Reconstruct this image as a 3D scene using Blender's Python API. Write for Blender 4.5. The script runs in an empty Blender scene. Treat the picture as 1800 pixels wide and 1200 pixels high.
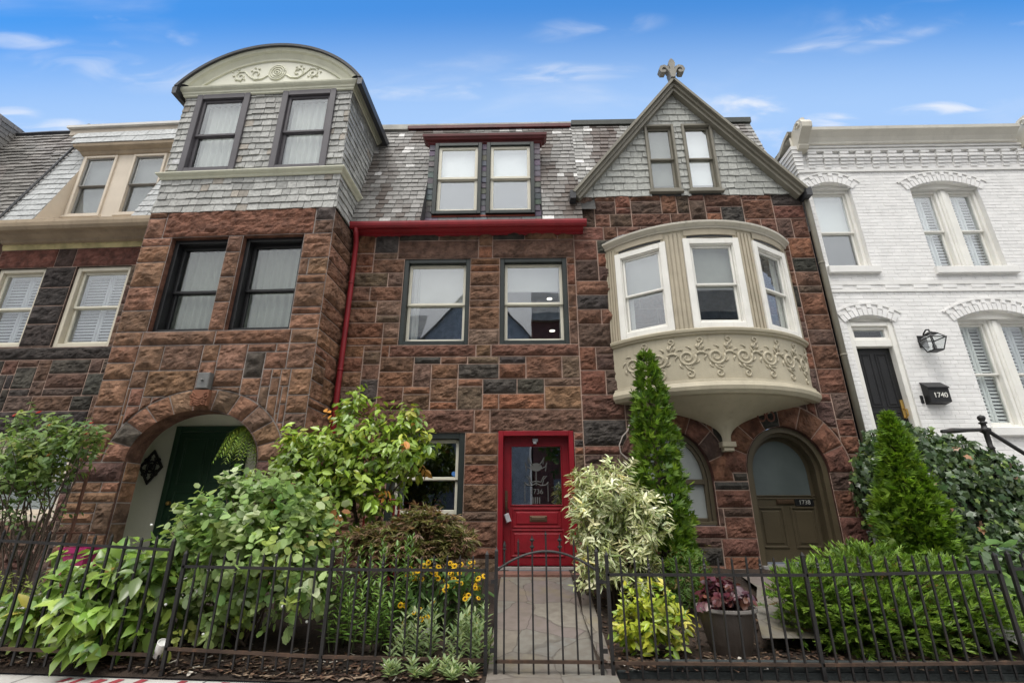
import bpy, math, random
import numpy as np
from mathutils import Vector, Matrix, noise

R = math.radians
scene = bpy.context.scene
COL = scene.collection
random.seed(7)
RNG = np.random.default_rng(11)

# ------------------------------------------------------------------ camera, sky, sun
cam_d = bpy.data.cameras.new("camera")
cam = bpy.data.objects.new("camera", cam_d)
COL.objects.link(cam)
cam.location = (0, 0, 1.30)
cam.rotation_euler = (R(90 + 19.6), 0, R(1.3))
cam_d.lens = 17.0
cam_d.sensor_width = 36.0
cam_d.clip_start = 0.05
cam_d.clip_end = 2000
scene.camera = cam

SUN_EL, SUN_AZ = 64.0, 205.0          # overcast noon light from behind the camera, a little to the left
world = bpy.data.worlds.new("World")
scene.world = world
world.use_nodes = True
nt = world.node_tree
nt.nodes.clear()


def wn(kind, **kw):
    n = nt.nodes.new(kind)
    for k, v in kw.items():
        setattr(n, k, v)
    return n


def mathn(tree, op, a=None, b=None, c=None, clamp=False):
    n = tree.nodes.new("ShaderNodeMath")
    n.operation = op
    n.use_clamp = clamp
    for i, v in enumerate((a, b, c)):
        if v is None:
            continue
        if isinstance(v, (int, float)):
            n.inputs[i].default_value = v
        else:
            tree.links.new(v, n.inputs[i])
    return n.outputs[0]


def mixc(tree, fac, a, b, blend='MIX'):
    n = tree.nodes.new("ShaderNodeMix")
    n.data_type = 'RGBA'
    n.blend_type = blend
    for sock, v in ((n.inputs[0], fac), (n.inputs[6], a), (n.inputs[7], b)):
        if isinstance(v, (int, float)):
            sock.default_value = v
        elif isinstance(v, tuple):
            sock.default_value = (*v, 1) if len(v) == 3 else v
        else:
            tree.links.new(v, sock)
    return n.outputs[2]


def smooth(tree, v, a, b):
    n = tree.nodes.new("ShaderNodeMapRange")
    n.interpolation_type = 'SMOOTHSTEP'
    tree.links.new(v, n.inputs[0])
    n.inputs[1].default_value = a
    n.inputs[2].default_value = b
    return n.outputs[0]


tc = wn("ShaderNodeTexCoord")
sky = wn("ShaderNodeTexSky", sky_type='NISHITA', sun_disc=False)
sky.sun_elevation = R(SUN_EL)
sky.sun_rotation = R(SUN_AZ)
sky.ozone_density = 3.0
sky.dust_density = 0.3
sep = wn("ShaderNodeSeparateXYZ")
nt.links.new(tc.outputs['Generated'], sep.inputs[0])
X, Y, Z = sep.outputs
# cloud deck seen in perspective: direction divided by height
zz = mathn(nt, 'ADD', mathn(nt, 'MAXIMUM', Z, 0.0), 0.12)
comb = wn("ShaderNodeCombineXYZ")
nt.links.new(mathn(nt, 'DIVIDE', X, zz), comb.inputs[0])
nt.links.new(mathn(nt, 'DIVIDE', Y, zz), comb.inputs[1])


def cloud_noise(scale, rot, stretch, detail, loc=(0, 0, 0), dist=0.0):
    mp = wn("ShaderNodeMapping")
    mp.inputs['Rotation'].default_value = (0, 0, rot)
    mp.inputs['Scale'].default_value = stretch
    mp.inputs['Location'].default_value = loc
    nt.links.new(comb.outputs[0], mp.inputs[0])
    n = wn("ShaderNodeTexNoise")
    n.inputs['Scale'].default_value = scale
    n.inputs['Detail'].default_value = detail
    n.inputs['Distortion'].default_value = dist
    nt.links.new(mp.outputs[0], n.inputs[0])
    return n.outputs[0]


wisp = cloud_noise(1.6, R(-20), (1.0, 3.2, 1), 7, (3.1, 0.4, 0), 0.5)
puff = cloud_noise(3.2, 0, (1.0, 1.8, 1), 8, (0.7, 2.2, 0))
wispf = mathn(nt, 'MULTIPLY', smooth(nt, wisp, 0.50, 0.80), 0.55)
low = smooth(nt, Z, 0.74, 0.60)                       # fair-weather puffs and haze lower in the sky
pufff = mathn(nt, 'MULTIPLY', mathn(nt, 'MULTIPLY', smooth(nt, puff, 0.56, 0.70), low), 0.85)
rise = mathn(nt, 'DIVIDE', Z, mathn(nt, 'MAXIMUM', Y, 0.02))   # steepness above the house-side horizon
side = mathn(nt, 'DIVIDE', X, mathn(nt, 'MAXIMUM', Y, 0.02))
hazef = mathn(nt, 'ADD', mathn(nt, 'MULTIPLY', smooth(nt, rise, 1.42, 0.95), 0.80), 0.17)
south = smooth(nt, Y, 0.28, -0.12)                    # the thick white cloud that stands over the street behind the camera
f1 = mathn(nt, 'MAXIMUM', wispf, pufff)
BANKS = ((0.589, 1.000, 0.13, 0.060, 0.95, 0.0, 1.3), (0.797, 0.955, 0.09, 0.028, 0.8, 0.0, 1.3), (1.125, 0.990, 0.20, 0.028, 0.75, 0.0, 1.4, 0.08),
         (-1.397, 1.010, 0.12, 0.045, 0.9, 0.0, 1.3), (-1.25, 0.975, 0.20, 0.035, 0.6, 0.0, 1.4), (0.95, 1.275, 0.36, 0.055, 0.55, 0.0, 1.7, 0.38), (1.10, 1.26, 0.30, 0.04, 0.4, 0.0, 1.7, 0.34),
         (0.10, 1.131, 0.28, 0.050, 0.5, 0.0, 1.7, 0.03), (-0.20, 1.074, 0.30, 0.040, 0.45, 0.0, 1.7), (-1.12, 1.18, 0.42, 0.10, 0.45, 0.0, 1.8, -0.12), (0.20, 1.30, 0.26, 0.06, 0.3, 0.0, 1.7, 0.1), (-1.45, 1.30, 0.20, 0.05, 0.5, 0.0, 1.7, -0.15))
fluff = cloud_noise(7.0, R(12), (0.9, 2.6, 1), 9, (1.7, 0.3, 0), 0.9)


def bank(cx, cz, rx, rz, amt, lo, hi, slope=0.0):
    """a cloud standing in one direction of the sky, broken up by noise"""
    dx = mathn(nt, 'SUBTRACT', side, cx)
    dz = mathn(nt, 'SUBTRACT', mathn(nt, 'SUBTRACT', rise, cz), mathn(nt, 'MULTIPLY', dx, slope))
    q = mathn(nt, 'ADD', mathn(nt, 'POWER', mathn(nt, 'ABSOLUTE', mathn(nt, 'DIVIDE', dx, rx)), 2.0), mathn(nt, 'POWER', mathn(nt, 'ABSOLUTE', mathn(nt, 'DIVIDE', dz, rz)), 2.0))
    g = mathn(nt, 'SUBTRACT', 1.0, q, clamp=True)
    return mathn(nt, 'MULTIPLY', smooth(nt, mathn(nt, 'MULTIPLY', g, mathn(nt, 'MULTIPLY_ADD', fluff, 5.0, -1.9)), lo, hi), amt)


for args in BANKS:
    f1 = mathn(nt, 'MAXIMUM', f1, bank(*args))
skyb = wn("ShaderNodeHueSaturation")
skyb.inputs['Saturation'].default_value = 1.5
skyb.inputs['Value'].default_value = 1.72
nt.links.new(sky.outputs[0], skyb.inputs['Color'])
c1 = mixc(nt, hazef, skyb.outputs[0], (2.75, 4.2, 6.6))
c2 = mixc(nt, f1, c1, (6.0, 6.2, 6.6))
sc_noise = cloud_noise(0.9, 0, (1, 1, 1), 4, (5, 1, 0))
southc = mixc(nt, smooth(nt, sc_noise, 0.3, 0.7), (15.0, 15.2, 15.6), (20.0, 19.7, 19.2))
southg = smooth(nt, Z, 0.10, 0.85)                   # unseen cloud brightened overhead for soft light from above
southd = mixc(nt, southg, (3.2, 3.3, 3.5), southc)
over = mathn(nt, 'MAXIMUM', south, smooth(nt, Z, 0.845, 0.93))  # cloud added over the zenith too, out of view, to light from above
c3 = mixc(nt, over, c2, southd)
bg = wn("ShaderNodeBackground")
bg.inputs['Strength'].default_value = 0.10
nt.links.new(c3, bg.inputs['Color'])
wo = wn("ShaderNodeOutputWorld")
nt.links.new(bg.outputs[0], wo.inputs[0])

sun_d = bpy.data.lights.new("sun", 'SUN')
sun_d.energy = 1.2
sun_d.angle = R(22)
sun_d.color = (1.0, 0.96, 0.90)
sun = bpy.data.objects.new("sun", sun_d)
COL.objects.link(sun)
az = R(SUN_AZ)
sv = Vector((math.sin(az) * math.cos(R(SUN_EL)), math.cos(az) * math.cos(R(SUN_EL)), math.sin(R(SUN_EL))))
sun.rotation_euler = (-sv).to_track_quat('-Z', 'Y').to_euler()
sun.location = (-6, -20, 30)

scene.view_settings.view_transform = 'Standard'
scene.view_settings.look = 'None'
scene.view_settings.exposure = 0.58
scene.view_settings.gamma = 1.0
scene.view_settings.use_curve_mapping = False
scene.cycles.max_bounces = 8
scene.cycles.transparent_max_bounces = 12

# ------------------------------------------------------------------ materials
MATS = {}


def new_mat(name):
    m = bpy.data.materials.new(name)
    m.use_nodes = True
    t = m.node_tree
    p = t.nodes['Principled BSDF']
    MATS[name] = m
    return m, t, p


def tnoise(t, scale, detail=4, coord=None, stretch=None, rough=0.55):
    n = t.nodes.new("ShaderNodeTexNoise")
    n.inputs['Scale'].default_value = scale
    n.inputs['Detail'].default_value = detail
    n.inputs['Roughness'].default_value = rough
    if coord is None:
        g = t.nodes.new("ShaderNodeTexCoord")
        coord = g.outputs['Object']
    if stretch:
        mp = t.nodes.new("ShaderNodeMapping")
        mp.inputs['Scale'].default_value = stretch
        t.links.new(coord, mp.inputs[0])
        coord = mp.outputs[0]
    t.links.new(coord, n.inputs[0])
    return n.outputs[0]


def bump(t, p, h, strength, dist):
    b = t.nodes.new("ShaderNodeBump")
    b.inputs['Strength'].default_value = strength
    b.inputs['Distance'].default_value = dist
    t.links.new(h, b.inputs['Height'])
    t.links.new(b.outputs[0], p.inputs['Normal'])


def paint(name, col, rough=0.5, var=0.12, bumpy=0.0006, grime=0.0, spec=0.4, metal=0.0, gcol=None):
    m, t, p = new_mat(name)
    n = tnoise(t, 3.0, 5)
    lo = tuple(c * (1 - var) for c in col)
    hi = tuple(min(1, c * (1 + var)) for c in col)
    c = mixc(t, smooth(t, n, 0.3, 0.7), lo, hi)
    if grime:
        g = tnoise(t, 5.0, 7, stretch=(2.6, 2.6, 0.35))
        gf = mathn(t, 'MULTIPLY', smooth(t, g, 0.52, 0.78), grime)
        c = mixc(t, gf, c, gcol or tuple(x * 0.35 for x in col))
    t.links.new(c, p.inputs['Base Color'])
    p.inputs['Roughness'].default_value = rough
    p.inputs['Specular IOR Level'].default_value = spec
    p.inputs['Metallic'].default_value = metal
    if bumpy:
        bump(t, p, tnoise(t, 45, 3), 0.35, bumpy * 10)
    return m


def tinted(name, rough=0.85, nscale=14, namp=0.35, bscale=60, bdist=0.008, bstr=0.7, spec=0.25, speck=None, ridge=0):
    """base colour from the per-stone / per-tile tint attribute, with mottling"""
    m, t, p = new_mat(name)
    a = t.nodes.new("ShaderNodeAttribute")
    a.attribute_name = "tint"
    n = tnoise(t, nscale, 6, rough=0.65)
    lo = mixc(t, 1.0, a.outputs[0], (1 - namp,) * 3, 'MULTIPLY')
    hi = mixc(t, 1.0, a.outputs[0], (1 + namp,) * 3, 'MULTIPLY')
    c = mixc(t, smooth(t, n, 0.32, 0.68), lo, hi)
    if speck:
        s = tnoise(t, speck[0], 4)
        c = mixc(t, mathn(t, 'MULTIPLY', smooth(t, s, speck[2], speck[2] + 0.12), speck[3]), c, speck[1])
    t.links.new(c, p.inputs['Base Color'])
    p.inputs['Roughness'].default_value = rough
    p.inputs['Specular IOR Level'].default_value = spec
    h = tnoise(t, bscale, 7, rough=0.7)
    if ridge:
        rn = t.nodes.new("ShaderNodeTexNoise")
        rn.noise_type = 'RIDGED_MULTIFRACTAL'
        rn.inputs['Scale'].default_value = ridge
        rn.inputs['Detail'].default_value = 5
        g = t.nodes.new("ShaderNodeTexCoord")
        mp = t.nodes.new("ShaderNodeMapping")
        mp.inputs['Scale'].default_value = (1, 1, 1.7)
        mp.inputs['Rotation'].default_value = (0, 0.5, 0)
        t.links.new(g.outputs['Object'], mp.inputs[0])
        t.links.new(mp.outputs[0], rn.inputs[0])
        h = mathn(t, 'ADD', h, mathn(t, 'MULTIPLY', rn.outputs[0], 0.10))
    bump(t, p, h, bstr, bdist)
    return m


def leafmat(name, rough=0.45, trans=0.3, spec=0.35):
    m, t, p = new_mat(name)
    a = t.nodes.new("ShaderNodeAttribute")
    a.attribute_name = "tint"
    t.links.new(a.outputs[0], p.inputs['Base Color'])
    p.inputs['Roughness'].default_value = rough
    p.inputs['Specular IOR Level'].default_value = spec
    tr = t.nodes.new("ShaderNodeBsdfTranslucent")
    c = mixc(t, 1.0, a.outputs[0], (1.25, 1.3, 0.7), 'MULTIPLY')
    t.links.new(c, tr.inputs[0])
    mx = t.nodes.new("ShaderNodeMixShader")
    mx.inputs[0].default_value = trans
    t.links.new(p.outputs[0], mx.inputs[1])
    t.links.new(tr.outputs[0], mx.inputs[2])
    t.links.new(mx.outputs[0], t.nodes['Material Output'].inputs[0])
    return m


def glassmat(name, refl=0.10, tint=(0.93, 0.95, 0.95), wob=0.003):
    m, t, p = new_mat(name)
    t.nodes.remove(p)
    tr = t.nodes.new("ShaderNodeBsdfTransparent")
    tr.inputs[0].default_value = (*tint, 1)
    gl = t.nodes.new("ShaderNodeBsdfGlossy")
    gl.inputs['Roughness'].default_value = 0.01
    gl.inputs['Color'].default_value = (0.95, 0.97, 1.0, 1)
    b = t.nodes.new("ShaderNodeBump")
    b.inputs['Strength'].default_value = 0.25
    b.inputs['Distance'].default_value = wob
    t.links.new(tnoise(t, 2.2, 1), b.inputs['Height'])
    t.links.new(b.outputs[0], gl.inputs['Normal'])
    ge = t.nodes.new("ShaderNodeNewGeometry")
    vd = t.nodes.new("ShaderNodeVectorMath")
    vd.operation = 'DOT_PRODUCT'
    t.links.new(ge.outputs['Normal'], vd.inputs[0])
    t.links.new(ge.outputs['Incoming'], vd.inputs[1])
    c1_ = mathn(t, 'SUBTRACT', 1.0, mathn(t, 'ABSOLUTE', vd.outputs['Value']), clamp=True)
    fac = mathn(t, 'MULTIPLY_ADD', mathn(t, 'POWER', c1_, 4.0), 0.8, 0.05 + refl, clamp=True)   # Schlick
    mx = t.nodes.new("ShaderNodeMixShader")
    t.links.new(fac, mx.inputs[0])
    t.links.new(tr.outputs[0], mx.inputs[1])
    t.links.new(gl.outputs[0], mx.inputs[2])
    t.links.new(mx.outputs[0], t.nodes['Material Output'].inputs[0])
    return m


STONE = tinted("sandstone", nscale=6, namp=0.45, bscale=22, bdist=0.035, bstr=0.95, speck=(55, (0.5, 0.42, 0.36), 0.70, 0.35), ridge=4.5)
MORTAR = paint("mortar", (0.36, 0.255, 0.205), 0.95, 0.25, 0.002)
MORTAR_GREY = paint("grey_mortar", (0.27, 0.235, 0.215), 0.95, 0.25, 0.002)
SLATE = tinted("slate", 0.6, 22, 0.22, 70, 0.003, 0.5, 0.35)
BRICKW = tinted("white_painted_brick", 0.6, 5, 0.05, 60, 0.003, 0.35, 0.3)
LEAF = leafmat("leaf")
LEAFG = leafmat("glossy_leaf", 0.28, 0.18, 0.5)
PETAL = leafmat("petal", 0.6, 0.25, 0.2)
GLASS = glassmat("window_glass", 0.02, (0.93, 0.95, 0.94))
GLASSR = glassmat("reflective_window_glass", 0.10)
GLASSD = glassmat("dark_window_glass", 0.03)
RED = paint("red_paint", (0.235, 0.012, 0.018), 0.55, 0.16, 0.0005, 0.25)
REDD = paint("door_red_paint", (0.215, 0.007, 0.014), 0.38, 0.14, 0.0008, 0.3, gcol=(0.11, 0.006, 0.010))
DARKRED = paint("dark_red_paint", (0.10, 0.014, 0.014), 0.45, 0.2, 0.0005, 0.25)
DKGREEN = paint("black_green_paint", (0.018, 0.024, 0.022), 0.45, 0.2)
CREAM = paint("cream_vinyl", (0.58, 0.53, 0.42), 0.45, 0.05)
SASHW = paint("pale_sash_paint", (0.66, 0.63, 0.52), 0.42, 0.05)
WHITE = paint("white_paint", (0.78, 0.765, 0.71), 0.45, 0.05, 0.0005, 0.25, gcol=(0.45, 0.41, 0.34))
TAN = paint("tan_stucco", (0.64, 0.56, 0.455), 0.65, 0.05, 0.0006, 0.12)
TAND = paint("tan_trim", (0.36, 0.28, 0.19), 0.6, 0.14, 0.0006, 0.3)
FOAM = paint("yellow_foam", (0.55, 0.47, 0.24), 0.9, 0.3, 0.004)
PALEGRN = paint("pale_green_cream_paint", (0.63, 0.625, 0.49), 0.45, 0.06, 0.0005, 0.22, gcol=(0.36, 0.35, 0.25))
PLASTER = paint("ivory_plaster", (0.66, 0.66, 0.55), 0.6, 0.04)
PURPLEGREY = paint("plum_grey_paint", (0.085, 0.078, 0.086), 0.5, 0.1)
BLACKP = paint("black_paint", (0.012, 0.012, 0.013), 0.42, 0.2)
OLIVE = paint("olive_brown_paint", (0.088, 0.070, 0.042), 0.42, 0.08)
OLIVEG = paint("olive_grey_paint", (0.20, 0.185, 0.145), 0.5, 0.10, 0.0005, 0.3)
PUTTY = paint("putty_paint", (0.42, 0.375, 0.275), 0.55, 0.08, 0.0008, 0.28, gcol=(0.23, 0.195, 0.135))
PUTTYD = paint("weathered_putty_paint", (0.40, 0.35, 0.26), 0.6, 0.10, 0.001, 0.4, gcol=(0.25, 0.21, 0.145))
OFFWH = paint("off_white_cornice_paint", (0.60, 0.565, 0.48), 0.55, 0.06, 0.0006, 0.35, gcol=(0.22, 0.19, 0.14))
WHWALL = paint("white_wall_paint", (0.76, 0.75, 0.72), 0.6, 0.04, 0.0008)
GREEND = paint("green_door_paint", (0.018, 0.048, 0.026), 0.4, 0.1)
TINROOF = paint("dark_tin", (0.035, 0.036, 0.040), 0.45, 0.2, 0.001)
MEMBR = paint("crumpled_membrane", (0.16, 0.17, 0.175), 0.5, 0.4, 0.006)
IRON = paint("black_iron", (0.014, 0.013, 0.013), 0.48, 0.3, 0.001, 0.35, gcol=(0.05, 0.026, 0.016))
RUST = paint("rusty_iron", (0.05, 0.030, 0.020), 0.7, 0.4, 0.001, 0.6, gcol=(0.13, 0.065, 0.035))
BRASS = paint("brass", (0.55, 0.36, 0.11), 0.35, 0.1, 0, 0, 0.5, 0.9)
BRONZE = paint("aged_bronze", (0.12, 0.075, 0.045), 0.45, 0.2, 0, 0, 0.5, 0.6)
INTERIOR = paint("dim_room", (0.035, 0.033, 0.030), 0.9, 0.2, 0)
SHEER = paint("sheer_curtain", (0.50, 0.49, 0.46), 0.9, 0.05, 0)
SHEERG = paint("grey_curtain", (0.30, 0.30, 0.285), 0.9, 0.1, 0)
BLIND = paint("white_blind", (0.85, 0.85, 0.83), 0.7, 0.03, 0)
SCREEN = paint("insect_screen", (0.105, 0.105, 0.11), 0.9, 0.15, 0)
FROST = paint("frosted_glass", (0.115, 0.135, 0.132), 0.25, 0.08, 0, 0, 0.6)
FROSTP = paint("pale_frosted_glass", (0.34, 0.36, 0.345), 0.25, 0.08, 0, 0, 0.6)
ETCH = paint("etched_glass", (0.085, 0.085, 0.08), 0.6, 0.05, 0)
SOIL = paint("mulch_soil", (0.030, 0.020, 0.014), 0.95, 0.55, 0.008)
BARK = paint("bark", (0.075, 0.055, 0.040), 0.9, 0.35, 0.004)
REDSTEM = paint("green_stem", (0.06, 0.075, 0.03), 0.7, 0.25, 0.001)
CONC = paint("concrete", (0.47, 0.45, 0.42), 0.9, 0.12, 0.002, 0.15)
TIMBER = paint("dark_green_timber", (0.030, 0.036, 0.036), 0.75, 0.25, 0.002, 0.3)
MAGENTA = paint("magenta_plastic", (0.30, 0.012, 0.10), 0.4, 0.1)
WICKER = paint("bronze_resin", (0.060, 0.048, 0.040), 0.5, 0.15)
GREYST = paint("grey_steel", (0.16, 0.16, 0.155), 0.5, 0.2, 0.001)
STEEL = paint("bright_steel", (0.55, 0.56, 0.58), 0.35, 0.1, 0, 0, 0.5, 0.4)
WOODR = paint("red_brown_wood", (0.11, 0.05, 0.032), 0.7, 0.25, 0.001)
DULLRED = paint("faded_red_metal", (0.26, 0.03, 0.03), 0.5, 0.25, 0.001)
ASPH = paint("asphalt", (0.05, 0.05, 0.052), 0.95, 0.2, 0.003)
MARKRED = paint("faded_red_brick_paint", (0.26, 0.035, 0.045), 0.85, 0.3, 0.001)
CHIP = tinted("bark_chip", 0.9, 20, 0.3, 40, 0.002, 0.3)
BLUEST = paint("blue_sticker", (0.07, 0.20, 0.48), 0.4, 0.1, 0)
WARMLAMP = paint("ceiling_lamp_white", (0.8, 0.78, 0.7), 0.5, 0.02, 0)


def flagstone(name, scale=1.9):
    m, t, p = new_mat(name)
    g = t.nodes.new("ShaderNodeTexCoord")
    ns = t.nodes.new("ShaderNodeTexNoise")
    ns.inputs['Scale'].default_value = 2.5
    t.links.new(g.outputs['Object'], ns.inputs[0])
    va = t.nodes.new("ShaderNodeVectorMath")
    va.operation = 'MULTIPLY_ADD'
    t.links.new(ns.outputs['Color'], va.inputs[0])
    va.inputs[1].default_value = (0.25, 0.25, 0)
    t.links.new(g.outputs['Object'], va.inputs[2])
    v = t.nodes.new("ShaderNodeTexVoronoi")
    v.inputs['Scale'].default_value = scale
    t.links.new(va.outputs[0], v.inputs['Vector'])
    d = t.nodes.new("ShaderNodeTexVoronoi")
    d.feature = 'DISTANCE_TO_EDGE'
    d.inputs['Scale'].default_value = scale
    t.links.new(va.outputs[0], d.inputs['Vector'])
    cr = t.nodes.new("ShaderNodeValToRGB")
    sp = t.nodes.new("ShaderNodeSeparateColor")
    t.links.new(v.outputs['Color'], sp.inputs[0])
    t.links.new(sp.outputs[0], cr.inputs[0])
    e = cr.color_ramp.elements
    e[0].color = (0.160, 0.140, 0.120, 1)
    e[0].position = 0
    e[1].color = (0.200, 0.182, 0.150, 1)
    e[1].position = 1
    for pos, c in ((0.3, (0.175, 0.162, 0.135, 1)), (0.5, (0.17, 0.17, 0.155, 1)), (0.62, (0.195, 0.155, 0.11, 1)), (0.75, (0.165, 0.135, 0.128, 1))):
        el = e.new(pos)
        el.color = c
    n = tnoise(t, 11, 6)
    c = mixc(t, mathn(t, 'MULTIPLY', smooth(t, n, 0.3, 0.72), 0.75), cr.outputs[0], (0.125, 0.105, 0.085))
    n2 = tnoise(t, 2.6, 5)
    c = mixc(t, mathn(t, 'MULTIPLY', smooth(t, n2, 0.52, 0.72), 0.45), c, (0.20, 0.165, 0.085))
    j = smooth(t, d.outputs['Distance'], 0.013, 0.003)
    c = mixc(t, mathn(t, 'MULTIPLY', j, 0.55), c, (0.075, 0.062, 0.05))
    t.links.new(c, p.inputs['Base Color'])
    p.inputs['Roughness'].default_value = 0.75
    h = mathn(t, 'SUBTRACT', mathn(t, 'MULTIPLY', n, 0.3), j)
    bump(t, p, h, 0.6, 0.012)
    return m


FLAG = flagstone("flagstone")


# ------------------------------------------------------------------ mesh helpers
class MB:
    def __init__(s):
        s.v = []
        s.f = []
        s.m = []
        s.t = []
        s.cur = 0
        s.tint = None

    def add(s, vs, fs, mat=None, tint=None):
        o = len(s.v)
        s.v.extend(vs)
        s.f.extend([tuple(i + o for i in f) for f in fs])
        s.m.extend([s.cur if mat is None else mat] * len(fs))
        tt = tint or s.tint or (0.5, 0.5, 0.5)
        s.t.extend([tt] * len(vs))
        return s

    def box(s, x0, x1, y0, y1, z0, z1, **k):
        vs = [(x, y, z) for z in (z0, z1) for y in (y0, y1) for x in (x0, x1)]
        fs = [(0, 2, 3, 1), (4, 5, 7, 6), (0, 1, 5, 4), (2, 6, 7, 3), (0, 4, 6, 2), (1, 3, 7, 5)]
        return s.add(vs, fs, **k)

    def bbox(s, x0, x1, y0, y1, z0, z1, b=0.008, **k):
        """box with chamfered front (-y) rim"""
        vs = [(x0, y1, z0), (x1, y1, z0), (x1, y1, z1), (x0, y1, z1),
              (x0, y0 + b, z0), (x1, y0 + b, z0), (x1, y0 + b, z1), (x0, y0 + b, z1),
              (x0 + b, y0, z0 + b), (x1 - b, y0, z0 + b), (x1 - b, y0, z1 - b), (x0 + b, y0, z1 - b)]
        fs = [(0, 3, 2, 1)]
        for a in range(4):
            c = (a + 1) % 4
            fs += [(a, c, 4 + c, 4 + a), (4 + a, 4 + c, 8 + c, 8 + a)]
        fs += [(8, 9, 10, 11)]
        return s.add(vs, fs, **k)

    def prism(s, poly, y0, y1, **k):
        """poly in (x,z), extruded in y"""
        n = len(poly)
        vs = [(x, y0, z) for x, z in poly] + [(x, y1, z) for x, z in poly]
        fs = [tuple(range(n)), tuple(range(2 * n - 1, n - 1, -1))]
        fs += [(i, n + i, n + (i + 1) % n, (i + 1) % n) for i in range(n)]
        return s.add(vs, fs, **k)

    def quad(s, a, b, c, d, **k):
        return s.add([a, b, c, d], [(0, 1, 2, 3)], **k)

    def grid(s, rows, closed=False, **k):
        """rows: list of equal-length point lists"""
        n = len(rows[0])
        vs = [p for r in rows for p in r]
        fs = []
        for i in range(len(rows) - 1):
            for j in range(n - (0 if closed else 1)):
                j2 = (j + 1) % n
                fs.append((i * n + j, i * n + j2, (i + 1) * n + j2, (i + 1) * n + j))
        return s.add(vs, fs, **k)

    def tube(s, pts, r, n=8, cap=True, **k):
        pts = [Vector(p) for p in pts]
        rr = r if isinstance(r, (list, tuple)) else [r] * len(pts)
        up = None
        rows = []
        for i, p in enumerate(pts):
            d = (pts[min(i + 1, len(pts) - 1)] - pts[max(i - 1, 0)])
            if d.length < 1e-9:
                d = Vector((0, 0, 1))
            d.normalize()
            if up is None:
                up = Vector((0, 0, 1)) if abs(d.z) < 0.9 else Vector((0, 1, 0))
            a = d.cross(up)
            if a.length < 1e-6:
                a = d.orthogonal()
            a.normalize()
            b = a.cross(d)
            up = b
            rows.append([tuple(p + (a * math.cos(t) + b * math.sin(t)) * rr[i]) for t in [2 * math.pi * q / n for q in range(n)]])
        vs = [p for r_ in rows for p in r_]
        fs = []
        for i in range(len(rows) - 1):
            for j in range(n):
                j2 = (j + 1) % n
                fs.append((i * n + j, i * n + j2, (i + 1) * n + j2, (i + 1) * n + j))
        if cap:
            fs += [tuple(range(n - 1, -1, -1)), tuple((len(rows) - 1) * n + j for j in range(n))]
        return s.add(vs, fs, **k)

    def lathe(s, prof, c=(0, 0, 0), n=16, **k):
        rows = [[(c[0] + r * math.cos(2 * math.pi * j / n), c[1] + r * math.sin(2 * math.pi * j / n), c[2] + z) for j in range(n)] for r, z in prof]
        s.grid(rows, closed=True, **k)
        return s

    def ring(s, x0, x1, z0, z1, w, y0, y1, wb=None, **k):
        """rectangular frame facing -y"""
        wb = w if wb is None else wb
        s.bbox(x0, x0 + w, y0, y1, z0, z1, b=min(0.006, w / 3), **k)
        s.bbox(x1 - w, x1, y0, y1, z0, z1, b=min(0.006, w / 3), **k)
        s.bbox(x0 + w, x1 - w, y0 + 0.001, y1, z1 - w, z1, b=min(0.006, w / 3), **k)
        s.bbox(x0 + w, x1 - w, y0 + 0.001, y1, z0, z0 + wb, b=min(0.006, w / 3), **k)
        return s

    def build(s, name, mats, parent=None, smooth=False, tint=False):
        me = bpy.data.meshes.new(name)
        me.from_pydata(s.v, [], s.f)
        for m in (mats if isinstance(mats, (list, tuple)) else [mats]):
            me.materials.append(m)
        if any(s.m):
            me.polygons.foreach_set('material_index', s.m)
        if tint:
            a = me.color_attributes.new("tint", 'FLOAT_COLOR', 'POINT')
            arr = np.ones((len(s.v), 4), np.float32)
            arr[:, :3] = np.array(s.t, np.float32)
            a.data.foreach_set('color', arr.ravel())
        if smooth:
            me.polygons.foreach_set('use_smooth', [True] * len(s.f))
        me.update()
        o = bpy.data.objects.new(name, me)
        COL.objects.link(o)
        if parent:
            o.parent = parent
        return o


def tag(o, label=None, cat=None, group=None, kind=None):
    if label:
        o['label'] = label
    if cat:
        o['category'] = cat
    if group:
        o['group'] = group
    if kind:
        o['kind'] = kind
    return o


def thing(name, label, cat, loc=(0, 0, 0), rz=0.0, group=None):
    o = bpy.data.objects.new(name, None)
    o.empty_display_size = 0.2
    COL.objects.link(o)
    o.location = loc
    o.rotation_euler = (0, 0, rz)
    return tag(o, label, cat, group)


def text_mesh(body, size, depth):
    c = bpy.data.curves.new("lettering", 'FONT')
    c.body = body
    c.size = size
    c.extrude = depth
    c.align_x = 'CENTER'
    c.align_y = 'CENTER'
    o = bpy.data.objects.new("lettering", c)
    COL.objects.link(o)
    dg = bpy.context.evaluated_depsgraph_get()
    me = bpy.data.meshes.new_from_object(o.evaluated_get(dg))
    bpy.data.objects.remove(o)
    bpy.data.curves.remove(c)
    return me


def text_obj(name, body, size, depth, loc, mat, parent, rot=(math.pi / 2, 0, 0)):
    me = text_mesh(body, size, depth)
    me.materials.clear()
    me.materials.append(mat)
    o = bpy.data.objects.new(name, me)
    COL.objects.link(o)
    o.parent = parent
    o.location = loc
    o.rotation_euler = rot
    return o


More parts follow.
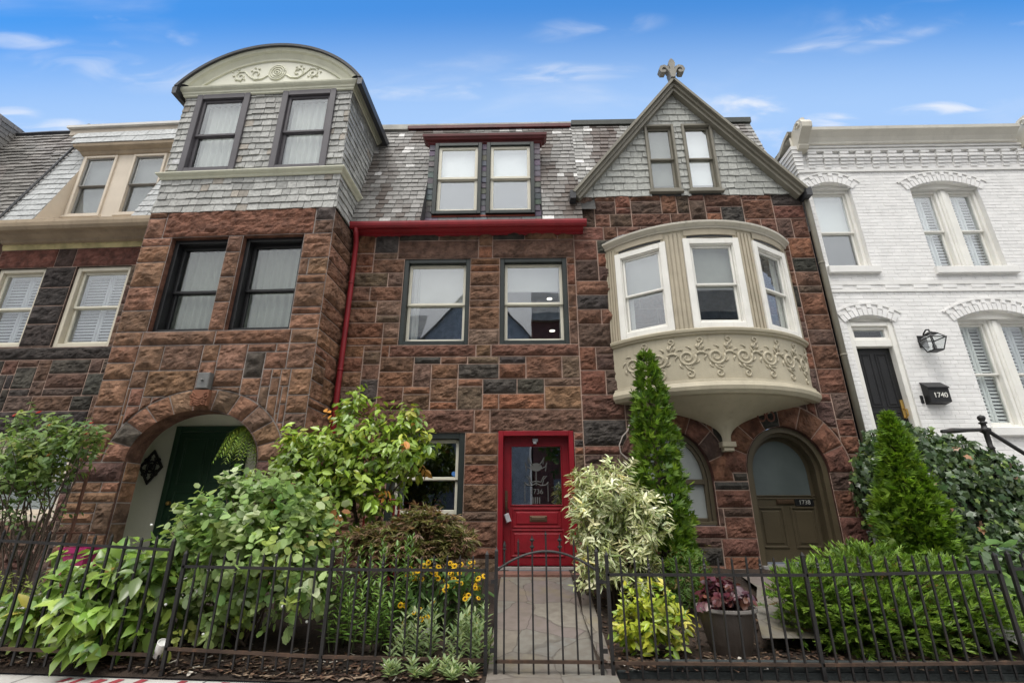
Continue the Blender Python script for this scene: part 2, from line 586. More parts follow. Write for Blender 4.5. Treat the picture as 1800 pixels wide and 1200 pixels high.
# ------------------------------------------------------------------ rock-faced masonry
def stone_block(mb, w, h, emb, tint, rng, step=0.031, bulge=0.045, joint=0.0065):
    """one rock-faced stone; emb(u,v,d) embeds face coordinates with outward depth d"""
    nu = max(3, int(round(w / step)) + 1)
    nv = max(3, int(round(h / step)) + 1)
    rim = min(0.008, w / 8, h / 8)
    us = [joint] + [joint + rim + (w - 2 * joint - 2 * rim) * i / (nu - 1) for i in range(nu)] + [w - joint]
    vs_ = [joint] + [joint + rim + (h - 2 * joint - 2 * rim) * j / (nv - 1) for j in range(nv)] + [h - joint]
    nu += 2
    nv += 2
    jit = 0.004
    D0 = bulge * rng.uniform(0.75, 1.55)
    planes = []
    for _ in range(7):
        cx, cz = rng.uniform(0, w), rng.uniform(0, h)
        planes.append((D0 * rng.uniform(0.55, 1.25), cx, cz, rng.uniform(-0.45, 0.45), rng.uniform(-0.75, 0.45)))
    ph = rng.uniform(0, 90)
    vs = []
    for j, v in enumerate(vs_):
        for i, u in enumerate(us):
            de = min(u - us[0], us[-1] - u, v - vs_[0], vs_[-1] - v)
            uu, vv = u, v
            if de < 1e-6:
                d = 0.0
                wob = noise.noise((u * 9 + ph, v * 9, 1.7)) * jit
                uu += wob if i in (0, nu - 1) else 0
                vv += wob if j in (0, nv - 1) else 0
            else:
                d = 0.55 * D0 + 0.5 * max(0.0, min([p[0] + p[3] * (u - p[1]) + p[4] * (v - p[2]) for p in planes]))
                d += 0.050 * (abs(noise.noise((u * 4.5 + ph, v * 8, ph))) - 0.2) + 0.026 * (0.2 - abs(noise.noise((u * 11 + ph, v * 17, ph + 7)))) + 0.014 * noise.noise((u * 24 + ph, v * 30, ph))
                d = min(d, 0.012 + 0.62 * de)
                d = max(d, 0.012)
            vs.append(emb(uu, vv, d))
    fs = []
    for j in range(nv - 1):
        for i in range(nu - 1):
            a = j * nu + i
            fs.append((a, a + 1, a + nu + 1, a + nu))
    mb.add(vs, fs, mat=0, tint=tint)


def gridlines(a, b, forced, step):
    pts = sorted(set([a, b] + [f for f in forced if a < f < b]))
    out = [pts[0]]
    for p, q in zip(pts[:-1], pts[1:]):
        n = max(1, int(round((q - p) / step)))
        out += [p + (q - p) * i / n for i in range(1, n + 1)]
    return out


def masonry(mb, x0, x1, z0, z1, holes, fixed, arches, emb, palette, seed, ux=0.135, uz=0.128, bulge=0.046, hw=(0.13, 0.58, 0.29)):
    """random coursed ashlar. holes: rects; fixed: rect stones (lintels, sills) with optional tint;
    arches: dicts cx, zs, ri, ro (rx,rz pairs), n voussoirs.  emb(x,z,d) -> point"""
    rng = random.Random(seed)
    fx = [v for r in holes + [f[:4] for f in fixed] for v in r[:2]]
    fz = [v for r in holes + [f[:4] for f in fixed] for v in r[2:4]]
    for a in arches:
        fz.append(a['zs'])
        fx += [a['cx'] - a['ri'][0], a['cx'] + a['ri'][0]]
    xs = gridlines(x0, x1, fx, ux)
    zs = gridlines(z0, z1, fz, uz)
    nx, nz = len(xs) - 1, len(zs) - 1
    free = [[True] * nx for _ in range(nz)]

    def in_outer(x, z, a, s=1.0):
        dx, dz = (x - a['cx']) / (a['ro'][0] * s), (z - a['zs']) / (a['ro'][1] * s)
        return z >= a['zs'] - 1e-6 and dx * dx + dz * dz < 1

    cells_open = [[False] * nx for _ in range(nz)]
    for j in range(nz):
        for i in range(nx):
            cx, cz = (xs[i] + xs[i + 1]) / 2, (zs[j] + zs[j + 1]) / 2
            for h in holes:
                if h[0] < cx < h[1] and h[2] < cz < h[3]:
                    free[j][i] = False
                    cells_open[j][i] = True
            for a in arches:
                if in_outer(cx, cz, a, 0.93):
                    free[j][i] = False
                if cz > a['zs'] and any(((px - a['cx']) / (a['ri'][0] + 0.02)) ** 2 + ((pz - a['zs']) / (a['ri'][1] + 0.02)) ** 2 < 1 for px in (xs[i], xs[i + 1]) for pz in (zs[j], zs[j + 1])):
                    cells_open[j][i] = True
    rects = []
    for f in fixed:
        rects.append((f[0], f[1], f[2], f[3], f[4] if len(f) > 4 else None))
        for j in range(nz):
            for i in range(nx):
                cx, cz = (xs[i] + xs[i + 1]) / 2, (zs[j] + zs[j + 1]) / 2
                if f[0] < cx < f[1] and f[2] < cz < f[3]:
                    free[j][i] = False
    for j in range(nz):
        i = 0
        while i < nx:
            if not free[j][i]:
                i += 1
                continue
            run = 0
            while i + run < nx and free[j][i + run]:
                run += 1
            h = rng.choices((1, 2, 3), hw)[0]
            w = rng.choice((2, 3, 3, 4, 4, 5, 5)) if h > 1 else rng.choice((3, 4, 5))
            w = min(w, run)
            if run - w == 1:
                w += 1 if w < 5 else -1
            w = max(1, min(w, run))
            while h > 1 and not (j + h <= nz and all(free[j + a][i + b] for a in range(h) for b in range(w))):
                h -= 1
            for a in range(h):
                for b in range(w):
                    free[j + a][i + b] = False
            rects.append((xs[i], xs[i + w], zs[j], zs[j + h], None))
            i += w
    # mortar bed
    o = len(mb.v)
    idx = {}

    def vid(i, j):
        if (i, j) not in idx:
            idx[(i, j)] = len(mb.v)
            mb.v.append(emb(xs[i], zs[j], 0.004))
            mb.t.append((0.4, 0.35, 0.3))
        return idx[(i, j)]
    for j in range(nz):
        for i in range(nx):
            if not cells_open[j][i]:
                mb.f.append((vid(i, j), vid(i + 1, j), vid(i + 1, j + 1), vid(i, j + 1)))
                mb.m.append(1)

    def pick():
        c = rng.choices([p[1] for p in palette], [p[0] for p in palette])[0]
        k = rng.uniform(0.90, 1.36)
        return tuple(max(0.004, v * w_ * k * rng.uniform(0.94, 1.06)) for v, w_ in zip(c, (0.93, 1.0, 0.95)))
    for (a0, a1, b0, b1, tt) in rects:
        def e(u, v, d, a0=a0, b0=b0):
            x, z = a0 + u, b0 + v
            for a in arches:
                if in_outer(x, z, a, 1.01):
                    dx, dz = (x - a['cx']) / a['ro'][0], (z - a['zs']) / a['ro'][1]
                    q = math.hypot(dx, dz) or 1
                    x, z, d = a['cx'] + dx / q * a['ro'][0] * 1.012, a['zs'] + dz / q * a['ro'][1] * 1.012, min(d, 0.012)
            return emb(x, z, d)
        stone_block(mb, a1 - a0, b1 - b0, e, tt or pick(), rng, bulge=bulge)
    for a in arches:
        n = a['n']
        (ix, iz), (ox, oz) = a['ri'], a['ro']
        cuts = [math.pi * k / n for k in range(n + 1)]
        # mortar ring
        rows = [[emb(a['cx'] + (ix + (ox - ix) * q) * math.cos(t), a['zs'] + (iz + (oz - iz) * q) * math.sin(t), 0.0045) for q in (0, 1.04)] for t in [math.pi * k / 40 for k in range(41)]]
        mb.grid(rows, mat=1)
        for k in range(n):
            t0, t1 = cuts[k], cuts[k + 1]
            L = (t1 - t0) * (ix + ox + iz + oz) / 4
            H = ((ox - ix) + (oz - iz)) / 2

            def e(u, v, d, t0=t0, t1=t1, L=L, H=H):
                t = t0 + (t1 - t0) * u / L
                q = v / H
                return emb(a['cx'] + (ix + (ox - ix) * q) * math.cos(t), a['zs'] + (iz + (oz - iz) * q) * math.sin(t), d)
            stone_block(mb, L, H, e, pick(), rng, bulge=bulge * 1.1, joint=0.0045)


def reveals(mb, x0, x1, z0, z1, y0, y1, tint, mat=0, top=True):
    k = dict(mat=mat, tint=tint)
    mb.quad((x0, y0, z0), (x0, y0, z1), (x0, y1, z1), (x0, y1, z0), **k)
    mb.quad((x1, y0, z0), (x1, y1, z0), (x1, y1, z1), (x1, y0, z1), **k)
    if top:
        mb.quad((x0, y0, z1), (x1, y0, z1), (x1, y1, z1), (x0, y1, z1), **k)
    mb.quad((x0, y0, z0), (x0, y1, z0), (x1, y1, z0), (x1, y0, z0), **k)


def arch_reveal(mb, cx, zs, rx, rz, zb, y0, y1, tint, mat=0):
    pts = [(cx + rx, zb)] + [(cx + rx * math.cos(math.pi * k / 32), zs + rz * math.sin(math.pi * k / 32)) for k in range(33)] + [(cx - rx, zb)]
    mb.grid([[(x, y0, z) for x, z in pts], [(x, y1, z) for x, z in pts]], mat=mat, tint=tint)


# ------------------------------------------------------------------ slates
def slates(mb, v0, v1, emb, intervals, tintf, rng, e=0.135, w=0.19, th=0.013, wild=1.0):
    """rows of slates over a face; intervals(v) -> [(u0,u1)], emb(u,v,d)"""
    n = max(1, int(round((v1 - v0) / e)))
    e = (v1 - v0) / n
    for r in range(n):
        va = v0 + r * e
        for (a, b) in intervals(va + e * 0.5):
            u = a - rng.uniform(0.0, 1.0) * w
            while u < b - 0.005:
                ww = w * rng.uniform(0.72, 1.3)
                p, q = max(u, a), min(u + ww - 0.007, b)
                u += ww
                if q - p < 0.012:
                    continue
                dz = rng.uniform(-0.006, 0.006) * wild
                sk = rng.uniform(-0.004, 0.004) * wild
                t1 = th * rng.uniform(0.75, 1.4)
                vt = min(va + e * 1.12, v1)
                vs = [emb(p, va + dz - sk, t1), emb(q, va + dz + sk, t1), emb(q, vt, 0.004), emb(p, vt, 0.004),
                      emb(p, va + dz - sk, 0.0), emb(q, va + dz + sk, 0.0), emb(q, vt, 0.0), emb(p, vt, 0.0)]
                mb.add(vs, [(0, 1, 2, 3), (4, 5, 1, 0), (5, 6, 2, 1), (7, 4, 0, 3)], mat=0, tint=tintf((p + q) / 2, va, rng))


def holed_box(mb, x0, x1, y0, y1, z0, z1, holes, **k):
    """box whose front face (-y) has rectangular openings"""
    xs = sorted({x0, x1} | {h[i] for h in holes for i in (0, 1)})
    zs = sorted({z0, z1} | {h[i] for h in holes for i in (2, 3)})
    for i in range(len(xs) - 1):
        for j in range(len(zs) - 1):
            cx, cz = (xs[i] + xs[i + 1]) / 2, (zs[j] + zs[j + 1]) / 2
            if any(h[0] < cx < h[1] and h[2] < cz < h[3] for h in holes):
                continue
            mb.quad((xs[i], y0, zs[j]), (xs[i + 1], y0, zs[j]), (xs[i + 1], y0, zs[j + 1]), (xs[i], y0, zs[j + 1]), **k)
    mb.quad((x0, y0, z0), (x0, y0, z1), (x0, y1, z1), (x0, y1, z0), **k)
    mb.quad((x1, y0, z0), (x1, y1, z0), (x1, y1, z1), (x1, y0, z1), **k)
    mb.quad((x0, y0, z1), (x1, y0, z1), (x1, y1, z1), (x0, y1, z1), **k)
    mb.quad((x0, y1, z0), (x0, y1, z1), (x1, y1, z1), (x1, y1, z0), **k)


# ------------------------------------------------------------------ windows
def sash_set(x0, x1, z0, z1, y, w, meet, off=0.035):
    mb = MB()
    mb.ring(x0, x1, meet - w * 0.45, z1, w, y, y + 0.04, wb=w * 0.9)
    mb.ring(x0, x1, z0, meet + w * 0.45, w, y + off, y + off + 0.04, wb=w * 1.25)
    return mb


def pane_quad(x0, x1, z0, z1, y):
    mb = MB()
    mb.box(x0, x1, y, y + 0.004, z0, z1)
    return mb


def wavy(x0, x1, z0, z1, y, amp=0.015, waves=7):
    mb = MB()
    n = 48
    xs = [x0 + (x1 - x0) * i / n for i in range(n + 1)]
    rows = []
    for z, k in ((z0, 1.2), ((z0 + z1) / 2, 1.0), (z1, 0.7)):
        rows.append([(x, y + amp * k * math.sin((x - x0) / (x1 - x0) * waves * 6.283 + 0.6 * math.sin(x * 9 + z)), z) for x in xs])
    mb.grid(rows)
    return mb


def louvres(x0, x1, z0, z1, y, pitch=0.055, stile=0.045):
    mb = MB()
    mid = (x0 + x1) / 2
    for a, b in ((x0, mid - 0.004), (mid + 0.004, x1)):
        mb.ring(a, b, z0, z1, stile, y, y + 0.025)
        n = int((z1 - z0 - 2 * stile) / pitch)
        for k in range(n):
            z = z0 + stile + (k + 0.5) * (z1 - z0 - 2 * stile) / n
            mb.add([(a + stile, y + 0.022, z + 0.022), (b - stile, y + 0.022, z + 0.022), (b - stile, y - 0.004, z - 0.020), (a + stile, y - 0.004, z - 0.020)], [(0, 1, 2, 3)])
    return mb


def window(parent, x0, x1, z0, z1, y, case=None, casew=0.05, cased=0.06, sash=None, sashw=0.045, meet=None, glass=None, back=None, nested=True, sill=0.0, depth=1.1, label=None, room=True):
    """double-hung window facing -y. casing front at y-cased. back: list of tuples describing what hangs behind the glass"""
    m = MB()
    m.ring(x0, x1, z0, z1, casew, y - cased, y + 0.09)
    if sill:
        m.bbox(x0 - 0.03, x1 + 0.03, y - cased - sill, y + 0.05, z0 - 0.05, z0 - 0.001)
    w = m.build('window' if nested else 'window_frame', case, parent)
    if label:
        w['label'] = label
    p = w if nested else parent
    a, b, c, d = x0 + casew, x1 - casew, z0 + casew, z1 - casew
    meet = meet if meet is not None else (c + d) / 2
    sash_set(a + 0.001, b - 0.001, c + 0.001, d - 0.001, y - 0.01, sashw, meet).build('sash', sash, p)
    pane_quad(a + sashw * 0.8, b - sashw * 0.8, meet, d - sashw * 0.8, y + 0.012).build('pane', glass or GLASS, p)
    pane_quad(a + sashw * 0.8, b - sashw * 0.8, c + sashw, meet, y + 0.047).build('pane', glass or GLASS, p)
    for bk in (back or []):
        kind, mat = bk[0], bk[1]
        q = bk[2] if len(bk) > 2 else (0, 1, 0, 1)
        X0, X1 = a + (b - a) * q[0], a + (b - a) * q[1]
        Z0, Z1 = c + (d - c) * q[2], c + (d - c) * q[3]
        if kind == 'curtain':
            wavy(X0, X1, Z0, Z1, y + 0.13, 0.018, max(2, int((X1 - X0) * 9))).build('curtain', mat, p, smooth=True)
        elif kind == 'blind_or_reflection':
            mb = MB()
            mb.box(X0, X1, y + 0.10, y + 0.105, Z0, Z1)
            mb.box(X0, X1, y + 0.097, y + 0.112, Z0 - 0.02, Z0)
            mb.build('blind_or_reflection', mat, p)
        elif kind == 'screen':
            mb = MB()
            mb.box(X0, X1, y + 0.094, y + 0.097, Z0, Z1)
            mb.build('screen', mat, p)
        elif kind == 'shutter':
            louvres(X0, X1 + 0.05, Z0, Z1, y + 0.098).build('shutter', mat, p)
    if room:
        mb = MB()
        e = 0.02
        X0, X1, Z0, Z1, Y0, Y1 = x0 + e, x1 - e, z0 + e, z1 - e, y + 0.092, y + depth
        g = 0.25
        mb.quad((X0 - g, Y1, Z0 - g), (X1 + g, Y1, Z0 - g), (X1 + g, Y1, Z1 + g), (X0 - g, Y1, Z1 + g))
        mb.quad((X0, Y0, Z0), (X0 - g, Y1, Z0 - g), (X0 - g, Y1, Z1 + g), (X0, Y0, Z1))
        mb.quad((X1, Y0, Z0), (X1, Y0, Z1), (X1 + g, Y1, Z1 + g), (X1 + g, Y1, Z0 - g))
        mb.quad((X0, Y0, Z1), (X0 - g, Y1, Z1 + g), (X1 + g, Y1, Z1 + g), (X1, Y0, Z1))
        mb.quad((X0, Y0, Z0), (X1, Y0, Z0), (X1 + g, Y1, Z0 - g), (X0 - g, Y1, Z0 - g))
        mb.build('room', INTERIOR, p)
    return w


def front(y):
    return lambda x, z, d: (x, y - d, z)


def scroll(cx, cz, r0, r1, turns, a0, n=26, flip=1):
    out = []
    for i in range(n + 1):
        t = i / n
        r = r0 + (r1 - r0) * t
        a = a0 + flip * turns * 2 * math.pi * t
        out.append((cx + r * math.cos(a), cz + r * math.sin(a)))
    return out

# =================================================================== ROW HOUSES
rng = random.Random(5)


def mansard(xa, y0, z0, run, z1):
    """embedding for a steep roof plane: starts at (y0,z0), goes back `run` metres per metre of rise"""
    L = math.hypot(1, run)
    s = (run / L, 1 / L)
    return lambda u, v, d: (u, y0 + v * s[0] - d * s[1], z0 + v * s[1] + d * s[0]), (z1 - z0) * L, L


def stain_tint(base, white, stain, wp=0.06, sp=0.5, seed=0.0, var=0.22):
    def f(u, v, r):
        if r.random() < wp:
            c = white
        else:
            c = base
        k = r.uniform(1 - var, 1 + var)
        c = [x * k for x in c]
        n = noise.noise((u * 1.5 + seed, v * 0.45, seed)) + 0.35 * noise.noise((u * 5, v * 1.6, seed + 3))
        m = max(0.0, min(1.0, (n + 0.10) * 3.0)) * sp
        m *= r.uniform(0.6, 1.0)
        return tuple(max(0.01, a * (1 - m) + b * m) for a, b in zip(c, stain))
    return f


def gutter(x0, x1, y, z, r, mat, parent, joints=()):
    mb = MB()
    pr = [(-r, r * 0.9), (-r * 1.02, r * 0.2), (-r * 0.85, -r * 0.5), (-r * 0.4, -r), (r * 0.5, -r), (r, -r * 0.6), (r, r * 0.9), (r * 0.9, r * 0.9), (r * 0.9, -r * 0.5), (-r * 0.3, -r * 0.85), (-r * 0.9, r * 0.2), (-r * 0.9, r * 0.9)]
    rows = [[(x, y + a, z + b) for a, b in pr] for x in (x0, x1)]
    mb.grid(rows, closed=True)
    mb.add(rows[0], [tuple(range(len(pr)))])
    mb.add(rows[1], [tuple(range(len(pr) - 1, -1, -1))])
    for xj in joints:
        sc_ = 1.035
        rows = [[(x, y + a * sc_, z + b * sc_) for a, b in pr[:6]] for x in (xj - 0.018, xj + 0.018)]
        mb.grid(rows)
    return mb.build('gutter', mat, parent)


def cornice(x0, x1, y, prof, mat, name, parent, ret=True):
    """prof: (proj, z) pairs; returns run back to the wall"""
    mb = MB()
    rows = []
    for p, z in prof:
        e = p if ret else 0
        rows.append([(x0 - e, y + 0.12, z), (x0 - e, y - p, z), (x1 + e, y - p, z), (x1 + e, y + 0.12, z)])
    mb.grid(rows)
    t = rows[-1]
    mb.add(t, [(3, 2, 1, 0)])
    mb.add(rows[0], [(0, 1, 2, 3)])
    return mb.build(name, mat, parent)


# ---------------------------------------------------------------- D: the red-trimmed brownstone in the middle
hD = thing('row_house', 'brownstone row house with red front door, red gutter and paired red-corniced dormer windows', 'house', (0, 7.3, 0))
PAL_D = [(42, (0.162, 0.082, 0.054)), (22, (0.185, 0.080, 0.050)), (17, (0.060, 0.049, 0.044)), (19, (0.140, 0.086, 0.062))]
mb = MB()
holesD = [(-2.0, -0.87, 3.85, 5.41), (-0.37, 0.76, 3.85, 5.41), (-2.0, -0.87, 1.20, 2.45), (-0.37, 0.76, 0.42, 2.45)]
fixD = [(-2.13, -0.74, 5.41, 5.76, (0.140, 0.082, 0.060)), (-0.50, 0.90, 5.41, 5.76, (0.138, 0.080, 0.058)),
        (-2.13, -0.74, 3.65, 3.85, (0.14, 0.068, 0.048)), (-0.50, 0.90, 3.65, 3.85, (0.14, 0.068, 0.048)),
        (-2.26, -0.74, 2.45, 2.80, (0.15, 0.078, 0.056)), (-0.50, 0.90, 2.45, 2.80, (0.138, 0.078, 0.056)),
        (-0.87, -0.37, 2.12, 2.45), (-0.87, -0.37, 1.70, 1.98), (-0.87, -0.37, 0.86, 1.20, (0.15, 0.078, 0.052))]
masonry(mb, -2.96, 0.90, 0.40, 6.06, holesD, fixD, [], front(0.0), PAL_D, 21)
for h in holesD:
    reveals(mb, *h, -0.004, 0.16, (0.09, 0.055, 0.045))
mb.build('wall', [STONE, MORTAR], hD, tint=True)
fD, LD, kD = mansard(0, -0.20, 6.02, 1 / 3.0, 8.90)
DX0, DX1 = -1.74, 0.36


def ivD(v):
    z = 6.02 + v / kD
    if z < 8.12:
        return [(-2.94, DX0), (DX1, 1.05)]
    return [(-2.94, 1.05)]


mb = MB()
slates(mb, 0, LD, fD, ivD, stain_tint((0.215, 0.208, 0.195), (0.52, 0.51, 0.49), (0.070, 0.048, 0.036), 0.08, 1.0, 2.0), rng, e=0.128, w=0.17, th=0.018)
for a, b, v0, v1 in ((-2.96, DX0, 0, LD), (DX1, 1.05, 0, LD), (DX0, DX1, (8.12 - 6.02) * kD, LD)):
    mb.quad(fD(a, v0, -0.003), fD(b, v0, -0.003), fD(b, v1, -0.003), fD(a, v1, -0.003), tint=(0.05, 0.048, 0.045))
mb.build('roof', SLATE, hD, tint=True)
# inset dormer with two windows
dm = MB()
YD = 0.13
holed_box(dm, DX0, DX1, YD + 0.02, 1.0, 6.0, 8.14, [(-1.60, -0.76, 6.40, 7.92), (-0.62, 0.22, 6.40, 7.92)])
for x in (DX0 + 0.002, DX1 - 0.002):
    dm.add([(x, -0.24, 6.06), (x, YD + 0.02, 6.06), (x, YD + 0.02, 7.2), (x, -0.2, 6.1)], [(0, 1, 2, 3)])
dorm = dm.build('dormer', paint("dormer_side_slate", (0.060, 0.058, 0.060), 0.6, 0.2), hD)
sm = MB()
for a, b in ((DX0, -1.625), (-0.735, -0.645), (0.245, DX1)):
    slates(sm, 6.20, 7.95, lambda u, v, d: (u, YD + 0.012 - d, v), lambda v, a=a, b=b: [(a, b)], lambda u, v, r: tuple(x * r.uniform(0.8, 1.25) for x in (0.10, 0.098, 0.108)), rng, e=0.125, w=3.0)
slates(sm, 6.06, 6.32, lambda u, v, d: (u, YD - 0.05 + (v - 6.06) * 0.2 - d, v), lambda v: [(DX0, DX1)], lambda u, v, r: tuple(x * r.uniform(0.8, 1.2) for x in (0.13, 0.13, 0.135)), rng, e=0.13, w=0.3)
sm.build('slate_strip', SLATE, dorm, tint=True)
cornice(DX0 - 0.02, DX1 + 0.02, YD + 0.02, [(0.01, 7.96), (0.025, 7.99), (0.03, 8.01), (0.075, 8.03), (0.085, 8.06), (0.11, 8.08), (0.115, 8.13), (0.09, 8.14)], DARKRED, 'cornice', dorm)
mb = MB()
mb.box(-1.62, 0.24, YD - 0.01, YD + 0.02, 6.33, 6.365)
mb.build('sill_strip', paint("faded_orange_red_paint", (0.28, 0.06, 0.035), 0.6, 0.2), dorm)
for a, b in ((-1.625, -0.735), (-0.645, 0.245)):
    window(dorm, a, b, 6.37, 7.95, YD, DKGREEN, 0.07, 0.05, SASHW, 0.06, 7.17, GLASSR, [('blind_or_reflection', BLIND, (0, 1, 0.48, 1)), ('screen', SCREEN, (0, 1, 0, 0.5))], nested=False, depth=0.7)
# ridge trim
mb = MB()
mb.box(-2.36, 1.04, 0.70, 0.80, 8.90, 8.975)
mb.build('ridge_board', DARKRED, hD)
mb = MB()
mb.box(-2.95, 1.05, 0.72, 0.95, 8.985, 9.03)
mb.box(-2.95, -2.37, 0.69, 0.80, 8.88, 8.98)
mb.box(-2.5, -2.22, 0.80, 1.0, 9.032, 9.10)
mb.build('ridge_coping', paint("grey_coping", (0.42, 0.41, 0.37), 0.7, 0.2), hD)
gutter(-2.93, 1.10, -0.225, 5.945, 0.056, RED, hD, (-1.9, -1.25, -0.55, 0.25))
mb = MB()
rows = [[(-2.92, 0.02 - p, z), (1.06, 0.02 - p, z)] for p, z in ((0.02, 5.845), (0.06, 5.85), (0.07, 5.875), (0.12, 5.89), (0.165, 5.915), (0.165, 6.06))]
mb.grid(rows)
mb.quad((1.06, 0.0, 5.845), (1.06, -0.10, 5.88), (1.06, -0.15, 5.915), (1.06, 0.0, 5.915))
mb.build('fascia', RED, hD)
mb = MB()
mb.tube([(-2.83, -0.22, 5.91), (-2.83, -0.18, 5.80), (-2.84, -0.105, 5.68), (-2.84, -0.10, 5.0), (-2.85, -0.10, 3.0), (-2.85, -0.10, 0.8)], 0.043, 10)
for z in (4.9, 3.4, 1.9):
    mb.tube([(-2.845, -0.10, z), (-2.845, -0.10, z + 0.03)], 0.048, 10)
mb.build('downspout', RED, hD, smooth=True)
# second-floor and ground-floor windows
window(hD, -2.0, -0.87, 3.85, 5.41, 0.10, DKGREEN, 0.075, 0.09, SASHW, 0.05, 4.60, GLASSR, [('curtain', SHEER, (0.02, 0.18, 0, 1)), ('blind_or_reflection', SHEER, (0.18, 1.0, 0.53, 1))], label='second-floor window with dark surround, a pale curtain inside')  # pale sheet behind the upper sash stands in for the sky's reflection
window(hD, -0.37, 0.76, 3.85, 5.41, 0.10, DKGREEN, 0.075, 0.09, SASHW, 0.05, 4.60, GLASSR, [('curtain', SHEER, (0.93, 1.0, 0, 1)), ('blind_or_reflection', SHEER, (0, 0.93, 0.68, 1))])  # top sheet likewise imitates sky mirrored in the pane
wg = window(hD, -2.0, -0.87, 1.20, 2.45, 0.10, DKGREEN, 0.09, 0.09, SASHW, 0.05, 1.79, GLASSD, [('curtain', SHEERG, (0.02, 0.14, 0, 0.5))])
mb = MB()
mb.lathe([(0.001, 0), (0.035, 0), (0.035, 0.004), (0.001, 0.004)], n=16)
st = mb.build('sticker', BLUEST, wg)
st.location = (-1.03, 0.105, 1.86)
st.rotation_euler = (R(90), 0, 0)
# ceiling lamps seen through the right window
mb = MB()
mb.lathe([(0.001, 0), (0.05, 0), (0.05, 0.01), (0.001, 0.01)], (0.50, 0.75, 4.98))
mb.lathe([(0.001, 0), (0.05, 0), (0.05, 0.01), (0.001, 0.01)], (0.52, 0.55, 4.28))
em, t_, p_ = new_mat("lit_ceiling_lamp")
p_.inputs['Emission Color'].default_value = (1, 0.93, 0.8, 1)
p_.inputs['Emission Strength'].default_value = 1.6
mb.build('ceiling_lamp', em, hD)
# red door
mb = MB()
mb.ring(-0.37, 0.75, 0.60, 2.47, 0.075, -0.03, 0.16, wb=0.02)
dfr = mb.build('door_frame', REDD, hD)
mb = MB()
YL = 0.11
lx0, lx1, lz0, lz1 = -0.294, 0.674, 0.625, 2.394
gx0, gx1, gz0, gz1 = -0.19, 0.575, 1.41, 2.27
mb.box(lx0, gx0, YL, YL + 0.045, lz0, lz1)
mb.box(gx1, lx1, YL, YL + 0.045, lz0, lz1)
mb.box(gx0, gx1, YL, YL + 0.045, gz1, lz1)
mb.box(gx0, gx1, YL, YL + 0.045, lz0, gz0)
for a, b, c, d in ((-0.13, 0.515, 1.14, 1.345), (-0.16, 0.545, 0.76, 1.06)):
    mb.ring(a - 0.03, b + 0.03, c - 0.03, d + 0.03, 0.022, YL - 0.012, YL + 0.001)
    mb.bbox(a + 0.02, b - 0.02, YL - 0.012, YL + 0.001, c + 0.02, d - 0.02, b=0.01)
mb.ring(gx0 - 0.002, gx1 + 0.002, gz0 - 0.002, gz1 + 0.002, 0.018, YL - 0.012, YL + 0.03)
dr = mb.build('front_door', REDD, hD)
mb = MB()
mb.box(gx0 + 0.01, gx1 - 0.01, YL + 0.015, YL + 0.02, gz0 + 0.01, gz1 - 0.01)
mb.build('pane', GLASSR, dr)
mb = MB()
y = YL + 0.011
mb.add([(0.19 + 0.088 * math.cos(2 * math.pi * k / 24), y, 1.955 + 0.06 * math.sin(2 * math.pi * k / 24)) for k in range(24)], [tuple(range(23, -1, -1))])
for fl in (-1, 1):
    for sc_ in ([(0.15, 1.98), (0.10, 2.03), (0.07, 2.10), (0.085, 2.0)], [(0.11, 1.93), (0.05, 1.96), (0.03, 2.02), (0.05, 1.90)], [(0.19, 1.75), (0.12, 1.74), (0.08, 1.82), (0.03, 1.83), (0.08, 1.78), (0.10, 1.70)], [(0.185, 1.72), (0.12, 1.69), (0.05, 1.70), (0.01, 1.74)]):
        mb.tube([(0.19 + fl * (x - 0.19), y, z) for x, z in sc_], 0.009, 4)
    mb.tube([(0.19 + fl * 0.17, y, 1.72), (0.19 + fl * 0.17, y, 1.47)], 0.007, 4)
mb.tube([(0.19, y, 1.90), (0.19, y, 1.69)], 0.010, 4)
mb.build('etching', ETCH, dr)
text_obj('etched_number', '1736', 0.10, 0.001, (0.19, YL + 0.008, 1.605), paint('etched_digits', (0.11, 0.11, 0.105), 0.6, 0.05, 0), dr)
mb = MB()
for k in range(4):
    mb.box(0.13 + k * 0.032, 0.147 + k * 0.032, y - 0.002, y, 1.44, 1.53)
mb.build('etched_stripes', ETCH, dr)
rm = MB()
rm.quad((-0.5, 1.3, 0.6), (0.9, 1.3, 0.6), (0.9, 1.3, 2.6), (-0.5, 1.3, 2.6))
rm.quad((-0.5, 0.165, 0.6), (-0.5, 1.3, 0.6), (-0.5, 1.3, 2.6), (-0.5, 0.165, 2.6))
rm.quad((0.9, 0.165, 0.6), (0.9, 1.3, 0.6), (0.9, 1.3, 2.6), (0.9, 0.165, 2.6))
rm.quad((-0.5, 0.165, 2.6), (0.9, 0.165, 2.6), (0.9, 1.3, 2.6), (-0.5, 1.3, 2.6))
rm.quad((-0.5, 0.165, 0.6), (0.9, 0.165, 0.6), (0.9, 1.3, 0.6), (-0.5, 1.3, 0.6))
rm.build('room', INTERIOR, dr)
mb = MB()
mb.bbox(0.085, 0.335, YL - 0.02, YL, 1.19, 1.275)
mb.bbox(0.11, 0.31, YL - 0.028, YL - 0.018, 1.207, 1.258)
mb.build('mail_slot', BRONZE, dr)
mb = MB()
mb.bbox(-0.272, -0.232, YL - 0.012, YL, 1.36, 1.62, b=0.004)
mb.tube([(-0.252, YL - 0.01, 1.47), (-0.252, YL - 0.06, 1.46), (-0.252, YL - 0.065, 1.40), (-0.252, YL - 0.05, 1.31), (-0.252, YL - 0.005, 1.29)], 0.010, 6)
mb.build('door_handle', BRONZE, dr)
mb = MB()
mb.bbox(0.14, 0.225, YL - 0.05, YL, 2.325, 2.37)
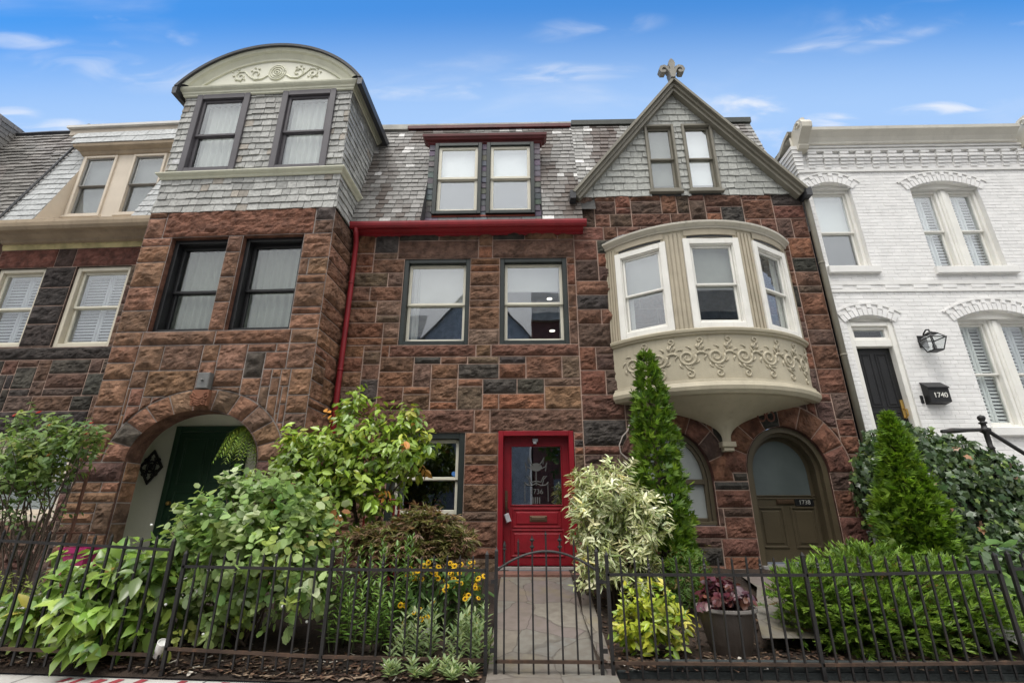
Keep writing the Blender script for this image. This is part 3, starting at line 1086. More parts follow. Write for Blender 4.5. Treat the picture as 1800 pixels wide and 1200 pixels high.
mb.bbox(0.15, 0.20, YL - 0.085, YL - 0.03, 2.285, 2.325)
mb.build('door_camera', STEEL, dr)
mb = MB()
mb.box(-0.37, 0.75, -0.10, 0.10, 0.585, 0.62)
mb.build('threshold', paint("pale_threshold", (0.30, 0.28, 0.26), 0.7, 0.15), hD)
lk = thing('lock_box', 'small silver key lock box hanging on the red door handle', 'lock box', (-0.235, 7.3 + YL - 0.055, 1.26))
mb = MB()
mb.bbox(-0.035, 0.035, -0.018, 0.018, -0.075, 0.045)
b_ = mb.build('case', STEEL, lk)
b_.rotation_euler = (0, R(-20), 0)
mb = MB()
mb.tube([(-0.02, 0, 0.04), (-0.02, 0, 0.10), (0.0, 0, 0.115), (0.015, 0, 0.10), (0.015, 0, 0.04)], 0.006, 6)
mb.build('shackle', BLACKP, lk)
st_ = MB()
st_.bbox(-0.36, 0.74, -0.42, -0.105, 0.42, 0.575, b=0.012)
tag(st_.build('doorstep', paint("red_stone_step", (0.17, 0.085, 0.065), 0.85, 0.25, 0.003, 0.4), None), 'worn red stone doorstep below the red door', 'step').location = (0, 7.3, 0)

# ---------------------------------------------------------------- E: gabled house with the round oriel
hE = thing('row_house', 'brownstone row house with slate gable, round bay window and arched brown door', 'house', (0, 7.3, 0))
PAL_E = [(44, (0.140, 0.065, 0.048)), (26, (0.092, 0.055, 0.044)), (22, (0.168, 0.071, 0.048)), (8, (0.056, 0.046, 0.041))]
AW = dict(cx=2.20, zs=1.74, ri=(0.54, 0.72), ro=(0.83, 1.02), n=8)
AD = dict(cx=3.82, zs=1.86, ri=(0.585, 0.66), ro=(0.93, 1.02), n=8)
holesE = [(1.66, 2.74, 1.14, 1.74), (3.235, 4.405, 0.40, 1.86)]
mb = MB()
masonry(mb, 0.90, 4.93, 0.40, 6.64, holesE, [(1.55, 2.82, 0.98, 1.14)], [AW, AD], front(0.0), PAL_E, 33, bulge=0.050)
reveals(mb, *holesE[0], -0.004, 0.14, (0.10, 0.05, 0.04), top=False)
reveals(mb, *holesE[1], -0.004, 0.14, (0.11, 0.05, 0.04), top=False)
arch_reveal(mb, 2.20, 1.74, 0.54, 0.72, 1.74, -0.03, 0.14, (0.11, 0.05, 0.04))
arch_reveal(mb, 3.82, 1.86, 0.585, 0.66, 1.86, -0.03, 0.14, (0.11, 0.05, 0.04))
# right end face of the projecting stone front
mb.quad((4.93, -0.004, 0.4), (4.93, 0.3, 0.4), (4.93, 0.3, 6.64), (4.93, -0.004, 6.64), tint=(0.09, 0.05, 0.04), mat=0)
mb.build('wall', [STONE, MORTAR], hE, tint=True)
# carved keystone lobes of the arched door
mb = MB()
for kx in (-0.13, 0.0):
    pts = [(3.66 + kx + 0.055 * math.cos(a), -0.105, 2.66 + 0.075 * math.sin(a)) for a in [2 * math.pi * k / 14 for k in range(15)]]
    mb.tube(pts, 0.012, 5)
    for q in ((-0.02, 0.03), (0.02, -0.01), (-0.01, -0.04)):
        mb.lathe([(0.001, 0.0), (0.012, 0.004), (0.001, 0.01)], (3.66 + kx + q[0], -0.10, 2.66 + q[1]), 6)
mb.build('carving', paint("carved_sandstone", (0.15, 0.065, 0.045), 0.9, 0.25), hE)
fE, LE, kE = mansard(0, -0.20, 6.02, 1 / 3.0, 8.98)
GX, GZ, GS = 2.92, 9.08, 1.27          # gable apex and rake slope


def ivE(v):
    z = 6.02 + v / kE
    w = max(0.0, (GZ - z) / GS)
    return [(a, b) for a, b in ((1.05, GX - w + 0.05), (GX + w - 0.05, 4.76)) if b > a + 0.01]


mb = MB()
slates(mb, 0.3, LE, fE, ivE, stain_tint((0.28, 0.275, 0.26), (0.56, 0.55, 0.53), (0.075, 0.05, 0.04), 0.16, 1.0, 7.0), rng, e=0.126, w=0.17, th=0.018)
mb.quad(fE(1.05, 0.3, -0.003), fE(1.3, 0.3, -0.003), fE(1.3, LE, -0.003), fE(1.05, LE, -0.003), tint=(0.05, 0.048, 0.045))
mb.quad(fE(1.05, 0.85, -0.003), fE(4.76, 0.85, -0.003), fE(4.76, LE, -0.003), fE(1.05, LE, -0.003), tint=(0.05, 0.048, 0.045))
mb.build('roof', SLATE, hE, tint=True)
mb = MB()
mb.box(1.06, 4.78, 0.72, 0.90, 8.95, 9.07)
mb.build('ridge_board', paint("dark_green_ridge", (0.05, 0.055, 0.048), 0.6, 0.2), hE)
mb = MB()
mb.box(1.06, 2.4, 0.78, 1.05, 9.073, 9.115)
mb.build('ridge_coping', paint("pale_coping", (0.5, 0.49, 0.46), 0.7, 0.1), hE)
# gable front
gx = MB()
GW = [(2.305, 2.85, 6.70, 8.17), (3.0, 3.555, 6.70, 8.17)]
zc = sorted({6.60 + (GZ - 6.60) * k / 24 for k in range(25)} | {6.73, 8.14})
for za, zb in zip(zc[:-1], zc[1:]):
    spans = [(None, None)]
    wa, wb = (GZ - za) / GS, (GZ - zb) / GS
    if 6.72 < (za + zb) / 2 < 8.15:
        cuts = [(GX - wa, GX - wb, 2.335, 2.335), (2.82, 2.82, 3.03, 3.03), (3.525, 3.525, GX + wa, GX + wb)]
    else:
        cuts = [(GX - wa, GX - wb, GX + wa, GX + wb)]
    for a0_, a1_, b0_, b1_ in cuts:
        gx.quad((a0_, -0.02, za), (b0_, -0.02, za), (b1_, -0.02, zb), (a1_, -0.02, zb))
gx.add([(GX - (GZ - 6.60) / GS, 0.75, 6.60), (GX + (GZ - 6.60) / GS, 0.75, 6.60), (GX, 0.75, GZ)], [(0, 2, 1)])
gab = gx.build('gable', paint("gable_backing", (0.06, 0.058, 0.055), 0.8, 0.1), hE)


def ivG(z):
    w = (GZ - z) / GS - 0.05
    a, b = GX - w, GX + w
    out = [(a, b)]
    if 6.62 < z < 8.18:
        out = [(a, GW[0][0] + 0.01), (GW[0][1] - 0.01, GW[1][0] + 0.01), (GW[1][1] - 0.01, b)]
    return [(p, q) for p, q in out if q - p > 0.02]


mb = MB()


def gtint(u, v, r):
    k = r.uniform(0.86, 1.12)
    return (0.36 * k, 0.365 * k, 0.335 * k)


slates(mb, 6.60, 8.98, lambda u, v, d: (u, -0.022 - d, v), ivG, gtint, rng, e=0.138, w=0.20, th=0.020, wild=2.0)
mb.build('slate_cladding', SLATE, gab, tint=True)
for i, (a, b, c, d) in enumerate(GW):
    window(gab, a, b, c, d, 0.0, OLIVEG, 0.045, 0.075, OLIVEG, 0.04, 7.42, GLASSR if i else GLASS, [('blind_or_reflection', BLIND, (0, 1, 0, 1))] if i else [('screen', SHEERG, (0, 1, 0, 1))], nested=False, sill=0.02, depth=0.6)
for s in (-1, 1):
    mb = MB()
    X0, Z0 = GX + s * 0.0, GZ + 0.07
    X1, Z1 = GX + s * 2.02, GZ + 0.07 - 2.02 * GS
    n = (s * GS / math.hypot(1, GS), 1 / math.hypot(1, GS))

    def off(x, z, k):
        return (x - n[0] * k, z - n[1] * k)
    zt = 0.16 * math.hypot(1, GS)
    for (k0, k1, ya, yb) in ((0.0, 0.045, -0.25, 1.1), (0.047, 0.10, -0.19, 0.0), (0.102, 0.155, -0.15, 0.0)):
        A, B_ = off(X0, Z0, k0), off(X1, Z1, k0)
        C_, D_ = off(X1, Z1, k1), off(X0, Z0, k1)
        A = (GX, Z0 - k0 * math.hypot(1, GS) * 1.0)
        D_ = (GX, Z0 - k1 * math.hypot(1, GS) * 1.0)
        mb.prism([A, B_, C_, D_], ya, yb)
    mb.build('rake_board', OLIVEG, gab)
mb = MB()
for s, x in ((-1, GX - 2.02), (1, GX + 2.02)):
    mb = MB()
    mb.prism([(x - 0.05, 6.44), (x + 0.05, 6.44), (x + 0.05, 6.60), (x - 0.05, 6.60)], -0.24, -0.02)
    mb.build('rake_end', TINROOF, gab)
# fleur-de-lis finial
mb = MB()
body = [(0.0, 0.50), (-0.05, 0.44), (-0.075, 0.36), (-0.06, 0.28), (-0.045, 0.22), (-0.08, 0.15), (-0.06, 0.05), (-0.045, -0.03), (0.045, -0.03), (0.06, 0.05), (0.08, 0.15), (0.045, 0.22), (0.06, 0.28), (0.075, 0.36), (0.05, 0.44)]
FZ = 9.14
bm_l = [(GX - 0.01 + x * 0.88, FZ + z * 0.88) for x, z in body]
mb.prism(bm_l, -0.27, -0.10)
for s in (-1, 1):
    arm = [(s * 0.05, 0.17), (s * 0.10, 0.27), (s * 0.16, 0.31), (s * 0.22, 0.29), (s * 0.25, 0.22), (s * 0.22, 0.16), (s * 0.17, 0.16), (s * 0.155, 0.20)]
    rows = []
    for i, (x, z) in enumerate(arm):
        x2, z2 = arm[min(i + 1, len(arm) - 1)]
        x1, z1 = arm[max(i - 1, 0)]
        dx, dz = x2 - x1, z2 - z1
        q = math.hypot(dx, dz)
        nx, nz_ = -dz / q * 0.030, dx / q * 0.030
        px, pz = GX - 0.01 + x * 0.88, FZ + z * 0.88
        rows.append([(px + nx, -0.25, pz + nz_), (px - nx, -0.25, pz - nz_), (px - nx, -0.12, pz - nz_), (px + nx, -0.12, pz + nz_)])
    mb.grid(rows, closed=True)
    mb.add(rows[-1], [(0, 1, 2, 3)])
    mb.add(rows[0], [(3, 2, 1, 0)])
    mb.lathe([(0.001, -0.10), (0.032, -0.10), (0.032, 0.10), (0.001, 0.10)], n=10)
mb.v = [(v[0], v[1], v[2]) if v[2] > 1 else (GX - 0.01, -0.2, 9.25) for v in mb.v]
mb.build('finial', paint("grey_finial", (0.27, 0.255, 0.22), 0.7, 0.15, 0.001, 0.2), hE)

# oriel: round bay on a trumpet-shaped bracket
OC = (2.93, 1.30)
OR = 2.00
HA = math.asin(1.50 / OR)


def arc(a, r=OR):
    return (OC[0] + r * math.sin(a), OC[1] - r * math.cos(a))


def arcband(mb, prof, a0=-HA, a1=HA, n=40, **k):
    rows = []
    for dr, z in prof:
        rows.append([(*arc(a0 + (a1 - a0) * i / n, OR + dr), z) for i in range(n + 1)])
    mb.grid(rows, **k)


ob = MB()
arcband(ob, [(-0.05, 2.86), (0.03, 2.87), (0.075, 2.92), (0.085, 2.97), (0.055, 3.03), (0.035, 3.04), (0.03, 3.075), (0.0, 3.085), (0.0, 3.74), (0.03, 3.75), (0.035, 3.77), (0.06, 3.785), (0.065, 3.82), (0.05, 3.835), (0.0, 3.84)])
arcband(ob, [(0.0, 5.335), (0.0, 5.53)])
ori = ob.build('oriel', PUTTY, hE, smooth=False)
# trumpet bracket
mb = MB()
tip = (2.975, -0.10)
rows = []
for i in range(15):
    t = i / 14
    s = (1 - t) ** 2.7 * 0.955 + 0.045 * t
    z = 2.865 - 0.60 * t ** 0.92
    row = []
    for q in range(41):
        a = -HA + 2 * HA * q / 40
        x, y = arc(a, OR - 0.03)
        row.append((tip[0] + (x - OC[0] + (OC[0] - tip[0]) * (1 - t) * 0 ) * s + (OC[0] - tip[0]) * s, min(tip[1] * (1 - s) * 1 + y * s, -0.006), z))
    rows.append(row)
mb.grid(rows)
mb.build('bracket', PUTTY, ori, smooth=True)
mb = MB()
mb.bbox(tip[0] - 0.10, tip[0] + 0.10, -0.17, 0.0, 2.21, 2.285)
mb.bbox(tip[0] - 0.075, tip[0] + 0.075, -0.14, 0.0, 2.15, 2.209)
mb.build('bracket_foot', PUTTY, ori)
# cornice and roof
mb = MB()
arcband(mb, [(0.0, 5.495), (0.03, 5.50), (0.04, 5.515), (0.02, 5.525), (0.07, 5.56), (0.09, 5.57), (0.095, 5.60), (0.08, 5.61)])
mb.build('cornice', OFFWH, ori)
mb = MB()
rows = [[(*arc(-HA + 2 * HA * q / 40, OR + 0.085), 5.608) for q in range(41)]]
for s, z in ((0.66, 5.70), (0.33, 5.78), (0.02, 5.86)):
    rows.append([(p[0] * 1.0 + (OC[0] - p[0]) * (1 - s) * 0.25, p[1] * s - 0.004, z + 0.025 * noise.noise((p[0] * 5, z * 9, 0))) for p in rows[0]])
mb.grid(rows)
mb.build('bay_roof', MEMBR, ori)
# pilasters and the three windows
for a0, a1 in ((R(-49), R(-43.5)), (R(-19.5), R(-12.3)), (R(12.3), R(19.5)), (R(43.5), R(49))):
    mb = MB()
    arcband(mb, [(0.0, 3.84), (0.0, 5.46)], a0 - R(0.4), a1 + R(0.4), 2)
    nfl = 4
    for k in range(nfl):
        b0 = a0 + (a1 - a0) * (k + 0.12) / nfl
        b1 = a0 + (a1 - a0) * (k + 0.80) / nfl
        arcband(mb, [(0.0, 3.84), (0.014, 3.845), (0.014, 5.45), (0.0, 5.455)], b0, b1, 1)
        for bb in (b0, b1):
            p0, p1 = arc(bb, OR), arc(bb, OR + 0.014)
            mb.quad((*p0, 3.845), (*p1, 3.845), (*p1, 5.45), (*p0, 5.45))
    mb.build('pilaster', PUTTYD, ori)
for wi, (a0, a1) in enumerate(((R(-43.5), R(-19.5)), (R(-12.3), R(12.3)), (R(19.5), R(43.5)))):
    p0, p1 = arc(a0, OR + 0.005), arc(a1, OR + 0.005)
    w_ = math.hypot(p1[0] - p0[0], p1[1] - p0[1])
    ang = math.atan2(p1[1] - p0[1], p1[0] - p0[0])
    m = MB()
    m.ring(0, w_, 3.84, 5.335, 0.095, -0.035, 0.07)
    m.ring(0.06, w_ - 0.06, 3.90, 5.275, 0.05, -0.012, 0.08)
    f = m.build('window', WHITE, ori)
    f.location = (p0[0], p0[1], 0)
    f.rotation_euler = (0, 0, ang)
    sash_set(0.11, w_ - 0.11, 3.95, 5.23, 0.02, 0.042, 4.57).build('sash', WHITE, f) if False else None
    m2 = MB()
    a, b, c, d, mt = 0.112, w_ - 0.112, 3.952, 5.223, 4.57
    m2.ring(a, b, mt - 0.02, d, 0.035, 0.02, 0.055)
    m2.ring(a, b, c, mt + 0.02, 0.035, 0.057, 0.092, wb=0.05)
    m2.box(a + 0.037, b - 0.037, 0.038, 0.042, mt + 0.02, d - 0.035, mat=1)
    m2.box(a + 0.037, b - 0.037, 0.074, 0.078, c + 0.05, mt - 0.02, mat=1)
    if wi == 0:
        m2.box(a, b, 0.11, 0.114, 4.52, d, mat=2)
        m2.box(a, a + 0.10, 0.11, 0.114, c, 4.52, mat=3)
    elif wi == 1:
        m2.box(a, b, 0.11, 0.114, 4.52, d, mat=2)
    else:
        m2.box(b - 0.14, b, 0.11, 0.114, c, d, mat=3)
    rm = [(0.05, 0.10), (w_ - 0.05, 0.10)]
    o = 0.12
    m2.add([(0.05, o, 3.88), (w_ - 0.05, o, 3.88), (w_ - 0.05, o, 5.29), (0.05, o, 5.29), (0.2, 0.55, 3.88), (w_ - 0.2, 0.55, 3.88), (w_ - 0.2, 0.55, 5.29), (0.2, 0.55, 5.29)],
           [(4, 5, 6, 7), (0, 4, 7, 3), (1, 2, 6, 5), (3, 7, 6, 2), (0, 1, 5, 4)], mat=4)
    g = m2.build('sash', [WHITE, GLASS if wi else GLASSR, SHEERG, SHEER, INTERIOR], ori)
    g.location = f.location
    g.rotation_euler = f.rotation_euler
    # head panel with a flat black strip painting a slot's shadow above each window
    m3 = MB()
    arcband(m3, [(0.0, 5.385), (0.016, 5.39), (0.016, 5.485), (0.0, 5.49)], a0 + R(0.8), a1 - R(0.8), 8)
    m3.build('head_panel', PUTTYD, ori)
    m3 = MB()
    arcband(m3, [(0.002, 5.345), (0.002, 5.384)], a0 + R(2.0), a1 - R(2.0), 8)
    m3.build('head_slot_shade', BLACKP, ori)
# applied scroll ornament on the frieze
mb = MB()


def onfr(s, z, d=0.001):
    a = s / OR
    x, y = arc(a, OR + d)
    return (x, y, z)


stp = 0.395
ks = [-1.48 + stp * k + 0.12 for k in range(8)]
for i, s0 in enumerate(ks):
    sg = 1 if i % 2 == 0 else 1
    zc = 3.41
    pts = scroll(s0, zc, 0.125, 0.02, 1.7, R(20), 30, -1)
    mb.tube([onfr(*p) for p in pts], [0.020] * 20 + [0.015] * 11, 6)
    for q in range(7):
        a_ = q * 0.9 + i
        mb.tube([onfr(s0 + 0.135 * math.cos(a_), zc + 0.135 * math.sin(a_)), onfr(s0 + 0.165 * math.cos(a_ + 0.25), zc + 0.165 * math.sin(a_ + 0.25)), onfr(s0 + 0.17 * math.cos(a_ + 0.5), zc + 0.17 * math.sin(a_ + 0.5))], [0.016, 0.013, 0.004], 5)
    if i < len(ks) - 1:
        mb.tube([onfr(s0 + 0.118, zc + 0.04), onfr(s0 + 0.17, zc + 0.075), onfr(s0 + 0.22, zc + 0.07), onfr(s0 + 0.275, zc + 0.02)], [0.019, 0.024, 0.022, 0.016], 6)
    u = scroll(s0 + 0.19, zc + 0.255, 0.055, 0.015, 1.1, R(-100), 14, 1)
    mb.tube([onfr(s0 + 0.17, zc + 0.08), onfr(s0 + 0.155, zc + 0.15), onfr(s0 + 0.185, zc + 0.20)] + [onfr(*p) for p in u], 0.016, 6)
    mb.tube([onfr(s0 + 0.16, zc + 0.13), onfr(s0 + 0.135, zc + 0.17), onfr(s0 + 0.15, zc + 0.20)], [0.024, 0.020, 0.008], 5)
    mb.tube([onfr(s0 + 0.20, zc + 0.12), onfr(s0 + 0.235, zc + 0.16), onfr(s0 + 0.225, zc + 0.19)], [0.020, 0.016, 0.006], 5)
    u = scroll(s0 + 0.02, zc - 0.245, 0.06, 0.02, 1.0, R(80), 14, -1)
    mb.tube([onfr(s0 - 0.03, zc - 0.11), onfr(s0 - 0.01, zc - 0.16)] + [onfr(*p) for p in u], 0.016, 6)
    mb.tube([onfr(s0 - 0.02, zc - 0.13), onfr(s0 + 0.04, zc - 0.135), onfr(s0 + 0.06, zc - 0.16)], [0.016, 0.014, 0.005], 5)
mb.build('scroll_ornament', PUTTY, ori, smooth=True)
pl = thing('potted_plant', 'small plant in a white pot on the sill of the left bay window', 'potted plant', (2.28, 7.3 - 0.32, 3.90))
mb = MB()
mb.lathe([(0.001, 0), (0.045, 0), (0.06, 0.10), (0.05, 0.10), (0.001, 0.09)], n=12)
mb.build('pot', WHITE, pl)
mb = MB()
for k in range(7):
    a = k * 0.9
    mb.tube([(0, 0, 0.09), (0.04 * math.cos(a), 0.04 * math.sin(a), 0.17), (0.09 * math.cos(a), 0.07 * math.sin(a), 0.20 + 0.01 * k)], [0.006, 0.012, 0.002], 4)
mb.build('leaves', paint("houseplant_green", (0.06, 0.14, 0.03), 0.5, 0.2), pl)

# arched ground-floor window
def arch_poly(cx, zs, rx, rz, zb, n=28):
    return [(cx + rx, zb)] + [(cx + rx * math.cos(math.pi * k / n), zs + rz * math.sin(math.pi * k / n)) for k in range(n + 1)] + [(cx - rx, zb)]


def arch_ring(mb, cx, zs, rx, rz, zb, w, y0, y1, n=28, bottom=0.0):
    o = arch_poly(cx, zs, rx, rz, zb, n)
    i = arch_poly(cx, zs, rx - w, rz - w, zb + bottom, n)
    mb.grid([[(x, y0, z) for x, z in o], [(x, y0, z) for x, z in i], [(x, y1, z) for x, z in i]])
    mb.grid([[(x, y1, z) for x, z in o], [(x, y0, z) for x, z in o]])


mb = MB()
arch_ring(mb, 2.20, 1.74, 0.535, 0.715, 1.15, 0.055, 0.05, 0.16)
arch_ring(mb, 2.20, 1.74, 0.475, 0.655, 1.16, 0.045, 0.075, 0.16)
mb.bbox(1.67, 2.73, 0.03, 0.15, 1.145, 1.20)
mb.bbox(1.77, 2.63, 0.07, 0.15, 1.70, 1.775)
mb.bbox(1.77, 2.63, 0.085, 0.15, 1.20, 1.245)
aw = mb.build('window', OLIVE, hE)
mb = MB()
mb.prism(arch_poly(2.20, 1.74, 0.44, 0.62, 1.18), 0.125, 0.13)
mb.build('pane', FROSTP, aw)
# arched door, recessed
mb = MB()
arch_ring(mb, 3.82, 1.86, 0.58, 0.655, 0.62, 0.075, 0.02, 0.10)
arch_ring(mb, 3.82, 1.86, 0.505, 0.58, 0.62, 0.05, 0.10, 0.30)
mb.grid([[(x, y, z) for x, z in arch_poly(3.82, 1.86, 0.53, 0.60, 0.62)] for y in (0.09, 0.30)])
adf = mb.build('door_frame', OLIVE, hE)
mb = MB()
mb.prism(arch_poly(3.82, 1.86, 0.50, 0.57, 0.66), 0.25, 0.29)
mb.ring(3.32, 4.32, 1.50, 1.56, 0.02, 0.235, 0.25)
for a, b in ((3.40, 3.78), (3.88, 4.25)):
    mb.ring(a, b, 0.84, 1.40, 0.03, 0.232, 0.25)
    mb.bbox(a + 0.06, b - 0.06, 0.236, 0.25, 0.90, 1.34, b=0.01)
arch_ring(mb, 3.82, 1.86, 0.42, 0.50, 1.53, 0.02, 0.232, 0.25)
ad = mb.build('front_door', OLIVE, hE)
mb = MB()
mb.prism(arch_poly(3.82, 1.86, 0.405, 0.485, 1.545), 0.243, 0.2475)
mb.build('pane', FROST, ad)
mb = MB()
mb.bbox(3.70, 3.955, 0.225, 0.245, 1.435, 1.50, b=0.006)
mb.bbox(3.72, 3.935, 0.22, 0.227, 1.45, 1.485, b=0.004)
mb.build('mail_slot', BRONZE, ad)
mb = MB()
mb.box(3.975, 4.225, 0.232, 0.245, 1.415, 1.50)
mb.ring(3.968, 4.232, 1.408, 1.507, 0.01, 0.226, 0.244)
npl = mb.build('number_plate', [BLACKP], ad)
text_obj('door_number', '1738', 0.085, 0.003, (4.10, 0.229, 1.457), paint("number_grey", (0.42, 0.42, 0.38), 0.5, 0.05), ad)
mb = MB()
mb.box(3.24, 4.40, -0.06, 0.28, 0.58, 0.635)
mb.build('threshold', paint("grey_threshold", (0.26, 0.25, 0.24), 0.7, 0.15), hE)
mb = MB()
mb.tube([(4.935, -0.03, 6.62), (4.975, -0.06, 6.50), (4.975, -0.06, 6.2), (4.975, -0.06, 0.5)], 0.045, 10)
mb.tube([(4.965, -0.06, 6.72), (4.965, -0.06, 6.52)], [0.075, 0.045], 10)
for z in (5.2, 3.6, 2.0):
    mb.tube([(4.975, -0.06, z), (4.975, -0.06, z + 0.03)], 0.051, 10)
mb.build('downspout', OLIVEG, hE, smooth=True)
hb = thing('hose_bib', 'steel hose tap on the brownstone to the right of the arched brown door', 'tap', (4.72, 7.22, 1.06))
mb = MB()
mb.tube([(0, 0.1, 0), (0, -0.06, 0), (0, -0.09, -0.03), (0, -0.09, -0.15)], 0.022, 8)
mb.build('spout', STEEL, hb)
mb = MB()
mb.tube([(0, -0.05, 0.02), (0, -0.05, 0.06)], 0.012, 6)
mb.tube([(-0.05, -0.05, 0.06), (0.05, -0.05, 0.06)], 0.012, 6)
mb.build('handle', BRONZE, hb)
mb = MB()
pts = [(1.58, -0.075, 2.55), (1.55, -0.08, 2.46), (1.47, -0.08, 2.38), (1.41, -0.08, 2.25), (1.42, -0.08, 2.14), (1.50, -0.08, 2.06), (1.58, -0.08, 2.02), (1.6, -0.08, 1.7)]
mb.tube(pts, 0.009, 6)
tag(mb.build('cable', paint("pale_cable", (0.42, 0.37, 0.33), 0.7, 0.1), None), 'thin pale cable looping down the brownstone wall left of the tall arborvitae', 'cable').location = (0, 7.3, 0)

# ---------------------------------------------------------------- C: bay-fronted house with the arched porch
OCX, PHI = (-2.97, 7.3, 0), R(-2.0)
hC = thing('row_house', 'brownstone house front with arched porch, dark paired windows and slate tower under a rounded pediment', 'house', OCX, PHI)
PAL_C = [(66, (0.198, 0.100, 0.066)), (18, (0.222, 0.114, 0.075)), (12, (0.145, 0.080, 0.058)), (3, (0.08, 0.064, 0.057))]
YC = -0.80
AC = dict(cx=-1.46, zs=1.96, ri=(0.915, 0.69), ro=(1.25, 0.99), n=11)
holesC = [(-2.57, -1.635, 3.84, 5.44), (-1.39, -0.41, 3.84, 5.44), (-2.375, -0.545, 0.40, 1.96)]
fixC = [(-2.74, -0.27, 5.44, 5.93, (0.185, 0.085, 0.055)), (-2.62, -1.50, 3.62, 3.84), (-1.50, -0.36, 3.62, 3.84), (-1.635, -1.39, 5.15, 5.44), (-1.635, -1.39, 4.72, 5.15),
        (-1.635, -1.39, 4.30, 4.72), (-1.635, -1.39, 3.84, 4.30),
        (-3.05, -2.375, 1.70, 1.96, (0.10, 0.055, 0.045)), (-0.545, 0.04, 1.70, 1.96, (0.10, 0.055, 0.045))]
mb = MB()
masonry(mb, -3.05, 0.04, 0.40, 5.93, holesC, fixC, [AC], front(YC), PAL_C, 44, bulge=0.060)
masonry(mb, YC, 0.02, 0.40, 5.90, [], [], [], lambda u, z, d: (0.012 + d, u, z), PAL_C, 45, bulge=0.060, ux=0.2)
masonry(mb, YC, 0.02, 0.40, 5.90, [], [], [], lambda u, z, d: (-3.05 - d, -0.8 - u, z), PAL_C, 46, bulge=0.05, ux=0.2) if False else None
mb.quad((-3.05, YC, 0.4), (-3.05, 0, 0.4), (-3.05, 0, 5.93), (-3.05, YC, 5.93), mat=0, tint=(0.12, 0.06, 0.045))
for h in holesC[:2]:
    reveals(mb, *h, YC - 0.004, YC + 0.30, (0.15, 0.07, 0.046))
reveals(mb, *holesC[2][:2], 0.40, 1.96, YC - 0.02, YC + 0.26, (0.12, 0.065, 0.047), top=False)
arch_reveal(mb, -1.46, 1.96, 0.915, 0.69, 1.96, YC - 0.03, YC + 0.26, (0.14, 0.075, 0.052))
# inner face of the porch front wall
masonry(mb, 0.0, 0.25, 0.40, 1.96, [], [], [], lambda u, z, d: (-2.372 + d, YC + 0.005 + u, z), PAL_C, 48, bulge=0.03, ux=0.25)
mb.quad((-3.0, YC + 0.262, 2.70), (-0.05, YC + 0.262, 2.70), (-0.05, YC + 0.262, 3.0), (-3.0, YC + 0.262, 3.0), mat=0, tint=(0.1, 0.05, 0.04))
mb.build('wall', [STONE, MORTAR_GREY], hC, tint=True)
# carved key stone: a little relief of leaves
mb = MB()
for s in (-1, 1):
    for sc_ in (scroll(-1.46 + s * 0.10, 2.83, 0.05, 0.015, 1.2, R(90), 14, s), scroll(-1.46 + s * 0.07, 2.75, 0.04, 0.012, 1.1, R(-40), 12, -s)):
        mb.tube([(x, YC - 0.118, z) for x, z in sc_], 0.010, 5)
    for k in range(4):
        mb.tube([(-1.46, YC - 0.113, 2.70 + 0.03 * k), (-1.46 + s * (0.05 + 0.02 * k), YC - 0.123, 2.72 + 0.04 * k)], [0.014, 0.006], 5)
mb.box(-1.58, -1.34, YC - 0.108, YC - 0.05, 2.70, 2.92)
mb.build('carved_keystone', paint("carved_brownstone", (0.22, 0.095, 0.055), 0.9, 0.2), hC)
mb = MB()
mb.bbox(-1.55, -1.38, YC - 0.115, YC - 0.02, 2.94, 3.17, b=0.01)
mb.lathe([(0.001, 0), (0.022, 0), (0.018, 0.012), (0.001, 0.02)], (-1.465, YC - 0.13, 3.055), 8)
mb.build('tie_plate', GREYST, hC)
# windows of the stone storey
for a, b in ((-2.57, -1.635), (-1.39, -0.41)):
    window(hC, a, b, 3.84, 5.44, YC + 0.20, BLACKP, 0.065, 0.12, BLACKP, 0.05, 4.57, GLASS, [('curtain', paint("ivory_lace_curtain", (0.27, 0.28, 0.25), 0.9, 0.05, 0), (0.0, 1, 0, 0.98))])
# slate tower
TX0, TX1, TZ0, TZ1 = -3.03, 0.03, 5.90, 8.52
mb = MB()
holed_box(mb, TX0 + 0.02, TX1 - 0.02, YC + 0.02, 1.0, TZ0, 8.50, [(-2.76, -1.84, 6.71, 8.35), (-1.185, -0.275, 6.69, 8.35)])
tow = mb.build('tower', paint("tower_backing", (0.05, 0.05, 0.048), 0.9, 0.1), hC)
CW = [(-2.79, -1.81, 6.68, 8.38), (-1.215, -0.245, 6.665, 8.38)]


def ctint(u, v, r):
    k = r.uniform(0.78, 1.22)
    br = r.random() < 0.06
    c = (0.335, 0.335, 0.315) if not br else (0.285, 0.255, 0.215)
    if r.random() < 0.012:
        c = (0.5, 0.5, 0.5)
    n = max(0, noise.noise((u * 0.8, v * 0.8, 4.4))) * 0.5
    return tuple(a * k * (1 - n) + b * n for a, b in zip(c, (0.22, 0.20, 0.165)))


mb = MB()
fl = lambda v: 0.05 * max(0.0, (6.25 - v)) / 0.3 * 0.5
slates(mb, 5.90, 6.60, lambda u, v, d: (u, YC + 0.015 - fl(v) - d, v), lambda v: [(TX0 - fl(v), TX1 + fl(v))], ctint, rng, e=0.128, w=0.170, th=0.020, wild=1.4)


def ivC(v):
    return [(TX0, CW[0][0] + 0.02), (CW[0][1] - 0.02, CW[1][0] + 0.02), (CW[1][1] - 0.02, TX1)]


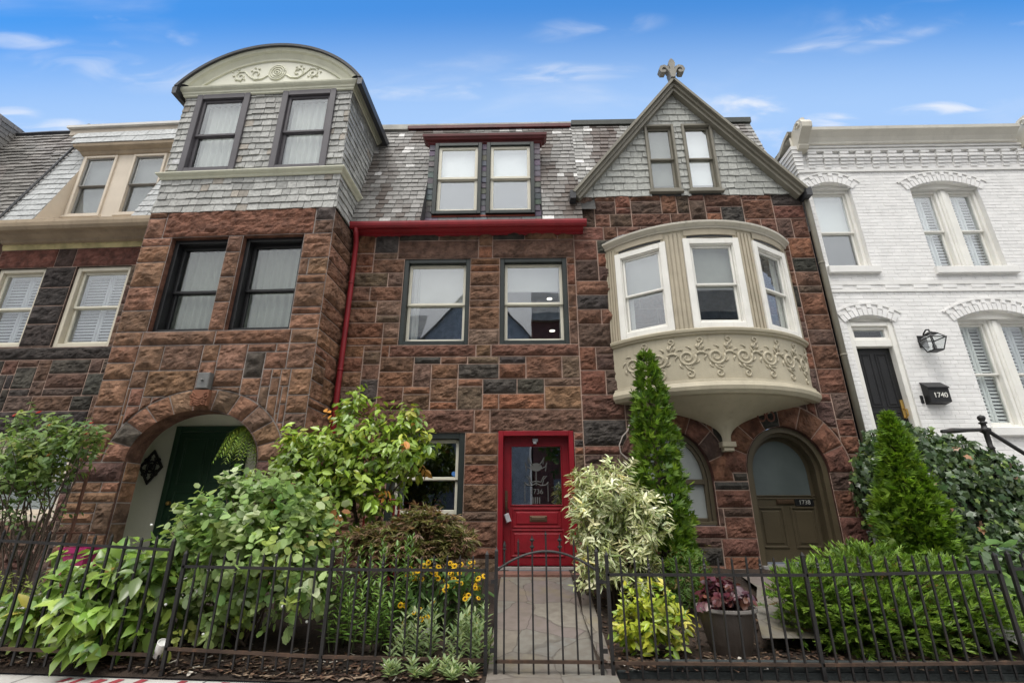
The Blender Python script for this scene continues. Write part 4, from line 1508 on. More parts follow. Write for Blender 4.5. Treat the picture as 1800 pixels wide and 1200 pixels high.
slates(mb, 6.64, 8.42, lambda u, v, d: (u, YC + 0.018 - d, v), ivC, ctint, rng, e=0.128, w=0.165, th=0.020, wild=1.6)
slates(mb, 5.90, 6.60, lambda u, v, d: (TX1 - 0.018 + fl(v) + d, u, v), lambda v: [(YC - fl(v), 0.35)], ctint, rng, e=0.128, w=0.170, th=0.020, wild=1.4)
slates(mb, 6.64, 8.42, lambda u, v, d: (TX1 - 0.018 + d, u, v), lambda v: [(YC, 1.0)], ctint, rng, e=0.128, w=0.165, th=0.020, wild=1.6)
slates(mb, 5.90, 8.42, lambda u, v, d: (TX0 + 0.018 - d, u, v), lambda v: [(YC, 1.0)], ctint, rng, e=0.128, w=0.170, th=0.020, wild=1.4)
mb.build('slate_cladding', SLATE, tow, tint=True)


def returns(prof, name, mat, ya, yb, x0=TX0, x1=TX1):
    """moulding on the front that returns along both sides"""
    m = MB()
    rows = []
    for p, z in prof:
        rows.append([(x0 - p, yb, z), (x0 - p, ya - p, z), (x1 + p, ya - p, z), (x1 + p, yb, z)])
    m.grid(rows)
    return m.build(name, mat, tow)


returns([(0.0, 6.565), (0.02, 6.57), (0.035, 6.595), (0.03, 6.605), (0.07, 6.63), (0.085, 6.65), (0.085, 6.668), (-0.01, 6.68)], 'string_course', PALEGRN, YC, 0.55)
returns([(0.005, 8.345), (0.03, 8.355), (0.035, 8.385), (0.05, 8.40), (0.055, 8.43), (0.085, 8.46), (0.10, 8.485), (0.105, 8.51), (0.0, 8.52)], 'entablature', PALEGRN, YC, 1.15)
for a, b, c, d in CW:
    window(tow, a, b, c, d, YC + 0.02, PURPLEGREY, 0.105, 0.055, PURPLEGREY, 0.05, 7.50, GLASS, [('curtain', paint("pale_lace", (0.50, 0.50, 0.48), 0.9, 0.04, 0), (0.06, 1, 0, 0.98))], nested=False, depth=0.7)
# segmental pediment with barrel roof
PCX, PR, PCZ = -1.465, 2.015, 7.305


def parc(r, zmin):
    a = math.acos(max(-1, min(1, (zmin - PCZ) / r)))
    return [(PCX + r * math.sin(-a + 2 * a * k / 36), PCZ + r * math.cos(-a + 2 * a * k / 36)) for k in range(37)]


mb = MB()
mb.prism(parc(PR - 0.17, 8.51), YC - 0.02, 1.0)
tym = mb.build('tympanum', paint("pediment_ivory", (0.70, 0.69, 0.57), 0.45, 0.03), tow)
mb = MB()
prof = [(0.225, YC - 0.02), (0.22, YC - 0.045), (0.20, YC - 0.05), (0.188, YC - 0.03), (0.16, YC - 0.035), (0.08, YC - 0.075), (0.06, YC - 0.11), (0.015, YC - 0.13), (0.0, YC - 0.13)]
rows = []
for dr, y in prof:
    rows.append([(x, y, z) for x, z in parc(PR - dr, 8.54)])
mb.grid(rows)
mb.build('arch_moulding', PALEGRN, tow)
mb = MB()
o_, i_ = parc(PR + 0.045, 8.475), parc(PR + 0.0, 8.475)
rows = [[(x, y, z) for x, z in p] for p, y in ((i_, YC - 0.17), (o_, YC - 0.175), (o_, 1.25), (i_, 1.25))]
mb.grid(rows, closed=False)
mb.grid([rows[3], rows[0]])
for s in (0, -1):
    x, z = o_[s]
    sg = -1 if s == 0 else 1
    mb.prism([(x, z + 0.01), (x + sg * 0.03, z - 0.03), (x + sg * 0.02, z - 0.16), (x - sg * 0.06, z - 0.16), (x - sg * 0.06, z)], YC - 0.16, 1.25)
mb.box(PCX - 0.06, PCX + 0.06, YC + 0.3, YC + 0.42, PCZ + PR + 0.03, PCZ + PR + 0.13)
mb.build('barrel_roof', TINROOF, tow)
mb = MB()
yo = YC - 0.026
for r in (0.135, 0.105, 0.065, 0.025):
    mb.tube([(PCX + 0.06 + r * math.cos(a), yo, 8.775 + r * 0.95 * math.sin(a)) for a in [2 * math.pi * k / 24 for k in range(25)]], 0.014, 5)
for s in (-1, 1):
    bx = PCX + 0.06
    for sc_ in (scroll(bx + s * 0.34, 8.76, 0.10, 0.02, 1.0, R(-60), 16, s), scroll(bx + s * 0.60, 8.73, 0.09, 0.02, 1.1, R(120), 16, -s)):
        mb.tube([(x, yo, z) for x, z in sc_], 0.014, 5)
    mb.tube([(bx + s * 0.15, yo, 8.73), (bx + s * 0.24, yo, 8.67), (bx + s * 0.36, yo, 8.66), (bx + s * 0.46, yo, 8.73), (bx + s * 0.55, yo, 8.82), (bx + s * 0.68, yo, 8.81)], 0.014, 5)
    for q in ((0.30, 8.98), (0.37, 9.0), (0.33, 8.93), (0.42, 8.95), (0.52, 8.80), (0.58, 8.78), (0.66, 8.80), (0.71, 8.87), (0.74, 8.95), (0.64, 8.98)):
        mb.tube([(bx + s * q[0], yo, q[1] - 0.13), (bx + s * (q[0] + 0.028), yo, q[1] - 0.115)], [0.018, 0.010], 5)
gx0, gz0 = PCX + 0.06, 8.775
mb.v = [(gx0 + (v[0] - gx0) * 1.12, v[1], gz0 + 0.05 + (v[2] - gz0) * 1.3) for v in mb.v]
mb.build('garland_ornament', PALEGRN, tow, smooth=True)
# porch behind the arch
mb = MB()
YB = 0.18
mb.quad((-3.0, YB, 0.4), (0, YB, 0.4), (0, YB, 3.0), (-3.0, YB, 3.0))
mb.quad((-3.0, YC + 0.26, 0.4), (-3.0, YB, 0.4), (-3.0, YB, 3.0), (-3.0, YC + 0.26, 3.0))
mb.quad((-0.02, YC + 0.26, 0.4), (-0.02, YC + 0.26, 3.0), (-0.02, YB, 3.0), (-0.02, YB, 0.4))
mb.quad((-3.0, YC + 0.22, 2.74), (-3.0, YB, 2.74), (0, YB, 2.74), (0, YC + 0.22, 2.74))
mb.quad((-3.0, YC + 0.263, 0.4), (-3.0, YC + 0.263, 2.74), (-2.38, YC + 0.263, 2.74), (-2.38, YC + 0.263, 0.4))
mb.build('porch', PLASTER, hC)
mb = MB()
mb.quad((-3.0, YC - 0.05, 0.62), (0, YC - 0.05, 0.62), (0, YB, 0.62), (-3.0, YB, 0.62))
mb.box(-2.3, -0.5, YC - 0.35, YC - 0.05, 0.35, 0.58)
mb.build('porch_floor', CONC, hC)
mb = MB()
dx0, dx1 = -2.50, -1.30
mb.ring(dx0, dx1, 0.63, 2.60, 0.08, YB - 0.05, YB)
d0, d1 = dx0 + 0.082, dx1 - 0.082
mb.box(d0, d1, YB - 0.012, YB - 0.002, 0.66, 2.515)
for z0_, z1_ in ((0.78, 1.28), (1.38, 1.62), (1.72, 2.42)):
    for a, b in ((d0 + 0.08, (d0 + d1) / 2 - 0.04), ((d0 + d1) / 2 + 0.04, d1 - 0.08)):
        mb.ring(a, b, z0_, z1_, 0.022, YB - 0.024, YB - 0.011)
        mb.bbox(a + 0.045, b - 0.045, YB - 0.022, YB - 0.011, z0_ + 0.045, z1_ - 0.045)
gd = mb.build('front_door', GREEND, hC)
mb = MB()
mb.lathe([(0.001, 0), (0.03, 0.01), (0.03, 0.05), (0.001, 0.06)], n=10)
kb = mb.build('door_knob', BRASS, gd)
kb.location = (d0 + 0.06, YB - 0.015, 1.45)
kb.rotation_euler = (R(90), 0, 0)


def to_world(h, p):
    c, s = math.cos(h.rotation_euler[2]), math.sin(h.rotation_euler[2])
    return (h.location[0] + c * p[0] - s * p[1], h.location[1] + s * p[0] + c * p[1], p[2])


dp = thing('wall_plaque', 'black diamond-shaped openwork plaque on the white porch wall beside the green door', 'plaque', to_world(hC, (-2.78, YB - 0.03, 1.98)), PHI)
mb = MB()
hw, hh = 0.19, 0.265
rhomb = lambda a: [(-hw * a, 0), (0, -hh * a), (hw * a, 0), (0, hh * a)]
o4, i4 = rhomb(1), rhomb(0.80)
mb.grid([[(x, y, z) for x, z in q + q[:1]] for q, y in ((o4, 0.012), (o4, -0.012), (i4, -0.012), (i4, 0.012))])
for a in range(4):
    t = math.pi / 4 + a * math.pi / 2
    mb.tube([(0, 0, 0), (0.105 * math.cos(t) * 1.0, 0, 0.14 * math.sin(t))], 0.013, 5)
    for f in (-0.5, 0.5):
        mb.tube([(0.11 * math.cos(t + f), 0, 0.15 * math.sin(t + f)), (0.075 * math.cos(t), 0, 0.1 * math.sin(t))], 0.010, 5)
for r in (0.03, 0.065):
    mb.tube([(r * math.cos(k * math.pi / 8), 0, r * 1.35 * math.sin(k * math.pi / 8)) for k in range(17)], 0.013, 5)
for sx in (-1, 1):
    for sz in (-1, 1):
        mb.tube([(x * sx, 0, z * sz) for x, z in scroll(0.09, 0.10, 0.04, 0.012, 1.0, 0, 12)], 0.009, 5)
        mb.tube([(0.02 * sx, 0, 0.20 * sz), (0.07 * sx, 0, 0.13 * sz)], 0.009, 5)
mb.build('openwork', BLACKP, dp)

# ---------------------------------------------------------------- B: house with the tan dormer
hB = thing('row_house', 'dark brownstone house at left with tan inset dormer, tan gutter and pale window trim', 'house', OCX, PHI)
PAL_B = [(30, (0.060, 0.049, 0.044)), (38, (0.118, 0.068, 0.053)), (18, (0.145, 0.074, 0.056)), (14, (0.095, 0.063, 0.052))]
BX0 = -6.47
mb = MB()
holesB = [(-6.40, -5.49, 3.94, 5.43), (-4.93, -3.91, 3.92, 5.43), (-5.38, -3.98, 1.20, 2.47)]
fixB = [(-6.47, -5.37, 5.43, 5.80, (0.165, 0.068, 0.050)), (-5.37, -5.02, 5.43, 5.80, (0.075, 0.05, 0.042)), (-5.02, -3.06, 5.43, 5.80, (0.155, 0.066, 0.05)),
        (-5.49, -4.93, 5.03, 5.43, (0.05, 0.042, 0.039)), (-5.49, -4.93, 4.68, 5.03, (0.045, 0.039, 0.036)), (-5.49, -4.93, 4.34, 4.68, (0.05, 0.042, 0.039)), (-5.49, -4.93, 3.94, 4.34, (0.055, 0.044, 0.04)),
        (-6.47, -3.06, 3.70, 3.92, (0.05, 0.042, 0.038)), (-5.5, -3.9, 2.47, 2.84, (0.055, 0.045, 0.042))]
masonry(mb, BX0, -3.05, 0.40, 5.80, holesB, fixB, [], front(0.0), PAL_B, 55, bulge=0.045)
for h in holesB:
    reveals(mb, *h, -0.004, 0.20, (0.07, 0.05, 0.042))
mb.build('wall', [STONE, MORTAR], hB, tint=True)
mb = MB()
rows = []
for k in range(60):
    x = BX0 + (3.42) * k / 59
    rows.append([(x, -0.01, 5.80), (x, -0.02 - 0.02 * noise.noise((x * 9, 0, 0)), 5.83), (x, -0.035 - 0.03 * noise.noise((x * 11, 2, 0)), 5.87), (x, -0.02, 5.93)])
mb.grid([list(r) for r in zip(*rows)])
mb.build('foam_strip', FOAM, hB)
mb = MB()
mb.grid([[(x, y, z) for x in (BX0, -3.06)] for y, z in ((-0.02, 5.90), (-0.09, 5.91), (-0.10, 5.96), (-0.20, 6.0), (-0.22, 6.04))])
mb.build('fascia', TAND, hB)
gutter(BX0, -3.06, -0.32, 6.09, 0.09, TAND, hB, (-5.9, -5.2, -4.4))
window(hB, -6.40, -5.49, 3.94, 5.43, 0.10, CREAM, 0.07, 0.07, SASHW, 0.045, 4.68, GLASSR, [('shutter', paint("grey_white_shutter", (0.50, 0.50, 0.52), 0.6, 0.03))])
window(hB, -4.93, -3.91, 3.92, 5.43, 0.10, CREAM, 0.075, 0.07, SASHW, 0.045, 4.68, GLASSR, [('shutter', MATS["grey_white_shutter"])])
window(hB, -5.38, -3.98, 1.20, 2.47, 0.12, TAN, 0.09, 0.07, TAN, 0.06, 1.8, GLASS, [('blind_or_reflection', paint("grey_blind", (0.40, 0.41, 0.40), 0.8, 0.05), (0, 1, 0, 1))])
fB, LB, kB = mansard(0, -0.28, 6.10, 1 / 3.0, 8.9)
BD0, BD1 = -5.85, -3.98


def ivB(v):
    z = 6.10 + v / kB
    if z < 8.30:
        return [(BX0, BD0), (BD1, -3.03)]
    return [(BX0 + 0.02, BD0), (BD1, -3.03)]


mb = MB()


def btint(u, v, r):
    k = r.uniform(0.9, 1.12)
    return (0.39 * k, 0.40 * k, 0.395 * k)


slates(mb, 0, LB, fB, ivB, btint, rng, e=0.165, w=0.30, th=0.016, wild=0.4)
slates(mb, 8.30, 8.68, lambda u, v, d: (u, 0.11 + (v - 8.30) * 0.33 - d, v + d * 0.3), lambda v: [(BX0 + 0.25 + (8.68 - v) * 0.5, -3.03)], btint, rng, e=0.19, w=0.30, th=0.016, wild=0.4)
for a, b, v0, v1 in ((BX0, BD0, 0, LB), (BD1, -3.03, 0, LB), (BD0, BD1, 2.3 * kB, LB)):
    mb.quad(fB(a, v0, -0.003), fB(b, v0, -0.003), fB(b, v1, -0.003), fB(a, v1, -0.003), tint=(0.10, 0.10, 0.10))
mb.build('roof', SLATE, hB, tint=True)
YDB = 0.24
mb = MB()
holed_box(mb, BD0, BD1, YDB, 1.2, 6.0, 8.28, [(-5.76, -5.13, 6.69, 8.03), (-4.73, -4.10, 6.69, 8.03)])
mb.add([(BD0 + 0.003, -0.285, 6.06), (BD0 + 0.003, YDB, 6.06), (BD0 + 0.003, YDB, 7.75), (BD0 + 0.003, -0.27, 6.12)], [(0, 1, 2, 3)])
mb.add([(BD1 - 0.003, -0.285, 6.06), (BD1 - 0.003, YDB, 6.06), (BD1 - 0.003, YDB, 7.75), (BD1 - 0.003, -0.27, 6.12)], [(3, 2, 1, 0)])
mb.quad((BD0, -0.285, 6.065), (BD1, -0.285, 6.065), (BD1, YDB, 6.09), (BD0, YDB, 6.09))
bdo = mb.build('dormer', TAN, hB)
cornice(BD0 - 0.01, BD1 + 0.01, YDB, [(0.01, 8.08), (0.03, 8.10), (0.05, 8.14), (0.05, 8.16), (0.12, 8.20), (0.14, 8.22), (0.15, 8.27), (0.10, 8.29)], TAND, 'cornice', bdo)
for a, b in ((-5.79, -5.10), (-4.76, -4.07)):
    window(bdo, a, b, 6.66, 8.06, YDB, TAN, 0.05, 0.035, MATS.get('grey_sash') or paint('grey_sash', (0.22, 0.21, 0.19), 0.5, 0.1), 0.03, 7.36, GLASS, [('blind_or_reflection', paint("grey_lace_blind", (0.27, 0.27, 0.28), 0.9, 0.1), (0, 1, 0, 1))], nested=False, sill=0.03, depth=0.6)
mb = MB()
mb.box(BX0 + 0.1, -3.0, 0.25, 0.72, 8.66, 8.80)
mb.build('parapet_board', TAN, hB)
mb = MB()
mb.box(BX0 + 0.05, -3.0, 0.19, 0.85, 8.805, 8.86)
mb.build('coping', paint("white_coping", (0.66, 0.64, 0.60), 0.6, 0.08), hB)
mb = MB()
mb.tube([(BX0 - 0.22, 0.6, 9.02), (BX0 - 0.08, 0.6, 9.16), (BX0 + 0.06, 0.6, 9.22), (BX0 + 0.18, 0.6, 9.15), (BX0 + 0.26, 0.6, 9.02)], [0.03, 0.055, 0.06, 0.05, 0.03], 8)
mb.tube([(BX0 - 0.02, -0.40, 6.15), (BX0, -0.30, 6.18), (BX0, 0.65, 9.05)], 0.02, 6)
mb.build('party_flashing', TINROOF, hB)
mb = MB()
mb.box(BX0 - 3.2, -3.0, 1.0, 1.2, 0.3, 8.7)
mb.build('rear_wall', INTERIOR, hB)

# ---------------------------------------------------------------- A: dark slate roof at the far left edge
hA = thing('row_house', 'neighbouring house at the far left edge with weathered dark slate roof', 'house', OCX, PHI)
mb = MB()
masonry(mb, -9.6, BX0, 0.40, 5.95, [], [], [], front(0.0), PAL_B, 66, bulge=0.045)
mb.build('wall', [STONE, MORTAR], hA, tint=True)
fA, LA, kA = mansard(0, -0.20, 6.05, 1 / 3.0, 9.35)
AX = -8.45
mb = MB()


def atint(u, v, r):
    k = r.uniform(0.7, 1.2)
    n = max(0.0, noise.noise((u * 1.2, v * 1.2, 9)))
    return (0.20 * k + 0.03 * n, 0.19 * k, 0.175 * k)


slates(mb, 0, LA, fA, lambda v: [(AX, BX0 - 0.03)], atint, rng, e=0.12, w=0.22, th=0.026, wild=2.6)
slates(mb, 6.05, 9.55, lambda u, v, d: (AX + d, u, v), lambda v: [(-0.75, -0.2 + (v - 6.05) / 3.0)], atint, rng, e=0.12, w=0.24, th=0.02, wild=1.6)
mb.box(-9.6, AX - 0.005, -0.75, 1.2, 6.0, 9.55, tint=(0.06, 0.06, 0.055))
mb.quad(fA(AX, 0, -0.004), fA(BX0, 0, -0.004), fA(BX0, LA, -0.004), fA(AX, LA, -0.004), tint=(0.05, 0.05, 0.045))
mb.build('roof', SLATE, hA, tint=True)
mb = MB()
mb.tube([(AX, 0.9, 9.36), (-7.6, 0.9, 9.37), (BX0 - 0.1, 0.9, 9.35)], 0.06, 6)
mb.build('ridge_flashing', TINROOF, hA)

# ---------------------------------------------------------------- F: white painted brick house
hF = thing('row_house', 'white painted brick row house with black front door and bracketed cornice', 'house', (0, 7.3, 0))
FX0, FX1 = 4.99, 10.2
FZ1 = 7.65
OPN = [(5.13, 5.83, 5.17, 6.74, 0.12, 12), (6.86, 8.03, 5.14, 6.70, 0.15, 20), (5.18, 5.905, 2.30, 4.20, 0.10, 12), (6.92, 8.13, 2.50, 4.22, 0.15, 20)]


def wt(r=rng):
    k = r.uniform(0.94, 1.03)
    return (0.80 * k, 0.79 * k, 0.77 * k)


def brick(mb, a, b, z, h, emb, prot=0.0042):
    j = 0.0032
    d = prot + rng.uniform(-0.0012, 0.0016)
    c = 0.004
    jx = j * 0.6
    p = [(a + jx, z + j), (b - jx, z + j), (b - jx, z + h - j), (a + jx, z + h - j)]
    q = [(a + j + c, z + j + c), (b - j - c, z + j + c), (b - j - c, z + h - j - c), (a + j + c, z + h - j - c)]
    vs = [emb(x, y, 0.0) for x, y in p] + [emb(x, y, d) for x, y in q]
    mb.add(vs, [(4, 5, 6, 7), (0, 1, 5, 4), (1, 2, 6, 5), (2, 3, 7, 6), (3, 0, 4, 7)], tint=wt())


def opening_at(z):
    out = []
    for a, b, c, d, rise, n in OPN:
        if c <= z <= d:
            out.append((a, b))
        elif d < z < d + rise:
            # segmental head: narrow towards the crown
            hw_ = (b - a) / 2
            Rr = (hw_ * hw_ + rise * rise) / (2 * rise)
            k = z - d + Rr - rise
            w = math.sqrt(max(0, Rr * Rr - k * k))
            out.append(((a + b) / 2 - w, (a + b) / 2 + w))
    return sorted(out)


def courses(mb, z0, z1, x0, x1, emb, openf, h=0.0655, L=0.222):
    n = int(round((z1 - z0) / h))
    h = (z1 - z0) / n
    for k in range(n):
        z = z0 + k * h
        spans = []
        cur = x0
        for a, b in openf(z + h / 2):
            if b <= x0 or a >= x1:
                continue
            if a > cur:
                spans.append((cur, a))
            cur = max(cur, b)
        if cur < x1:
            spans.append((cur, x1))
        header = (k % 6 == 5)
        ll = L / 2 if header else L
        for a, b in spans:
            g0 = math.floor(a / ll) * ll - (ll / 2 if k % 2 else 0) + rng.uniform(-0.01, 0.01)
            while g0 < b:
                p, q = max(g0, a), min(g0 + ll, b)
                if q - p > 0.02:
                    brick(mb, p, q, z, h, emb)
                g0 += ll
        # bed of mortar/paint behind
        for a, b in spans:
            mb.quad(emb(a, z, 0.001), emb(b, z, 0.001), emb(b, z + h, 0.001), emb(a, z + h, 0.001), tint=(0.70, 0.69, 0.67))


mb = MB()
mb.cur = 0
courses(mb, 0.4, FZ1, FX0, FX1, front(0.0), opening_at)
for a, b, c, d, rise, n in OPN:
    tt = (0.74, 0.73, 0.70)
    reveals(mb, a, b, c, d, 0.0, 0.14, tt)
    hw_ = (b - a) / 2
    cx = (a + b) / 2
    Rr = (hw_ * hw_ + rise * rise) / (2 * rise)
    cz = d + rise - Rr
    A = math.asin(hw_ / Rr)
    pts = [(cx + Rr * math.sin(-A + 2 * A * k / 16), cz + Rr * math.cos(-A + 2 * A * k / 16)) for k in range(17)]
    mb.grid([[(x, -0.02, z) for x, z in pts], [(x, 0.14, z) for x, z in pts]], tint=tt)
    # radial header arch, alternate bricks proud, plus a hood course
    A2 = A * 1.12
    for k in range(n):
        t0, t1 = -A2 + 2 * A2 * k / n, -A2 + 2 * A2 * (k + 1) / n
        g = (t1 - t0) * 0.10
        for (r0, r1, pr) in ((0.0, 0.115, 0.022), (0.122, 0.180, 0.030)):
            if r0 == 0.0:
                pr = 0.022
            p = [(t0 + g, r0), (t1 - g, r0), (t1 - g, r1), (t0 + g, r1)]
            if r0 > 0 and k % 2 == 1:
                pr = 0.006
            vs = [(cx + (Rr + q) * math.sin(t), y, cz + (Rr + q) * math.cos(t)) for y in (0.0, -pr) for t, q in p]
            mb.add(vs, [(4, 5, 6, 7), (0, 1, 5, 4), (1, 2, 6, 5), (2, 3, 7, 6), (3, 0, 4, 7)], tint=wt())
    t0, t1 = -A2 * 1.03, A2 * 1.03
    rows = []
    for rr, y in ((0.188, 0.0), (0.188, -0.022), (0.215, -0.022), (0.215, 0.0)):
        rows.append([(cx + (Rr + rr) * math.sin(t0 + (t1 - t0) * k / 16), y, cz + (Rr + rr) * math.cos(t0 + (t1 - t0) * k / 16)) for k in range(17)])
    mb.grid(rows, tint=(0.75, 0.74, 0.715))
# belt course with pairs of sunk bricks
mb.box(FX0, FX1, -0.024, 0.0, 4.705, 4.755, tint=(0.76, 0.75, 0.72))
x = FX0 + 0.02
while x < FX1:
    brick(mb, x, x + 0.24, 4.76, 0.07, front(0.0), 0.026)
    x += 0.46
mb.box(FX0, FX1, -0.020, 0.0, 4.835, 4.90, tint=(0.76, 0.75, 0.72))
# corbel table below the cornice
mb.box(FX0, FX1, -0.030, 0.0, 7.07, 7.115, tint=(0.76, 0.75, 0.72))
x = FX0 + 0.20
while x < FX1:
    for k, (z, p) in enumerate(((7.165, 0.025), (7.225, 0.045), (7.285, 0.065))):
        mb.box(x, x + 0.115, -p, 0.0, z, z + 0.056, tint=wt())
    for k, (z, p) in enumerate(((7.25, 0.018), (7.31, 0.034), (7.37, 0.05))):
        mb.box(x + 0.125, x + 0.272, -p, 0.0, z, z + 0.056, tint=wt())
    mb.box(x - 0.02, x + 0.15, -0.085, 0.0, 7.345, 7.395, tint=wt())
    mb.box(x + 0.01, x + 0.16, -0.072, 0.0, 7.435, 7.48, tint=wt())
    x += 0.286
mb.box(FX0, FX1, -0.068, 0.0, 7.495, 7.54, tint=(0.76, 0.75, 0.72))
mb.box(FX0, FX1, -0.090, 0.0, 7.555, 7.598, tint=(0.76, 0.75, 0.72))
# left flank of the house seen above the neighbour's roof, with the corbelled corner
courses(mb, 5.9, 7.65, 0.0, 1.6, lambda u, z, d: (FX0 - d, u, z), lambda z: [])
for k in range(7):
    z = 7.05 + k * 0.078
    p = 0.02 + k * 0.012
    mb.box(FX0 - p, FX0 + 0.10, -p, 0.22 + 0.02 * k, z, z + 0.07, tint=wt())
mb.build('wall', BRICKW, hF, tint=True)
mb = MB()
mb.grid([[(x, -p, z) for x in (FX0 + 0.18, 8.92)] for p, z in ((0.09, 7.60), (0.12, 7.605), (0.13, 7.63), (0.11, 7.655), (0.15, 7.73), (0.22, 7.80), (0.25, 7.815), (0.26, 7.87), (0.05, 7.88))])
mb.grid([[(x, -p, z) for x in (9.22, FX1)] for p, z in ((0.09, 7.60), (0.12, 7.605), (0.13, 7.63), (0.11, 7.655), (0.15, 7.73), (0.22, 7.80), (0.25, 7.815), (0.26, 7.87), (0.05, 7.88))])
mb.grid([[(x, y, z) for x in (FX0 - 0.02, FX1)] for y, z in ((0.0, 7.6), (0.0, 7.86), (1.5, 7.86))])
mb.build('cornice', paint("cream_grey_cornice", (0.70, 0.67, 0.59), 0.5, 0.06, 0.0005, 0.15, gcol=(0.3, 0.27, 0.22)), hF)
for bx in (FX0 + 0.02, 9.0):
    mb = MB()
    prof = [(0.0, 7.48), (0.14, 7.50), (0.17, 7.55), (0.15, 7.59), (0.20, 7.66), (0.30, 7.75), (0.36, 7.80), (0.37, 7.89), (0.33, 7.97), (0.25, 8.02), (0.16, 8.01), (0.10, 7.96), (0.0, 7.94)]
    mb.add([(bx, -p, z) for p, z in prof] + [(bx + 0.18, -p, z) for p, z in prof], [tuple(range(len(prof))), tuple(range(2 * len(prof) - 1, len(prof) - 1, -1))] + [(i, len(prof) + i, len(prof) + (i + 1) % len(prof), (i + 1) % len(prof)) for i in range(len(prof))])
    pts = [(bx - 0.006, -0.25 + 0.07 * math.cos(t) * (1 - t / 9), 7.90 + 0.07 * math.sin(t) * (1 - t / 9)) for t in [k * 0.45 for k in range(16)]]
    mb.tube(pts, 0.016, 5)
    mb.lathe([(0.001, -0.10), (0.05, -0.09), (0.05, 0.09), (0.001, 0.10)], (bx + 0.09, -0.25, 7.96), 10)
    mb.build('bracket', OFFWH, hF)
mb = MB()
cop = [(-0.05, 7.90), (0.10, 7.86), (0.35, 7.72), (0.55, 7.70), (1.6, 7.70)]
rows = [[(FX0 - 0.05, y, z) for y, z in cop], [(FX0 - 0.06, y, z + 0.06) for y, z in cop], [(FX0 + 0.25, y, z + 0.06) for y, z in cop], [(FX0 + 0.25, y, z) for y, z in cop]]
mb.grid(rows, closed=False)
mb.build('parapet_coping', OFFWH, hF)
# windows
WSH = ('shutter', paint("white_shutter", (0.84, 0.84, 0.84), 0.5, 0.02))


def head_panel(a, b, d, rise, parent):
    hw_ = (b - a) / 2
    Rr = (hw_ * hw_ + rise * rise) / (2 * rise)
    cx, cz = (a + b) / 2, d + rise - Rr
    A = math.asin(hw_ / Rr)
    pts = [(a, d - 0.005)] + [(cx + Rr * math.sin(-A + 2 * A * k / 16), cz + Rr * math.cos(-A + 2 * A * k / 16)) for k in range(17)] + [(b, d - 0.005)]
    m = MB()
    m.prism([(x, z) for x, z in pts][::-1], 0.07, 0.12)
    m.build('head_panel', WHITE, parent)


a, b, c, d, rise, n = OPN[0]
w = window(hF, a, b, c, d, 0.12, WHITE, 0.055, 0.05, WHITE, 0.035, 5.90, GLASSR, [('blind_or_reflection', BLIND, (0, 1, 0.46, 1)), ('curtain', SHEERG, (0.65, 1, 0, 0.46)), ('screen', SCREEN, (0, 1, 0, 0.47))])
head_panel(a, b, d, rise, w)
for (a, b, c, d, rise, n), mt, gl in ((OPN[1], 5.90, GLASSR), (OPN[3], 3.34, GLASS)):
    mid = (a + b) / 2
    w = window(hF, a, mid - 0.075, c, d, 0.12, WHITE, 0.05, 0.05, WHITE, 0.035, mt, gl, [WSH])
    head_panel(a, b, d, rise, w)
    window(hF, mid + 0.075, b, c, d, 0.12, WHITE, 0.05, 0.05, WHITE, 0.035, mt, gl if gl is GLASSR else GLASSR, [WSH])
    m = MB()
    m.bbox(mid - 0.074, mid + 0.074, 0.05, 0.16, c, d, b=0.012)
    m.bbox(mid - 0.04, mid + 0.04, 0.035, 0.052, c + 0.05, d - 0.01, b=0.008)
    m.build('mullion', WHITE, hF)
mb = MB()
for a, b, z in ((5.08, 5.92, 5.17), (6.82, 8.14, 5.14), (6.86, 8.22, 2.50)):
    mb.bbox(a, b, -0.07, 0.06, z - 0.13, z - 0.002, b=0.01)
    mb.build('window_sill', WHWALL, hF)
    mb = MB()
# black front door with transom
a, b, c, d, rise, n = OPN[2]
mb = MB()
mb.ring(a, b, 2.30, d - 0.002, 0.075, 0.02, 0.16)
mb.bbox(a + 0.075, b - 0.075, 0.03, 0.16, 3.78, 3.90)
mb.ring(a + 0.075, b - 0.075, 3.90, d - 0.077, 0.045, 0.06, 0.15)
fdf = mb.build('door_frame', WHITE, hF)
head_panel(a, b, d, rise, fdf)
mb = MB()
mb.box(a + 0.122, b - 0.122, 0.10, 0.104, 3.946, d - 0.124)
mb.build('transom_pane', GLASS, fdf)
mb = MB()
mb.quad((a, 0.4, 3.8), (b, 0.4, 3.8), (b, 0.4, 4.2), (a, 0.4, 4.2))
mb.build('room', INTERIOR, fdf)
mb = MB()
d0, d1 = a + 0.077, b - 0.077
mb.box(d0, d1, 0.12, 0.16, 2.30, 3.778)
for z0_, z1_ in ((2.35, 2.52), (2.58, 2.76), (2.83, 3.68)):
    for p, q in ((d0 + 0.07, (d0 + d1) / 2 - 0.03), ((d0 + d1) / 2 + 0.03, d1 - 0.07)):
        mb.ring(p, q, z0_, z1_, 0.02, 0.108, 0.121)
        mb.bbox(p + 0.04, q - 0.04, 0.108, 0.121, z0_ + 0.04, z1_ - 0.04)
bd = mb.build('front_door', BLACKP, hF)
mb = MB()
mb.bbox(d1 - 0.065, d1 - 0.02, 0.095, 0.121, 2.66, 2.94, b=0.006)
mb.tube([(d1 - 0.045, 0.09, 2.80), (d1 - 0.045, 0.04, 2.78), (d1 - 0.045, 0.04, 2.70), (d1 - 0.045, 0.10, 2.66)], 0.013, 6)
mb.build('door_handle', BRASS, bd)
mb = MB()
mb.box(4.99, 10.2, 1.55, 1.6, 0.3, 7.6)
mb.build('rear_wall', INTERIOR, hF)
